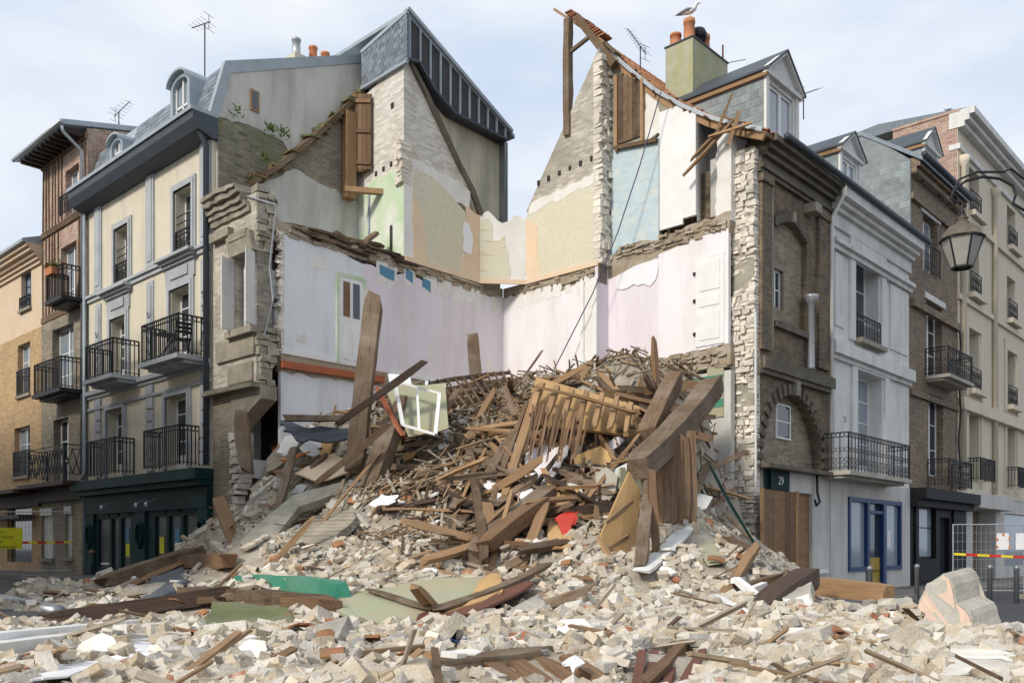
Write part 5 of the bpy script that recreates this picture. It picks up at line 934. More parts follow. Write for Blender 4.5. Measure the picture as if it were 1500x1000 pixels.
part(MB().bar(s[3], s[2], .08, .1), 'ridge_flashing', 'zinc', T); part(MB().bar((4.36, s[0][1], s[0][2] - .02), (4.36, s[1][1], s[1][2] - .02), .1, .06), 'eave_flashing', 'zinc', T)
part(MB().box(8.4, 8.55, 7.9, 8.2, 9.5, 13.5), 'corner_post', 'grey_metal', T)
# ------------------------------------------------------------------ the heap: a height field from points read on the photograph, each with its distance
CP = [(330, 800, 20), (310, 830, 19.5), (420, 700, 19.5), (400, 780, 17.5), (480, 612, 21.2), (418, 650, 20.8), (450, 622, 21.2), (520, 603, 21.2), (550, 596, 21.4), (440, 690, 19.4), (460, 800, 15.5), (440, 850, 13), (560, 800, 15), (560, 720, 17.5), (600, 640, 20), (600, 578, 22),
      (680, 850, 12.5), (680, 780, 14.5), (680, 690, 17), (700, 618, 20), (720, 570, 23), (800, 855, 12), (800, 790, 14), (800, 710, 16), (800, 610, 18), (790, 562, 21), (800, 556, 24), (900, 885, 10.5), (900, 825, 12.5), (900, 765, 14.5),
      (900, 690, 16), (900, 610, 17.5), (930, 522, 20), (900, 532, 22.5), (1000, 885, 10.5), (1000, 815, 13), (1000, 765, 15), (1000, 660, 17.5), (1000, 575, 19.5), (1000, 538, 21), (1060, 825, 14.5), (1060, 775, 19.3), (1058, 700, 21.6), (1046, 650, 22),
      (1095, 812, 18.5), (1120, 842, 16), (1100, 795, 21), (1180, 866, 14), (1250, 892, 11.2), (250, 865, 14), (250, 850, 18)]
CPW = [tuple(PW(*p)) for p in CP]
for x in (-5, -3.6, -2.4, -1.2, 0, 1.2, 2.4, 3.6, 5): CPW += [(x, 4.6, .10), (x * 1.1, 6.2, .30), (x * 1.25, 7.6, .40)]
CPW += [(-4.5, 8.6, .30), (-3.2, 8.8, .34), (-1.6, 8.9, .36), (0, 9.3, .42), (1.5, 9.6, .46), (3, 9.6, .42), (4.2, 9.3, .30), (5.4, 8.8, .2), (6.5, 9.5, -.05), (7, 12, -.25), (7.5, 16, -.3), (5.8, 12, .02), (6.2, 14.5, -.2), (7.6, 20, -.3), (-5.5, 10.5, .2), (-4, 10.8, .26), (-2.4, 10.6, .36), (-7, 12, .1), (-8, 16, .1), (-9, 20, .1), (-5.2, 13.5, .25), (-6.6, 17, .3), (-7.6, 9, .2), (-7, 6, .2), (7, 6, .1),
        (-8.5, 24, .2), (-4.8, 23.5, 2.5), (-5.6, 21.5, 1.6), (-2.5, 24, 4.6), (0, 26, 5.4), (2.5, 25, 5.5), (4.5, 22, 4.2), (5.5, 20, 2.2), (9, 24, -.3), (9, 18, -.3)]
for u, v, z in ((9.7, -.6, .75), (10.6, -.6, .5), (11.6, -.6, .2), (13, -.6, -.25), (15, -.6, -.35), (10, -2.5, .6), (12, -3, .1), (14, -3, -.35), (16, -4, -.35), (12, -5.5, .05), (14, -6, -.35)): CPW.append((*w2(u, v), z))
CPA = np.array(CPW)
def hraw(X, Y):
    d2 = (CPA[:, 0][:, None] - X[None]) ** 2 + (CPA[:, 1][:, None] - Y[None]) ** 2 + .04; w = d2 ** -2.0; return (w * CPA[:, 2][:, None]).sum(0) / w.sum(0)
GX0, GX1, GY0, GY1, GS = -9.5, 9.5, 3.4, 27.4, .14
gx = np.arange(GX0, GX1 + GS / 2, GS); gy = np.arange(GY0, GY1 + GS / 2, GS); XX, YY = np.meshgrid(gx, gy); HH_ = np.concatenate([hraw(XX[i], YY[i]) for i in range(len(gy))]).reshape(XX.shape)
for it in range(5): HH_[1:-1, 1:-1] = (HH_[1:-1, 1:-1] * 2 + HH_[:-2, 1:-1] + HH_[2:, 1:-1] + HH_[1:-1, :-2] + HH_[1:-1, 2:]) / 6
for j in range(len(gy)):
    for i in range(len(gx)):
        p = Vector((gx[i], gy[j], 0)); HH_[j, i] += .10 * mnoise.noise(p * 1.1) + .06 * mnoise.noise(p * 2.9) + .03 * mnoise.noise(p * 6)
def hz(X, Y):
    fx = (X - GX0) / GS; fy = (Y - GY0) / GS; i = int(max(0, min(len(gx) - 2, fx))); j = int(max(0, min(len(gy) - 2, fy))); a = max(0, min(1, fx - i)); b = max(0, min(1, fy - j))
    return (HH_[j, i] * (1 - a) + HH_[j, i + 1] * a) * (1 - b) + (HH_[j + 1, i] * (1 - a) + HH_[j + 1, i + 1] * a) * b
def hn(X, Y): e = .2; return Vector(((hz(X - e, Y) - hz(X + e, Y)) / (2 * e), (hz(X, Y - e) - hz(X, Y + e)) / (2 * e), 1)).normalized()
def hit(px, py, up=0.0):
    Y = 3.6
    while Y < 27:
        p = PW(px, py, Y)
        if p.z < max(hz(p.x, Y), gz(p.x, Y)): break
        Y += .04
    d = PW(px, py, 1) - Vector((0, 0, CZ)); d = Vector((d.x, 1, d.z)); return PW(px, py, max(3, Y - up / d.length))
for j in range(len(gy)):
    for i in range(len(gx)):
        u, v, _ = uvz(gx[i], gy[j], 0)
        if u > 7.0 and v < 2.5: HH_[j, i] = min(HH_[j, i], max(-.5, 1.15 + max(0, 8.9 - u) * 2.0 + max(0, v - .4) * 1.6 - max(0, u - 8.9) * .42))
for j in range(len(gy)):
    for i in range(len(gx)):
        u, v, _ = uvz(gx[i], gy[j], 0); px = CX + gx[i] / gy[j] * F
        if v < 0 and u > 2.5: HH_[j, i] = min(HH_[j, i], max(.55, 3.0 + v * .8 - (u - 2.5) * .22))
        if px > 1190 and gy[j] > 12: HH_[j, i] = min(HH_[j, i], gz(gx[i], gy[j]) - .05 + max(0, 1240 - px) * .01)
m = MB(); nx = len(gx)
m.v = [(gx[i], gy[j], float(HH_[j, i])) for j in range(len(gy)) for i in range(nx)]
m.f = [(j * nx + i, j * nx + i + 1, (j + 1) * nx + i + 1, (j + 1) * nx + i) for j in range(len(gy) - 1) for i in range(nx - 1)
       if max(HH_[j, i], HH_[j + 1, i + 1]) > gz(gx[i], gy[j]) - .06 and not (lambda q: (q[0] < -.1 and q[1] > 10.1) or (q[1] < -.05 and q[0] > 9.6 and False) or q[1] > 10.2 or q[0] > 9.3 and q[1] > .1)(uvz(gx[i], gy[j], 0))]
mo = solo(m, 'rubble_mound', 'dust', 'dusty heap of crushed mortar and earth under the debris', 'rubble', kind='stuff', smooth=True)
# ------------------------------------------------------------------ bricks
PAL = [((.60, .53, .42), 5), ((.65, .60, .52), 5), ((.54, .445, .32), 2), ((.71, .68, .62), 4), ((.46, .39, .30), 2), ((.40, .17, .09), .35), ((.38, .36, .33), 1.2)]
pw = np.array([p[1] for p in PAL]); pw = pw / pw.sum(); pc_ = np.array([p[0] for p in PAL])
def rotm(n, tilt):
    """random rotations: yaw free, tilt limited (n x 3 x 3)"""
    yaw = RNG.uniform(0, 2 * math.pi, n); ax = RNG.uniform(0, 2 * math.pi, n); t = np.abs(RNG.normal(0, tilt, n)); out = np.zeros((n, 3, 3))
    for i in range(n): out[i] = np.array(Matrix.Rotation(t[i], 3, Vector((math.cos(ax[i]), math.sin(ax[i]), 0))) @ Matrix.Rotation(yaw[i], 3, 'Z'))
    return out
def zone(X, Y):
    """how brick-covered the heap is here, 0..1"""
    px = CX + X / Y * F; z = hz(X, Y); py = HY - (z - CZ) / Y * F; u, v, _ = uvz(X, Y, 0)
    if u > 8.6 and v > 0 or v > 9.9 or (u < 0 and v > 10.0) or z < gz(X, Y) - .03 or (v < .1 and u > 9.3 and Y > 17.5): return 0
    if Y < 10.2: return 1.0 if abs(X) < 6.6 else .3
    if px < 330 and Y < 18: return .25
    if px > 1180: return .55 if Y < 14 else .12
    if 330 <= px < 720 and py > 690: return .95
    if px > 820 and py > 725: return 1.0
    if 560 < px < 1030 and py < 720: return .16
    if px >= 1030: return .9
    return .45
EXC = []
def excl(X, Y):
    for kind, bb, d in EXC:
        if bb[0] <= X <= bb[1] and bb[2] <= Y <= bb[3]:
            if kind == 's':
                a, b, w = d; ab = b - a; t = max(0, min(1, ((X - a[0]) * ab[0] + (Y - a[1]) * ab[1]) / max(1e-6, ab.dot(ab)))); 
                if math.hypot(X - a[0] - ab[0] * t, Y - a[1] - ab[1] * t) < w: return True
            else:
                c = False; n = len(d); j = n - 1
                for i in range(n):
                    if (d[i][1] > Y) != (d[j][1] > Y) and X < (d[j][0] - d[i][0]) * (Y - d[i][1]) / (d[j][1] - d[i][1]) + d[i][0]: c = not c
                    j = i
                if c: return True
    return False
def scatter(n, size_fn, tilt, lo, hi, name, label, zone_fn=zone, pal=None, mat='brick_loose'):
    P = []
    while len(P) < n:
        Y = 4.0 + 20 * RNG.random() ** 1.5; X = RNG.uniform(-.62 * Y - .3, .62 * Y + .3)
        if GX0 < X < GX1 and RNG.random() < zone_fn(X, Y) and not excl(X, Y): P.append((X, Y))
    R = rotm(n, tilt); verts = np.zeros((n, 8, 3)); base = np.array([(-1, -1, -1), (1, -1, -1), (1, 1, -1), (-1, 1, -1), (-1, -1, 1), (1, -1, 1), (1, 1, 1), (-1, 1, 1)], float); S = size_fn(n)
    for i, (X, Y) in enumerate(P):
        nrm = hn(X, Y); q = Vector((0, 0, 1)).rotation_difference(nrm).to_matrix(); M = np.array(q) @ R[i]
        b = base * (S[i] / 2) * RNG.uniform(.9, 1.05, (8, 3)); verts[i] = b @ M.T + np.array((X, Y, hz(X, Y) + RNG.uniform(lo, hi)))
    fc = [(3, 2, 1, 0), (4, 5, 6, 7), (0, 1, 5, 4), (1, 2, 6, 5), (2, 3, 7, 6), (3, 0, 4, 7)]
    me = bpy.data.meshes.new(name); me.from_pydata(verts.reshape(-1, 3).tolist(), [], [tuple(k * 8 + a for a in f) for k in range(n) for f in fc])
    col = (pc_[RNG.choice(len(PAL), n, p=pw)] if pal is None else np.array(pal)[RNG.choice(len(pal), n)]) * RNG.uniform(.8, 1.15, (n, 1)); at = me.color_attributes.new('tint', 'FLOAT_COLOR', 'POINT')
    at.data.foreach_set('color', np.concatenate([np.repeat(col, 8, 0), np.ones((n * 8, 1))], 1).astype(np.float32).ravel())
    me.materials.append(MATS[mat]); o = bpy.data.objects.new(name, me); COL.objects.link(o); return tag(o, label, 'rubble', kind='stuff')
def sz_brick(n): s = np.tile(np.array([.22, .108, .062]), (n, 1)); s[:, 0] *= RNG.choice([1, .95, .62, .5, .4], n); return s * RNG.uniform(.9, 1.1, (n, 1))
def sz_lump(n): return RNG.uniform(.05, .15, (n, 3)) * np.array([1.2, 1, .8])
def sz_chip(n): return RNG.uniform(.012, .06, (n, 3))
SCATTER = '''scatter(10000, sz_brick, .55, -.03, .085, 'brick_rubble', 'countless pale broken bricks covering the heap')
scatter(4500, sz_lump, .8, -.03, .05, 'mortar_rubble', 'lumps of pale mortar and stone between the bricks')
scatter(420, lambda n: RNG.uniform(.14, .38, (n, 3)) * np.array([1.1, 1, .6]), .6, -.06, .03, 'masonry_rubble', 'larger lumps of broken masonry among the bricks')
scatter(26000, sz_chip, 1.0, -.01, .05, 'chip_rubble', 'small chips and crumbs of brick over the heap')'''
# the 300 bricks that show largest, each its own object
BM = []
for k in range(12):
    bm = bmesh.new(); bmesh.ops.create_cube(bm, size=1); L = [.225, .22, .215, .15, .12, .18][k % 6]
    for v in bm.verts: v.co = Vector((v.co.x * L, v.co.y * .11, v.co.z * .063))
    bmesh.ops.bevel(bm, geom=bm.edges[:] + bm.verts[:], offset=.007, segments=1, affect='EDGES')
    for v in bm.verts: v.co += mnoise.noise_vector(v.co * 14 + Vector((k * 7, 0, 0))) * .011
    me = bpy.data.meshes.new('brick'); bm.to_mesh(me); bm.free(); c = PAL[[0, 1, 2, 3, 0, 1, 4, 1, 0, 3, 2, 6][k]][0]; at = me.color_attributes.new('tint', 'FLOAT_COLOR', 'POINT')
    for d in at.data: d.color = (*c, 1)
    me.materials.append(MATS['brick_loose']); BM.append(me)
def hero_bricks():
  cnt = 0
  while cnt < 300:
      Y = random.uniform(5.2, 8.6) if cnt < 230 else random.uniform(8.6, 13.5); X = random.uniform(-.6 * Y, .6 * Y)
      if random.random() > zone(X, Y) or excl(X, Y): continue
      o = bpy.data.objects.new('brick', random.choice(BM)); COL.objects.link(o); nrm = hn(X, Y); q = Vector((0, 0, 1)).rotation_difference(nrm)
      t = abs(random.gauss(0, .5)); ax = random.uniform(0, 6.28); M = q.to_matrix() @ Matrix.Rotation(t, 3, Vector((math.cos(ax), math.sin(ax), 0))) @ Matrix.Rotation(random.uniform(0, 6.28), 3, 'Z')
      o.matrix_world = Matrix.Translation((X, Y, hz(X, Y) + random.uniform(.03, .085))) @ M.to_4x4(); cnt += 1
      bk = BM.index(o.data); wd_ = ['beige', 'cream', 'ochre', 'whitish', 'beige', 'cream', 'brownish', 'cream', 'beige', 'whitish', 'ochre', 'grey'][bk] + (' whole' if bk % 6 < 3 else ' broken'); tag(o, '%s brick lying loose on top of the rubble' % wd_, 'brick', 'loose %s bricks' % wd_)
# ------------------------------------------------------------------ timbers and boards
def timber(p, q, w, h, mat, label, cat='beam', name='timber_beam', group=None, roll=0.0, rough=.02, split=True):
    p = Vector(p); q = Vector(q); L = (q - p).length; x = (q - p).normalized(); up = Vector((0, 0, 1))
    if abs(x.z) > .93: up = Vector((0, -1, 0))
    y = up.cross(x).normalized(); z = x.cross(y); n = max(3, int(L / .25)); m = MB()
    sd = random.uniform(0, 99); bow = random.uniform(-.018, .018) * L if split else 0
    for i in range(n + 1):
        t = i / n; s = 1.0 if 0 < i < n else random.uniform(.82, 1.0)
        for a, b in ((-1, -1), (1, -1), (1, 1), (-1, 1)):
            s = s if 0 < i < n or not split else random.uniform(.68, 1.0); c = Vector((t * L, a * w / 2 * s, b * h / 2 * s + bow * math.sin(math.pi * t))); c += mnoise.noise_vector(Vector((t * L * 1.3, a * 2, b * 2 + sd))) * rough
            if i in (0, n) and split: c.x += random.uniform(-.7, .7) * min(max(w, h), .16)
            m.v.append(tuple(c))
    for i in range(n):
        for k in range(4): m.f.append((i * 4 + k, i * 4 + (k + 1) % 4, i * 4 + 4 + (k + 1) % 4, i * 4 + 4 + k))
    m.f.append((0, 1, 2, 3)); m.f.append((n * 4 + 3, n * 4 + 2, n * 4 + 1, n * 4))
    o = bpy.data.objects.new(name, mesh_of(name, m, (0, 0, 0))); COL.objects.link(o); M = Matrix((x, y, z)).transposed().to_4x4(); M.translation = p; o.matrix_world = M @ Matrix.Rotation(roll, 4, 'X')
    o.data.materials.append(MATS[mat]); OFF[o.name] = Vector((0, 0, 0)); return tag(o, label, cat, group)
def T2(a, b, w, h, mat, label, **k):          # a, b: (px, py, metres in front of the heap surface) or (px, py, Y) when Y > 8
    f = lambda s: PW(*s) if s[2] > 8 else hit(s[0], s[1], s[2]); A_, B_ = f(a), f(b)
    if a[2] < 8 and b[2] < 8: A2, B2 = A_.to_2d(), B_.to_2d(); r = w * .5 + .06; EXC.append(('s', (min(A2.x, B2.x) - r, max(A2.x, B2.x) + r, min(A2.y, B2.y) - r, max(A2.y, B2.y) + r), (A2, B2, r)))
    return timber(A_, B_, w, h, mat, label, **k)
def board(pts, th, mat, label, cat='board', name='board', sub=3, wob=.02):      # sheet through pixel points on the heap
    P = [PW(*s) if s[2] > 8 else hit(s[0], s[1], s[2]) for s in pts]; c = sum(P, Vector()) / len(P); nrm = Vector()
    for i in range(len(P)): nrm += (P[i] - c).cross(P[(i + 1) % len(P)] - c)
    nrm.normalize(); P = [p - nrm * (p - c).dot(nrm) * .85 for p in P]; out = []
    if pts[0][2] < 8: EXC.append(('p', (min(p.x for p in P), max(p.x for p in P), min(p.y for p in P), max(p.y for p in P)), [(p.x, p.y) for p in P]))
    for i in range(len(P)):
        for k in range(sub): t = k / sub; out.append(P[i].lerp(P[(i + 1) % len(P)], t) + Vector((random.uniform(-wob, wob), random.uniform(-wob, wob), random.uniform(-wob, wob))))
    m = MB(); m.prism(out, nrm * th); return solo(m, name, mat, label, cat)
W = 'wood_old'
T2((549, 432, 19.6), (519, 690, 18.2), .36, .34, 'wood_grey', 'tall squared post leaning upright out of the heap before the white door', name='leaning_post', cat='post')
T2((590, 585, 18.6), (541, 722, 17.2), .36, .34, 'wood_grey', 'shorter grey round-edged post leaning beside the tall post', name='leaning_post', cat='post')
T2((622, 530, 17.8), (492, 622, 17.6), .13, .12, 'wood_dark', 'long dark thin beam lying across the leaning posts')
T2((571, 620, 17.2), (465, 706, 17.0), .13, .12, W, 'thin weathered beam propped over the pinkish board')
T2((1046, 562, 17.6), (932, 686, 13.9), .38, .36, 'wood_grey', 'massive squared beam sticking out over the tan panels, its cut end showing', rough=.03)
T2((990, 552, 17.6), (948, 640, 15.6), .3, .3, W, 'dark split beam just behind the massive beam')
T2((822, 712, .2), (694, 816, .2), .34, .3, 'wood_grey', 'thick pale-edged beam sloping down through the middle of the heap')
T2((800, 735, .5), (712, 800, .5), .26, .24, 'wood_brown', 'brown beam lying on the thick sloping beam')
T2((686, 655, .5), (711, 822, .6), .13, .13, W, 'slim upright timber standing in front of the heap')
T2((951, 706, 14.0), (938, 830, .15), .17, .15, 'wood_grey', 'weathered upright post under the massive beam'); T2((954, 690, 13.6), (962, 815, .15), .12, .1, 'wood_brown', 'narrow upright batten beside the weathered post')
for k in range(6): T2((962 + k * 10, 642 + random.uniform(-3, 3), 14.9 + k * .05), (964 + k * 10, 764 + random.uniform(-6, 4), 14.6 + k * .05), .17, .03, ['wood_brown', 'wood_old', 'wood_old'][k % 3], 'upright brown wall board in the panel standing behind the posts', cat='board', name='wall_board', group='upright boards behind the posts', rough=.005)
b = board([(923, 690, 13.7), (873, 786, 12.9), (903, 842, 12.7), (925, 815, 13.2), (934, 720, 13.8)], .04, 'tan_board', 'large tan panel standing on edge with battens across it', 'panel', 'tan_panel', 1, 0)
T2((925, 735, 13.3), (888, 765, 12.7), .05, .06, 'wood_tan', 'thin pale batten across the tan panel', cat='batten', name='batten'); T2((921, 785, 13.0), (882, 808, 12.5), .05, .06, 'wood_tan', 'lower thin batten across the tan panel', cat='batten', name='batten'); T2((875, 785, 12.6), (912, 842, 12.3), .07, .05, 'wood_tan', 'loose lath leaning on the foot of the tan panel', cat='batten', name='batten')
# fallen ceiling with joists
board([(785, 556, 17.6), (938, 592, 17.2), (930, 640, 16.6), (800, 622, 16.4), (770, 606, 16.5)], .05, 'tan_board', 'fallen wooden ceiling lying tilted on the heap', 'ceiling panel', 'ceiling_panel', 1, 0)
for k in range(7): f = k / 6; T2((795 + 130 * f, 560 + 28 * f, 17.0), (778 + 138 * f, 606 + 28 * f, 16.1), .1, .1, 'wood_tan', 'short joist across the fallen wooden ceiling', cat='joist', name='joist', group='joists of the fallen ceiling')
T2((783, 566, 16.6), (930, 604, 16.4), .12, .05, 'wood_tan', 'long pale edge plank of the fallen ceiling', cat='plank', name='plank'); T2((792, 560, 16.9), (738, 728, 15.3), .16, .06, 'wood_tan', 'long tan ladder-like plank running down beside the laths', cat='plank', name='plank'); T2((772, 590, 16.6), (722, 735, 15.4), .1, .05, W, 'narrow plank parallel to the long tan plank', cat='plank', name='plank')
for k in range(22): f = k / 21; x = 782 + 80 * f; T2((x + random.uniform(-3, 3), 598 + 10 * f + random.uniform(-10, 6), 16.0), (x - 12 + random.uniform(-3, 3), 664 + 4 * f + random.uniform(-14, 14), 15.3), .035, .012, 'wood_brown', 'thin split lath in the fan of laths below the ceiling', cat='lath', name='lath', group='fan of split laths', rough=.006)
for k in range(26): f = k / 25; x = 800 + 140 * f; y = 640 + 10 * math.sin(k); T2((x, y - 20 + random.uniform(-12, 8), .5), (x + random.uniform(-26, 10), y + 18 + random.uniform(-8, 10), .4), .04, .014, random.choice(['wood_tan', 'wood_brown']), 'short lath sticking from the rubble under the ceiling', cat='lath', name='lath', group='laths sticking from the rubble', rough=.006)
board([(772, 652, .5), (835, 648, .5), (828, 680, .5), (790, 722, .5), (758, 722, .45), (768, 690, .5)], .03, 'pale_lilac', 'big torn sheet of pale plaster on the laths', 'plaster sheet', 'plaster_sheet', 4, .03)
board([(755, 720, .4), (800, 705, .4), (812, 712, .4), (775, 738, .4)], .03, 'white_plaster', 'narrow white plaster strip below the big plaster sheet', 'plaster sheet', 'plaster_sheet', 3, .02)
board([(840, 668, .6), (880, 652, .6), (905, 672, .6), (890, 680, .6), (842, 682, .6)], .12, 'tan_board', 'tan box-shaped wooden case half buried in laths', 'case', 'wooden_case', 1, 0)
T2((834, 683, .7), (905, 688, .7), .16, .14, 'wood_dark', 'dark round log below the wooden case', cat='log', name='log')
# roof lattice against the lilac wall
LA = [PW(628, 562, 20.8), PW(745, 546, 22.4), PW(768, 588, 21), PW(672, 618, 19.4)]
for k in range(6): f = k / 5; timber(LA[0].lerp(LA[3], f), LA[1].lerp(LA[2], f), .1, .1, 'wood_old', 'rafter of the fallen roof lattice before the lilac wall', 'rafter', 'rafter', 'rafters of the fallen roof lattice')
for k in range(11): f = k / 10; timber(LA[0].lerp(LA[1], f) + Vector((0, 0, .08)), LA[3].lerp(LA[2], f) + Vector((0, 0, .08)), .045, .03, 'wood_old', 'thin batten across the fallen roof lattice', 'batten', 'roof_batten', 'battens of the fallen roof lattice', rough=.008)
T2((692, 490, 22.6), (698, 560, 22.4), .3, .2, 'wood_grey', 'short broken post standing against the lilac wall', cat='post', name='broken_post')
board([(562, 565, 18.7), (652, 560, 18.8), (656, 630, 18.0), (600, 640, 17.7)], .03, 'dull_green', 'pale green sheet of wallboard behind the white window frame', 'board', 'wall_sheet', 3, .03)
fr = [PW(578, 558, 18.2), PW(644, 576, 18.0), PW(638, 636, 17.4), PW(590, 622, 17.6)]; wf = thing('fallen_window_frame', 'white fallen window frame standing on the heap', 'window frame', *fr[2], rot=False)
for i in range(4): part(MB().bar(fr[i], fr[(i + 1) % 4], .07, .05), 'frame_bar', 'white_paint', wf)
part(MB().bar(fr[0].lerp(fr[1], .5), fr[3].lerp(fr[2], .5), .05, .04), 'mullion', 'white_paint', wf); T2((866, 0 + 560, 18.6), (600, 640, 17.4), .06, .05, 'maroon', 'reddish batten', cat='batten', name='batten') if False else None
T2((552, 565, 18.4), (592, 640, 17.6), .09, .05, 'rust_red', 'reddish plank edge beside the white window frame', cat='plank', name='plank')
board([(432, 690, .5), (488, 666, .5), (520, 684, .5), (470, 708, .4)], .03, 'peach_plaster', 'pinkish-brown cardboard sheet on the left slope', 'sheet', 'cardboard_sheet', 3, .03)
board([(395, 640, .5), (425, 662, .5), (452, 660, .5), (430, 672, .45), (400, 668, .4)], .04, 'orange', 'broken orange-brown wooden chair seat at the kitchen opening', 'board', 'broken_board', 2, .03)
board([(412, 614, 19.8), (455, 628, 19.4), (515, 626, 19.2), (510, 642, 18.9), (440, 644, 19.0), (416, 630, 19.4)], .05, 'tarp', 'crumpled grey tarpaulin under the white wall', 'tarpaulin', 'tarpaulin', 4, .06)
T2((418, 612, 19.2), (512, 612, 19.0), .2, .12, 'wood_grey', 'wooden shelf plank lying over the grey tarpaulin', cat='plank', name='plank')
# fallen slabs of wall on the left slope
board([(352, 792, .5), (430, 735, .5), (500, 696, .5), (512, 712, .5), (440, 760, .5), (372, 806, .45)], .16, 'rubble_stone', 'long slab of fallen wall face on the left slope', 'wall slab', 'wall_slab', 3, .02)
board([(418, 792, .4), (462, 758, .45), (515, 738, .45), (522, 765, .4), (478, 800, .4)], .14, 'brick_grey', 'fallen piece of brick wall, courses still together', 'wall slab', 'wall_slab', 4, .04)
for i in range(26):
    f = i / 25; p = hit(360 + 145 * f, 788 - 82 * f + 14, .28); o = bpy.data.objects.new('brick', BM[i % 12]); COL.objects.link(o); o.matrix_world = Matrix.Translation(p) @ Matrix.Rotation(TH + 1.57 + random.uniform(-.15, .15), 4, 'Z') @ Matrix.Rotation(-.45, 4, 'X'); tag(o, 'brick still in row along the edge of the long fallen slab', 'brick', 'bricks along the fallen slab')
# sheets and boards in front
board([(490, 897, .5), (500, 868, .7), (612, 850, .8), (738, 843, .8), (700, 872, .75), (640, 905, .6), (600, 918, .5), (545, 912, .5)], .04, 'dull_green', 'large green-beige sheet of wallboard lying flat in front of the heap', 'board', 'wall_sheet', 3, .02)
board([(718, 846, 1.0), (782, 851, .95), (752, 872, .85), (690, 896, .75), (604, 919, .65), (612, 900, .75), (690, 868, .9)], .03, 'maroon', 'dark maroon board with a green edge over the wallboard', 'board', 'maroon_board', 2, .01)
board([(700, 852, 1.1), (728, 838, 1.1), (735, 862, 1.05), (690, 885, 1.0), (650, 897, .9)], .02, 'tan_board', 'torn tan paper curling on the maroon board', 'sheet', 'torn_sheet', 4, .04)
T2((802, 826, 1.1), (642, 892, 1.0), .17, .05, 'wood_grey', 'grey board lying across the flat wallboard', cat='plank', name='plank'); T2((540, 862, .95), (640, 890, .95), .12, .04, 'wood_grey', 'thin grey lath resting on the wallboard', cat='plank', name='plank')
T2((345, 856, .9), (503, 868, .8), .22, .26, 'green_paint', 'long turquoise painted box beam left of the wallboard', name='painted_beam')
board([(290, 922, .6), (312, 884, .8), (420, 884, .85), (432, 905, .7), (400, 922, .6)], .22, 'moss_board', 'moss-covered slab leaning in the rubble', 'slab', 'mossy_slab', 3, .03)
T2((275, 872, .95), (480, 890, .8), .3, .28, W, 'thick rotten beam behind the mossy slab'); T2((430, 890, .8), (486, 892, .7), .34, .3, 'wood_brown', 'sawn beam end beside the mossy slab')
T2((-20, 938, .6), (238, 911, .6), .16, .12, 'white_paint', 'long white moulding lying across the left rubble', cat='moulding', name='moulding', rough=.004, split=False); T2((-20, 955, .55), (300, 914, .6), .2, .14, 'white_render', 'second grey-white moulding lying in front of the first', cat='moulding', name='moulding', rough=.004, split=False)
pth = [hit(-30, 874, .2), hit(20, 882, .2), hit(85, 896, .15)]; o = solo(MB().tube(pth, .11, 12), 'fallen_downpipe', 'grey_metal', 'fallen grey downpipe lying in the street', 'pipe', smooth=True)
T2((148, 853, .3), (292, 806, .6), .3, .22, W, 'long charred beam lying across the street before the shopfront'); T2((60, 908, .2), (335, 868, .3), .2, .2, 'wood_dark', 'dark beam lying low along the street rubble'); T2((270, 825, .7), (335, 822, .5), .3, .26, 'wood_brown', 'broken brown beam end beside the charred beam'); T2((180, 890, .35), (320, 878, .35), .18, .1, W, 'flat plank stacked on the low dark beam', cat='plank', name='plank')
board([(196, 878, .4), (225, 848, .6), (268, 826, .7), (272, 848, .6), (235, 880, .4)], .06, 'tarp', 'black tarpaulin thrown over the street rubble', 'tarpaulin', 'tarpaulin', 4, .05)
T2((312, 794, .6), (424, 850, .5), .18, .1, 'cream', 'cream painted post lying slanted on the rubble', cat='post', name='painted_post', rough=.006); T2((319, 730, 18.9), (346, 800, 18.2), .3, .06, 'wood_tan', 'tan board leaning upright against the pier', cat='plank', name='plank'); T2((430, 655, 18.9), (405, 752, 17.6), .16, .12, 'wood_grey', 'grey plank leaning in the kitchen opening', cat='plank', name='plank')
T2((352, 600, 20.6), (361, 690, 20.3), .3, .22, 'wood_grey', 'grey timber standing inside the kitchen opening', cat='post', name='broken_post'); T2((405, 690, .6), (350, 745, .6), .3, .08, W, 'splintered dark board sliding out of the kitchen', cat='plank', name='plank')
# right-hand side
T2((1178, 855, 12.9), (1306, 868, 11.6), .26, .24, 'wood_tan', 'long brown beam end pointing at the bollards'); T2((1190, 842, 12.0), (1108, 902, 10.2), .3, .26, 'wood_dark', 'dark beam lying over the white frames'); T2((1060, 793, .4), (1188, 836, .35), .3, .26, 'wood_tan', 'split tan beam under the plank hoarding')
for a, b_ in (((1075, 850, .5), (1216, 836, .6)), ((1078, 848, .5), (1112, 876, .5)), ((1045, 874, .4), (1096, 901, .3)), ((1068, 878, .3), (1120, 856, .45))): T2(a, b_, .1, .08, 'white_paint', 'white painted window bar lying on the right rubble', cat='window bar', name='window_bar', group='white window bars on the right', rough=.004, split=False)
T2((1076, 905, .2), (1196, 931, .15), .12, .12, 'wood_brown', 'brown timber lying in front of the stone chunks'); T2((1140, 941, .25), (1322, 924, .3), .05, .03, 'maroon', 'thin bowed dark strip over the rubble', cat='strip', name='metal_strip'); T2((1208, 934, .15), (1290, 960, .15), .14, .12, 'wood_brown', 'short brown timber beside the bowed strip')
T2((1040, 682, .6), (1112, 806, .5), .08, .06, 'green_shop', 'green painted batten sloping down by the white wall end', cat='batten', name='batten'); T2((1055, 745, .5), (1108, 800, .4), .14, .05, 'wood_grey', 'grey plank beside the green batten', cat='plank', name='plank'); T2((1012, 764, .5), (940, 836, .3), .26, .05, 'white_render', 'pale grey board lying on the bricks', cat='plank', name='plank', rough=.004)
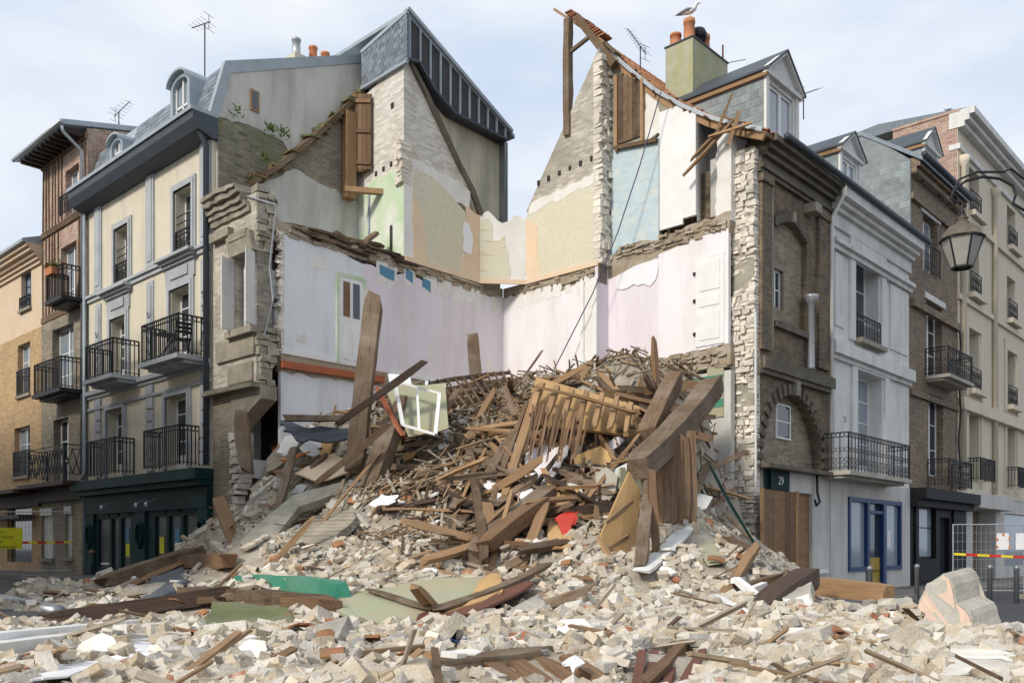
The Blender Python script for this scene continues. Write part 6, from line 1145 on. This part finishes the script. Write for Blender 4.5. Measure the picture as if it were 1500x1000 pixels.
T2((1020, 760, .4), (1048, 826, .3), .26, .04, 'dull_green', 'dull green board leaning on the bricks', cat='plank', name='plank')
board([(800, 802, .2), (802, 770, .3), (812, 752, .35), (840, 775, .3), (838, 798, .2)], .02, 'tan_board', 'torn tan chipboard stuck in the bricks', 'board', 'chipboard', 3, .02); board([(812, 760, .5), (848, 742, .55), (838, 775, .5), (828, 786, .45)], .015, 'red_cloth', 'red cloth hanging on the chipboard', 'cloth', 'red_cloth', 4, .04)
board([(568, 545, 19.0), (600, 552, 19.0), (612, 600, 18.4), (576, 600, 18.4)], .02, 'sheet_white', 'white sheet behind the green wallboard', 'sheet', 'white_sheet', 2, .02)
# fallen wall chunks
def chunk(pts, depth, face, side, label, name='wall_chunk'):
    P = [PW(*p) for p in pts]; c = sum(P, Vector()) / len(P); out = []; nr = Vector()
    for i in range(len(P)): nr += (P[i] - c).cross(P[(i + 1) % len(P)] - c)
    nr.normalize(); P = [p - nr * (p - c).dot(nr) for p in P]
    for i in range(len(P)):
        for k in range(5): t = k / 5; q = P[i].lerp(P[(i + 1) % len(P)], t); out.append(q + mnoise.noise_vector(q * 5) * .06)
    t = thing(name, label, 'wall chunk', c.x, c.y, min(p.z for p in P), rot=False); d = Vector(depth); k = len(out); m = MB().prism([p + d * .02 for p in out], d)
    bm_ = part(m, 'core', side, t); f = MB(); cc = sum(out, Vector()) / k; f.poly([cc + (p - cc) * (.93 + .05 * math.sin(i * 1.7)) - d * .01 for i, p in enumerate(out)]); part(f, 'plaster_face', face, t); return t
chunk([(1350, 922, 9.5), (1349, 885, 9.6), (1360, 850, 9.8), (1377, 842, 9.9), (1408, 890, 9.6), (1436, 932, 9.3), (1390, 938, 9.3)], (.60, .62, .06), 'pink_plaster', 'concrete', 'big fallen wall chunk with pink plaster face beside the fence')
chunk([(1142, 920, 10.2), (1144, 872, 10.5), (1188, 868, 10.6), (1196, 915, 10.2)], (.15, .4, .1), 'white_plaster', 'concrete', 'square pale stone chunk amid the right rubble'); chunk([(1268, 925, 10.2), (1290, 892, 10.6), (1330, 890, 10.7), (1352, 915, 10.2), (1345, 932, 9.9)], (.2, .5, .1), 'white_plaster', 'concrete', 'low pale wall chunk left of the big pink one')
chunk([(1102, 968, 7.6), (1122, 932, 7.9), (1146, 966, 7.6)], (.05, .3, .02), 'white_plaster', 'white_plaster', 'white triangular plaster lump in the right foreground'); chunk([(730, 905, 9.5), (790, 868, 10.2), (800, 890, 9.9), (770, 912, 9.5)], (.1, .35, -.05), 'concrete', 'concrete', 'grey concrete lump under the maroon board')
board([(1380, 985, .4), (1395, 950, .5), (1490, 950, .5), (1495, 985, .4)], .12, 'brick_white', 'fallen slab of white-jointed brick wall in the right foreground', 'wall slab', 'wall_slab', 3, .02)
# foreground boards
for k in range(4): T2((708 + k * 38, 966 - k * 3, .1), (770 + k * 44, 1010, .1), .13, .05, 'wood_brown', 'brown floor board at the bottom edge of the rubble', cat='floor board', name='floor_board', group='floor boards in the foreground')
for k in range(4): T2((940 + k * 12 + k * k * 6, 955, .12), (930 + k * 22, 1012, .1), .07, .05, 'maroon', 'dark pallet slat in the foreground rubble', cat='slat', name='pallet_slat', group='pallet slats in the foreground')
T2((640, 975, .12), (792, 958, .15), .2, .12, 'wood_grey', 'white-dusted beam lying in the foreground rubble'); T2((1000, 945, .2), (945, 1005, .12), .1, .08, 'wood_brown', 'brown rail standing from the foreground bricks')
for a, lab, mt in ((((186, 968), (188, 934), (242, 930), (228, 968)), 'white cloth sheet on the left foreground bricks', 'sheet_white'), (((40, 985), (120, 970), (190, 960), (195, 968), (60, 996)), 'long white paper strip under the cloth sheet', 'paper'), (((656, 937), (656, 921), (680, 920), (682, 936)), 'small dark blue tile amid the bricks', 'blue_paint'), (((820, 975), (838, 962), (858, 968), (846, 980)), 'crumpled white paper by the pallet slats', 'paper'), (((348, 900), (362, 890), (380, 888), (376, 897)), 'white rag on the mossy slab', 'sheet_white'), (((540, 740), (558, 725), (585, 726), (570, 742)), 'white plasterboard piece on the left slope', 'paper'), (((865, 930), (895, 925), (905, 935), (880, 948)), 'brown cardboard flap in the foreground bricks', 'maroon')):
    board([(x, y, .45) for x, y in a], .012, mt, lab, 'sheet', 'loose_sheet', 4, .03)
# loose timbers all through the heap
VAR = []
for k in range(14):
    L = [.7, 1.0, 1.4, 1.9, 2.5, 3.1, 1.2][k % 7]; w, h = [(.13, .03), (.075, .045), (.05, .025), (.12, .09), (.17, .028)][k % 5]
    o = timber((0, 0, 0), (L, 0, 0), w, h, ['wood_old', 'wood_tan', 'wood_brown', 'wood_grey', 'wood_tan', 'wood_old', 'wood_dark', 'wood_grey'][(k * 3) % 8], '', rough=.02); VAR.append((o.data, L, '%s %s' % ({'wood_old': 'weathered brown', 'wood_brown': 'reddish brown', 'wood_grey': 'dusty grey-brown', 'wood_tan': 'tan', 'wood_dark': 'dark'}[o.data.materials[0].name], ['thin plank', 'batten', 'lath', 'squared beam', 'broad board'][k % 5]))); bpy.data.objects.remove(o)
n = 0
while n < 290:
    r = random.random()
    if r < .75: px, py = random.uniform(560, 1065), random.uniform(556, 800)
    elif r < .91: px, py = random.uniform(400, 720), random.uniform(640, 830)
    else: px, py = random.uniform(120, 1150), random.uniform(800, 900)
    if px > 830 and py > 745 and random.random() < .8: continue
    if 340 < px < 640 and py > 690 and random.random() < .85: continue
    me, L, wd_ = random.choice(VAR); p = hit(px, py, random.uniform(.05, .3)); 
    if p.y > 25: continue
    u, v, _ = uvz(p.x, p.y, 0)
    if u > 8.4 or v > 7.6: continue
    nrm = hn(p.x, p.y); yaw = random.gauss(math.radians(235 if random.random() < .65 else 320), .5); x = Vector((math.cos(yaw), math.sin(yaw), 0)); x = (x - nrm * x.dot(nrm)).normalized(); x = (x + nrm * random.gauss(.08, .22)).normalized(); y = nrm.cross(x).normalized(); z = x.cross(y)
    M = Matrix((x, y, z)).transposed().to_4x4(); M.translation = p - x * L * .5; o = bpy.data.objects.new('loose_timber', me); COL.objects.link(o); o.matrix_world = M @ Matrix.Rotation(random.uniform(-.6, .6), 4, 'X')
    tag(o, '%s splintered wood jumbled in the debris heap' % wd_, 'timber', 'loose %ss in the heap' % wd_); n += 1
# timbers left lying on the torn second floor
for i, (a, b_) in enumerate((((1.0, 8.3, 9.12), (3.4, 8.1, 9.2)), ((1.6, 8.7, 9.15), (3.9, 8.15, 9.3)), ((2.4, 8.2, 9.25), (4.0, 8.6, 9.16)), ((3.2, 8.0, 9.2), (4.0, 8.5, 9.75)), ((.5, 8.4, 9.75), (1.3, 9.2, 9.95)))): timber(Vector((*w2(a[0], a[1]), a[2])), Vector((*w2(b_[0], b_[1]), b_[2])), .16, .09, 'wood_old', 'broken joist lying on the torn second floor', 'joist', 'broken_joist', 'joists on the torn floor')
for i in range(26):
    u = .7 + random.random() * 3.4; a = Vector((*w2(u, 7.86 + random.uniform(-.08, .1)), 9.0 + random.uniform(-.2, .08))); timber(a, a + Vector((CT, ST, 0)) * random.uniform(.4, 1.0) + Vector((0, 0, random.uniform(-.12, .06))), .1, .05, random.choice(['wood_old', 'wood_dark', 'wood_grey']), 'rotten floorboard end along the torn second floor', 'floorboard', 'floorboard_end', 'rotten floorboard ends')
# splintered wood hanging from the torn eave on the right
for i, (a, b_) in enumerate((((1078, 172), (1000, 258)), ((1060, 185), (1012, 235)), ((1072, 140), (1050, 190)), ((1100, 180), (1040, 200)), ((1082, 165), (1066, 215)))): timber(Vector((*w2(8.6, PU(*a, 8.6)[0]), PU(*a, 8.6)[1])), Vector((*w2(8.4, PU(*b_, 8.4)[0]), PU(*b_, 8.4)[1])), .09, .05, 'wood_tan', 'splintered lath hanging from the torn eave', 'lath', 'hanging_lath', 'laths hanging from the torn eave')

exec(SCATTER); hero_bricks()
def wzone(X, Y):
    px = CX + X / Y * F; py = HY - (hz(X, Y) - CZ) / Y * F
    if zone(X, Y) == 0: return 0
    return (1.0 if py > 585 else .4) if 540 < px < 1080 and py < 740 else .05 if px < 580 and py < 800 else .3 if 580 < px < 760 and py < 830 else .006
def sz_stick(n): return np.stack([RNG.uniform(.15, .9, n), RNG.uniform(.02, .07, n), RNG.uniform(.012, .03, n)], 1)
scatter(3600, sz_stick, .45, .0, .22, 'wood_splinters', 'countless splintered sticks and laths through the heap', wzone, [(.24, .155, .09), (.33, .215, .125), (.14, .09, .055), (.42, .31, .20), (.36, .31, .25), (.48, .42, .33)], 'splinter')

# broken tiles and plaster lumps strewn over the heap
TM = []
for k in range(6):
    m = MB(); L = random.uniform(.14, .26); n = 3; w = random.uniform(.12, .2)
    for j in range(n): x0, x1 = L * j / n, L * (j + 1) / n; h0, h1 = .03 * math.sin(3 * j / n), .03 * math.sin(3 * (j + 1) / n); m.hexa([(x0, 0, h0), (x1, 0, h1), (x1, w, h1), (x0, w * random.uniform(.8, 1.1), h0), (x0, 0, h0 + .018), (x1, 0, h1 + .018), (x1, w, h1 + .018), (x0, w, h0 + .018)])
    me = mesh_of('broken_tile', m, (L / 2, w / 2, 0)); me.materials.append(MATS['roof_tile']); TM.append(me)
PM = []
for k in range(4):
    m = MB(); n = 6; r = random.uniform(.1, .2); m.prism([(r * random.uniform(.6, 1.1) * math.cos(6.28 * j / n), r * random.uniform(.6, 1.1) * math.sin(6.28 * j / n), 0) for j in range(n)], (0, 0, .035)); me = mesh_of('plaster_piece', m, (0, 0, 0)); me.materials.append(MATS['white_plaster']); PM.append(me)
for k in range(110):
    r = random.random(); px, py = (random.uniform(470, 800), random.uniform(600, 740)) if r < .55 else (random.uniform(100, 1300), random.uniform(800, 985)) if r < .9 else (random.uniform(850, 1080), random.uniform(740, 860))
    p = hit(px, py, .04); o = bpy.data.objects.new('broken_tile' if k % 5 < 3 else 'plaster_piece', random.choice(TM if k % 5 < 3 else PM)); COL.objects.link(o); q = Vector((0, 0, 1)).rotation_difference(hn(p.x, p.y)).to_matrix().to_4x4()
    o.matrix_world = Matrix.Translation((p.x, p.y, hz(p.x, p.y) + random.uniform(.05, .11))) @ q @ Matrix.Rotation(random.gauss(0, .35), 4, 'X') @ Matrix.Rotation(random.uniform(0, 6.28), 4, 'Z')
    tag(o, 'orange-red broken roof tile lying on the debris' if k % 5 < 3 else 'flat white plaster fragment lying on the debris', 'tile' if k % 5 < 3 else 'plaster', 'broken tiles on the heap' if k % 5 < 3 else 'plaster fragments on the heap')

# torn sheets, panels and plaster pieces mixed through the timber
WM = [('white_plaster', 'white plaster'), ('pale_lilac', 'pale lilac plaster'), ('tan_board', 'tan chipboard'), ('concrete', 'grey mortar'), ('dull_green', 'dull green'), ('grey_render', 'grey render'), ('broken_lath', 'lath-and-plaster'), ('white_wall', 'bluish white')]
n = 0
while n < 56:
    px, py = (random.uniform(560, 1040), random.uniform(570, 790)) if n < 40 else (random.uniform(380, 600), random.uniform(610, 720)); p = hit(px, py, random.uniform(.1, .35)); u, v, _ = uvz(p.x, p.y, 0)
    if u > 8.3 or v > 7.6: continue
    nr = (hn(p.x, p.y) + Vector((random.gauss(0, .5), random.gauss(-.3, .5), random.gauss(0, .3)))).normalized(); x = nr.orthogonal().normalized(); x.rotate(Matrix.Rotation(random.uniform(0, 6.28), 3, nr)); y = nr.cross(x); s = random.uniform(.18, .5); k = random.choice([5, 6, 7]); mt, wd_ = WM[n % 8]
    m = MB(); m.prism([p + x * (s * random.uniform(.5, 1.2) * math.cos(6.28 * j / k)) + y * (s * .7 * random.uniform(.5, 1.2) * math.sin(6.28 * j / k)) for j in range(k)], nr * random.uniform(.015, .05)); solo(m, 'debris_sheet', mt, 'torn %s piece wedged among the broken timbers' % wd_, 'debris', 'torn %s pieces' % wd_); n += 1
# ------------------------------------------------------------------ street furniture, fences, lamp, birds
def fence(px0, px1, Y0, Y1, h, label, name='mesh_fence'):
    A = PW(px0, HY, Y0); B = PW(px1, HY, Y1); A.z = gz(A.x, A.y) + .1; B.z = gz(B.x, B.y) + .1; t = thing(name, label, 'fence', A.x, A.y, A.z, rot=False); up = Vector((0, 0, h)); m = MB()
    for f, nm in ((0, 'post'), (1, 'post')): p = A.lerp(B, f); part(MB().tube([p, p + up], .021, 8), nm, 'galv', t); q = p + Vector((0, -.3, 0)); part(MB().box(q.x - .1, q.x + .1, q.y, q.y + .6, p.z - .1, p.z + .03), 'foot_block', 'concrete', t)
    for z in (.12, h - .02): part(MB().tube([A + Vector((0, 0, z)), B + Vector((0, 0, z))], .018, 6), 'rail', 'galv', t)
    L = (B - A).length; n = int(L / .12)
    for i in range(1, n): p = A.lerp(B, i / n); m.bar(p + Vector((0, 0, .12)), p + up, .006)
    k = int(h / .25)
    for i in range(1, k): m.bar(A + up * (i / k), B + up * (i / k), .006)
    part(m, 'wire_mesh', 'galv', t); return t, A, B
def tape(pts, label):
    t = thing('barrier_tape', label, 'tape', *pts[0], rot=False)
    for i in range(len(pts) - 1):
        a, b = Vector(pts[i]), Vector(pts[i + 1]); n = max(2, int((b - a).length / .28))
        for k in range(n):
            p, q = a.lerp(b, k / n), a.lerp(b, (k + 1) / n); e = Vector((0, 0, .035)); sl = (q - p) * .3; m = MB(); d = Vector((0, -.004, 0)); m.prism([p - e, q - e, q + e + sl * 0, p + e], d); part(m, 'stripe', 'tape_red' if k % 2 else 'tape_yellow', t)
f1, A, B = fence(1396, 1500, 25.4, 25.2, 2.0, 'galvanised mesh site fence closing the right street'); f2, A2, B2 = fence(1502, 1610, 25.2, 24.6, 2.0, 'second galvanised fence panel further right in the street')
tape([A + Vector((0, -.05, 1.15)), B + Vector((0, -.05, 1.06)), B2 + Vector((0, -.05, 1.15))], 'red and yellow barrier tape strung along the right fence')
for px, w in ((1469, .34), (1496, .3)): p = PW(px, 792, 25.15); solo(MB().box(p.x - w / 2, p.x + w / 2, p.y, p.y + .01, p.z - .24, p.z + .22), 'notice_sheet', 'paper', 'white paper notice held by orange clips on the right fence' if px < 1480 else 'second paper notice at the frame of the right fence', 'notice')
for px, py in ((1461, 789), (1461, 800), (1470, 782), (1479, 788), (1479, 801)): q = PW(px, py, 25.12); solo(MB().box(q.x - .025, q.x + .025, q.y, q.y + .02, q.z - .03, q.z + .03), 'clip', 'orange', 'small orange clip holding the paper notice on the fence', 'clip', 'orange clips on the notice')
f3, A3, B3 = fence(-60, 108, 28.6, 28.4, 2.0, 'mesh site fence across the left street')
tape([A3 + Vector((0, -.05, .98)), B3 + Vector((0, -.05, 1.02))], 'red and yellow barrier tape on the left fence')
p = PW(0, 788, 28.3); sg = thing('yellow_sign', 'bright yellow warning sign on the left fence', 'sign', p.x, p.y, p.z - .33, rot=False); part(MB().box(p.x - .9, p.x + .7, p.y, p.y + .02, p.z - .33, p.z + .33), 'board', 'yellow_sign', sg)
for r, (x1, hh) in enumerate(((.12, .08), (.42, .08), (.08, .08), (.5, .08))):          # four rows of lettering too blurred to read in the photograph: plain strokes only
    m = MB(); x = p.x - .8; z = p.z + .2 - r * .155
    while x < p.x + x1: w = random.uniform(.015, .03); m.box(x, x + w, p.y - .004, p.y - .001, z - hh / 2, z + hh / 2 * random.uniform(.5, 1)); x += w + random.uniform(.02, .045)
    part(m, 'blurred_print', 'sign_print', sg, kind='stuff')
for px, yt, Y in ((1274, 836, 22.5), (1343, 828, 25), (1450, 823, 24.0), (1489, 836, 23.2)):
    q = PW(px, HY, Y); g = gz(q.x, q.y); solo(MB().lathe((q.x, q.y, g), [(.065, 0), (.065, .85), (.075, .86), (.075, .93), (.05, .97), (.01, .98)], 12), 'bollard', 'grey_metal', 'grey metal bollard at the kerb of the right street', 'bollard', 'bollards along the right kerb', smooth=True)
# lamp on a scrolled bracket; its post stands just right of the view
YL = 14.0; L = lambda x, y, d=0: PW(x, y, YL + d); base = PW(1590, HY, YL); base.z = gz(base.x, YL)
lp = thing('street_lamp', 'old hexagonal glass lantern hanging from a scrolled iron bracket', 'street lamp', base.x, base.y, base.z, rot=False); top = L(1590, 250)
part(MB().lathe((base.x, base.y, base.z), [(.16, 0), (.16, .5), (.1, .6), (.075, 1.0), (.06, top.z - base.z), (.09, top.z - base.z + .05), (.02, top.z - base.z + .25)], 12), 'post', 'iron', lp, smooth=True)
part(MB().tube([L(1590, 330), L(1540, 322), L(1500, 308), L(1484, 298), L(1488, 285), L(1484, 272), L(1465, 262), L(1440, 259), L(1415, 265), L(1398, 278), L(1393, 290), L(1400, 298), L(1406, 293)], .022, 6), 'bracket', 'iron', lp, smooth=True); part(MB().tube([L(1590, 285), L(1540, 272), L(1500, 262), L(1481, 247), L(1470, 252), L(1430, 252), L(1405, 263), L(1395, 282), L(1402, 290)], .018, 6), 'upper_bracket', 'iron', lp, smooth=True)
cx = L(1409, 300); part(MB().tube([cx, L(1409, 312), L(1409, 325)], .02, 6), 'hook', 'iron', lp)
for s in (-1, 1): part(MB().tube([L(1409 + s * 2, 308), L(1409 + s * 6, 318), L(1409 + s * 6, 335)], .014, 5), 'hanger', 'iron', lp)
def hexring(r, z): return [Vector((cx.x + r * math.cos(math.pi / 6 + k * math.pi / 3), cx.y + r * math.sin(math.pi / 6 + k * math.pi / 3), z)) for k in range(6)]
zt, zb = L(0, 350).z, L(0, 392).z; R1, R0 = hexring(.31, zt), hexring(.155, zb)
part(MB().lathe((cx.x, cx.y, zt), [(.33, 0), (.3, .02), (.27, .1), (.2, .18), (.09, .22), (.07, .3), (.1, .32), (.02, .36)], 16), 'dome', 'stone_soot', lp, smooth=True); part(MB().prism(hexring(.34, zt - .02), (0, 0, .025)), 'rim', 'iron', lp)
for k in range(6): part(MB().poly([R1[k], R1[(k + 1) % 6], R0[(k + 1) % 6], R0[k]]), 'glass_pane', 'lamp_glass', lp); part(MB().bar(R1[k], R0[k], .022), 'frame_bar', 'iron', lp); part(MB().bar(R0[k], R0[(k + 1) % 6], .025), 'frame_bar', 'iron', lp)
def bird(u, v, z, yaw, s, body, wing, label):
    t = thing('gull' if s > .3 else 'pigeon', label, 'bird', u, v, z); c, n = math.cos(yaw), math.sin(yaw); R = lambda x, y, h: (u + (x * c - y * n) * s, v + (x * n + y * c) * s, z + h * s)
    part(MB().tube([R(-.62, 0, .42), R(-.45, 0, .44), R(-.2, 0, .46), R(.1, 0, .5), R(.3, 0, .6), R(.38, 0, .74), R(.44, 0, .84), R(.52, 0, .84), R(.57, 0, .82)], [.01 * s, .07 * s, .15 * s, .18 * s, .14 * s, .09 * s, .1 * s, .07 * s, .02 * s], 10), 'body', body, t, smooth=True)
    for q in (-1, 1): part(MB().tube([R(.2, .15 * q, .55), R(-.1, .18 * q, .52), R(-.45, .1 * q, .46), R(-.8, .02 * q, .4)], [.03 * s, .09 * s, .07 * s, .01 * s], 8), 'wing', wing, t, smooth=True); part(MB().bar(R(.02, .07 * q, .36), R(.04, .07 * q, .0), .022 * s), 'leg', 'beak', t)
    part(MB().tube([R(.55, 0, .82), R(.7, 0, .78)], [.03 * s, .008 * s], 6), 'bill', 'beak', t)
bird(10.8, 2.93, 16.22, -1.2, .5, 'feather_white', 'feather_grey', 'white gull with grey wings standing on a chimney pot'); bird(25.2, .4, 17.82, 1.2, .27, 'feather_grey', 'feather_grey', 'grey pigeon perched on the brick party wall')
# houses on the far side of the left street, out of view: they keep the low sun off the left row
for i, (va, vb2, h) in enumerate(((3.5, 10.5, 10.5), (10.7, 18, 12), (18.2, 27, 11))):
    T = thing('street_house', ['low plain rendered house opposite the ruin across the left street', 'taller plain rendered house opposite the cream house', 'plain rendered house opposite the ochre house'][i], 'house', -11, va, 0)
    part(MB().box(-15, -9.3, va, vb2, -.3, h), 'wall', 'beige_render', T); m = MB(); m.prism([(-15.2, va, h), (-12.1, va, h + 2.4), (-9.0, va, h)], (0, vb2 - va, 0)); part(m, 'roof', 'slate', T)
    for k in range(3):
        for z in (1.0, 4.2, 7.2): a = va + .9 + k * 2.1; part(MB().box(-9.32, -9.26, a, a + 1.1, z, z + 1.9), 'window', 'glass', T)

# weeds rooted in the old gable
for i, (px, py, n) in enumerate(((394, 190, 60), (412, 196, 40), (384, 232, 30), (345, 165, 26))):
    u, z = PV(px, py, 9.9); m = MB()
    for k in range(n):
        p = Vector((u + random.gauss(0, .09), 9.88 - abs(random.gauss(0, .08)), z + random.gauss(0, .07))); a_ = Vector((random.uniform(-1, 1), random.uniform(-1, .2), random.uniform(-.4, 1))).normalized() * random.uniform(.06, .16); b_ = a_.cross(Vector((random.random(), 1, random.random()))).normalized() * .02; m.poly([p, p + a_ * .5 + b_, p + a_, p + a_ * .5 - b_])
    solo(m, 'weed', 'leaf', ['bushiest green weed sprouting from the mossy old gable', 'smaller green weed beside the bushy one on the gable', 'low weed growing near the roof scar', 'sparse weed below the small gable window'][i], 'plant', rot=True)
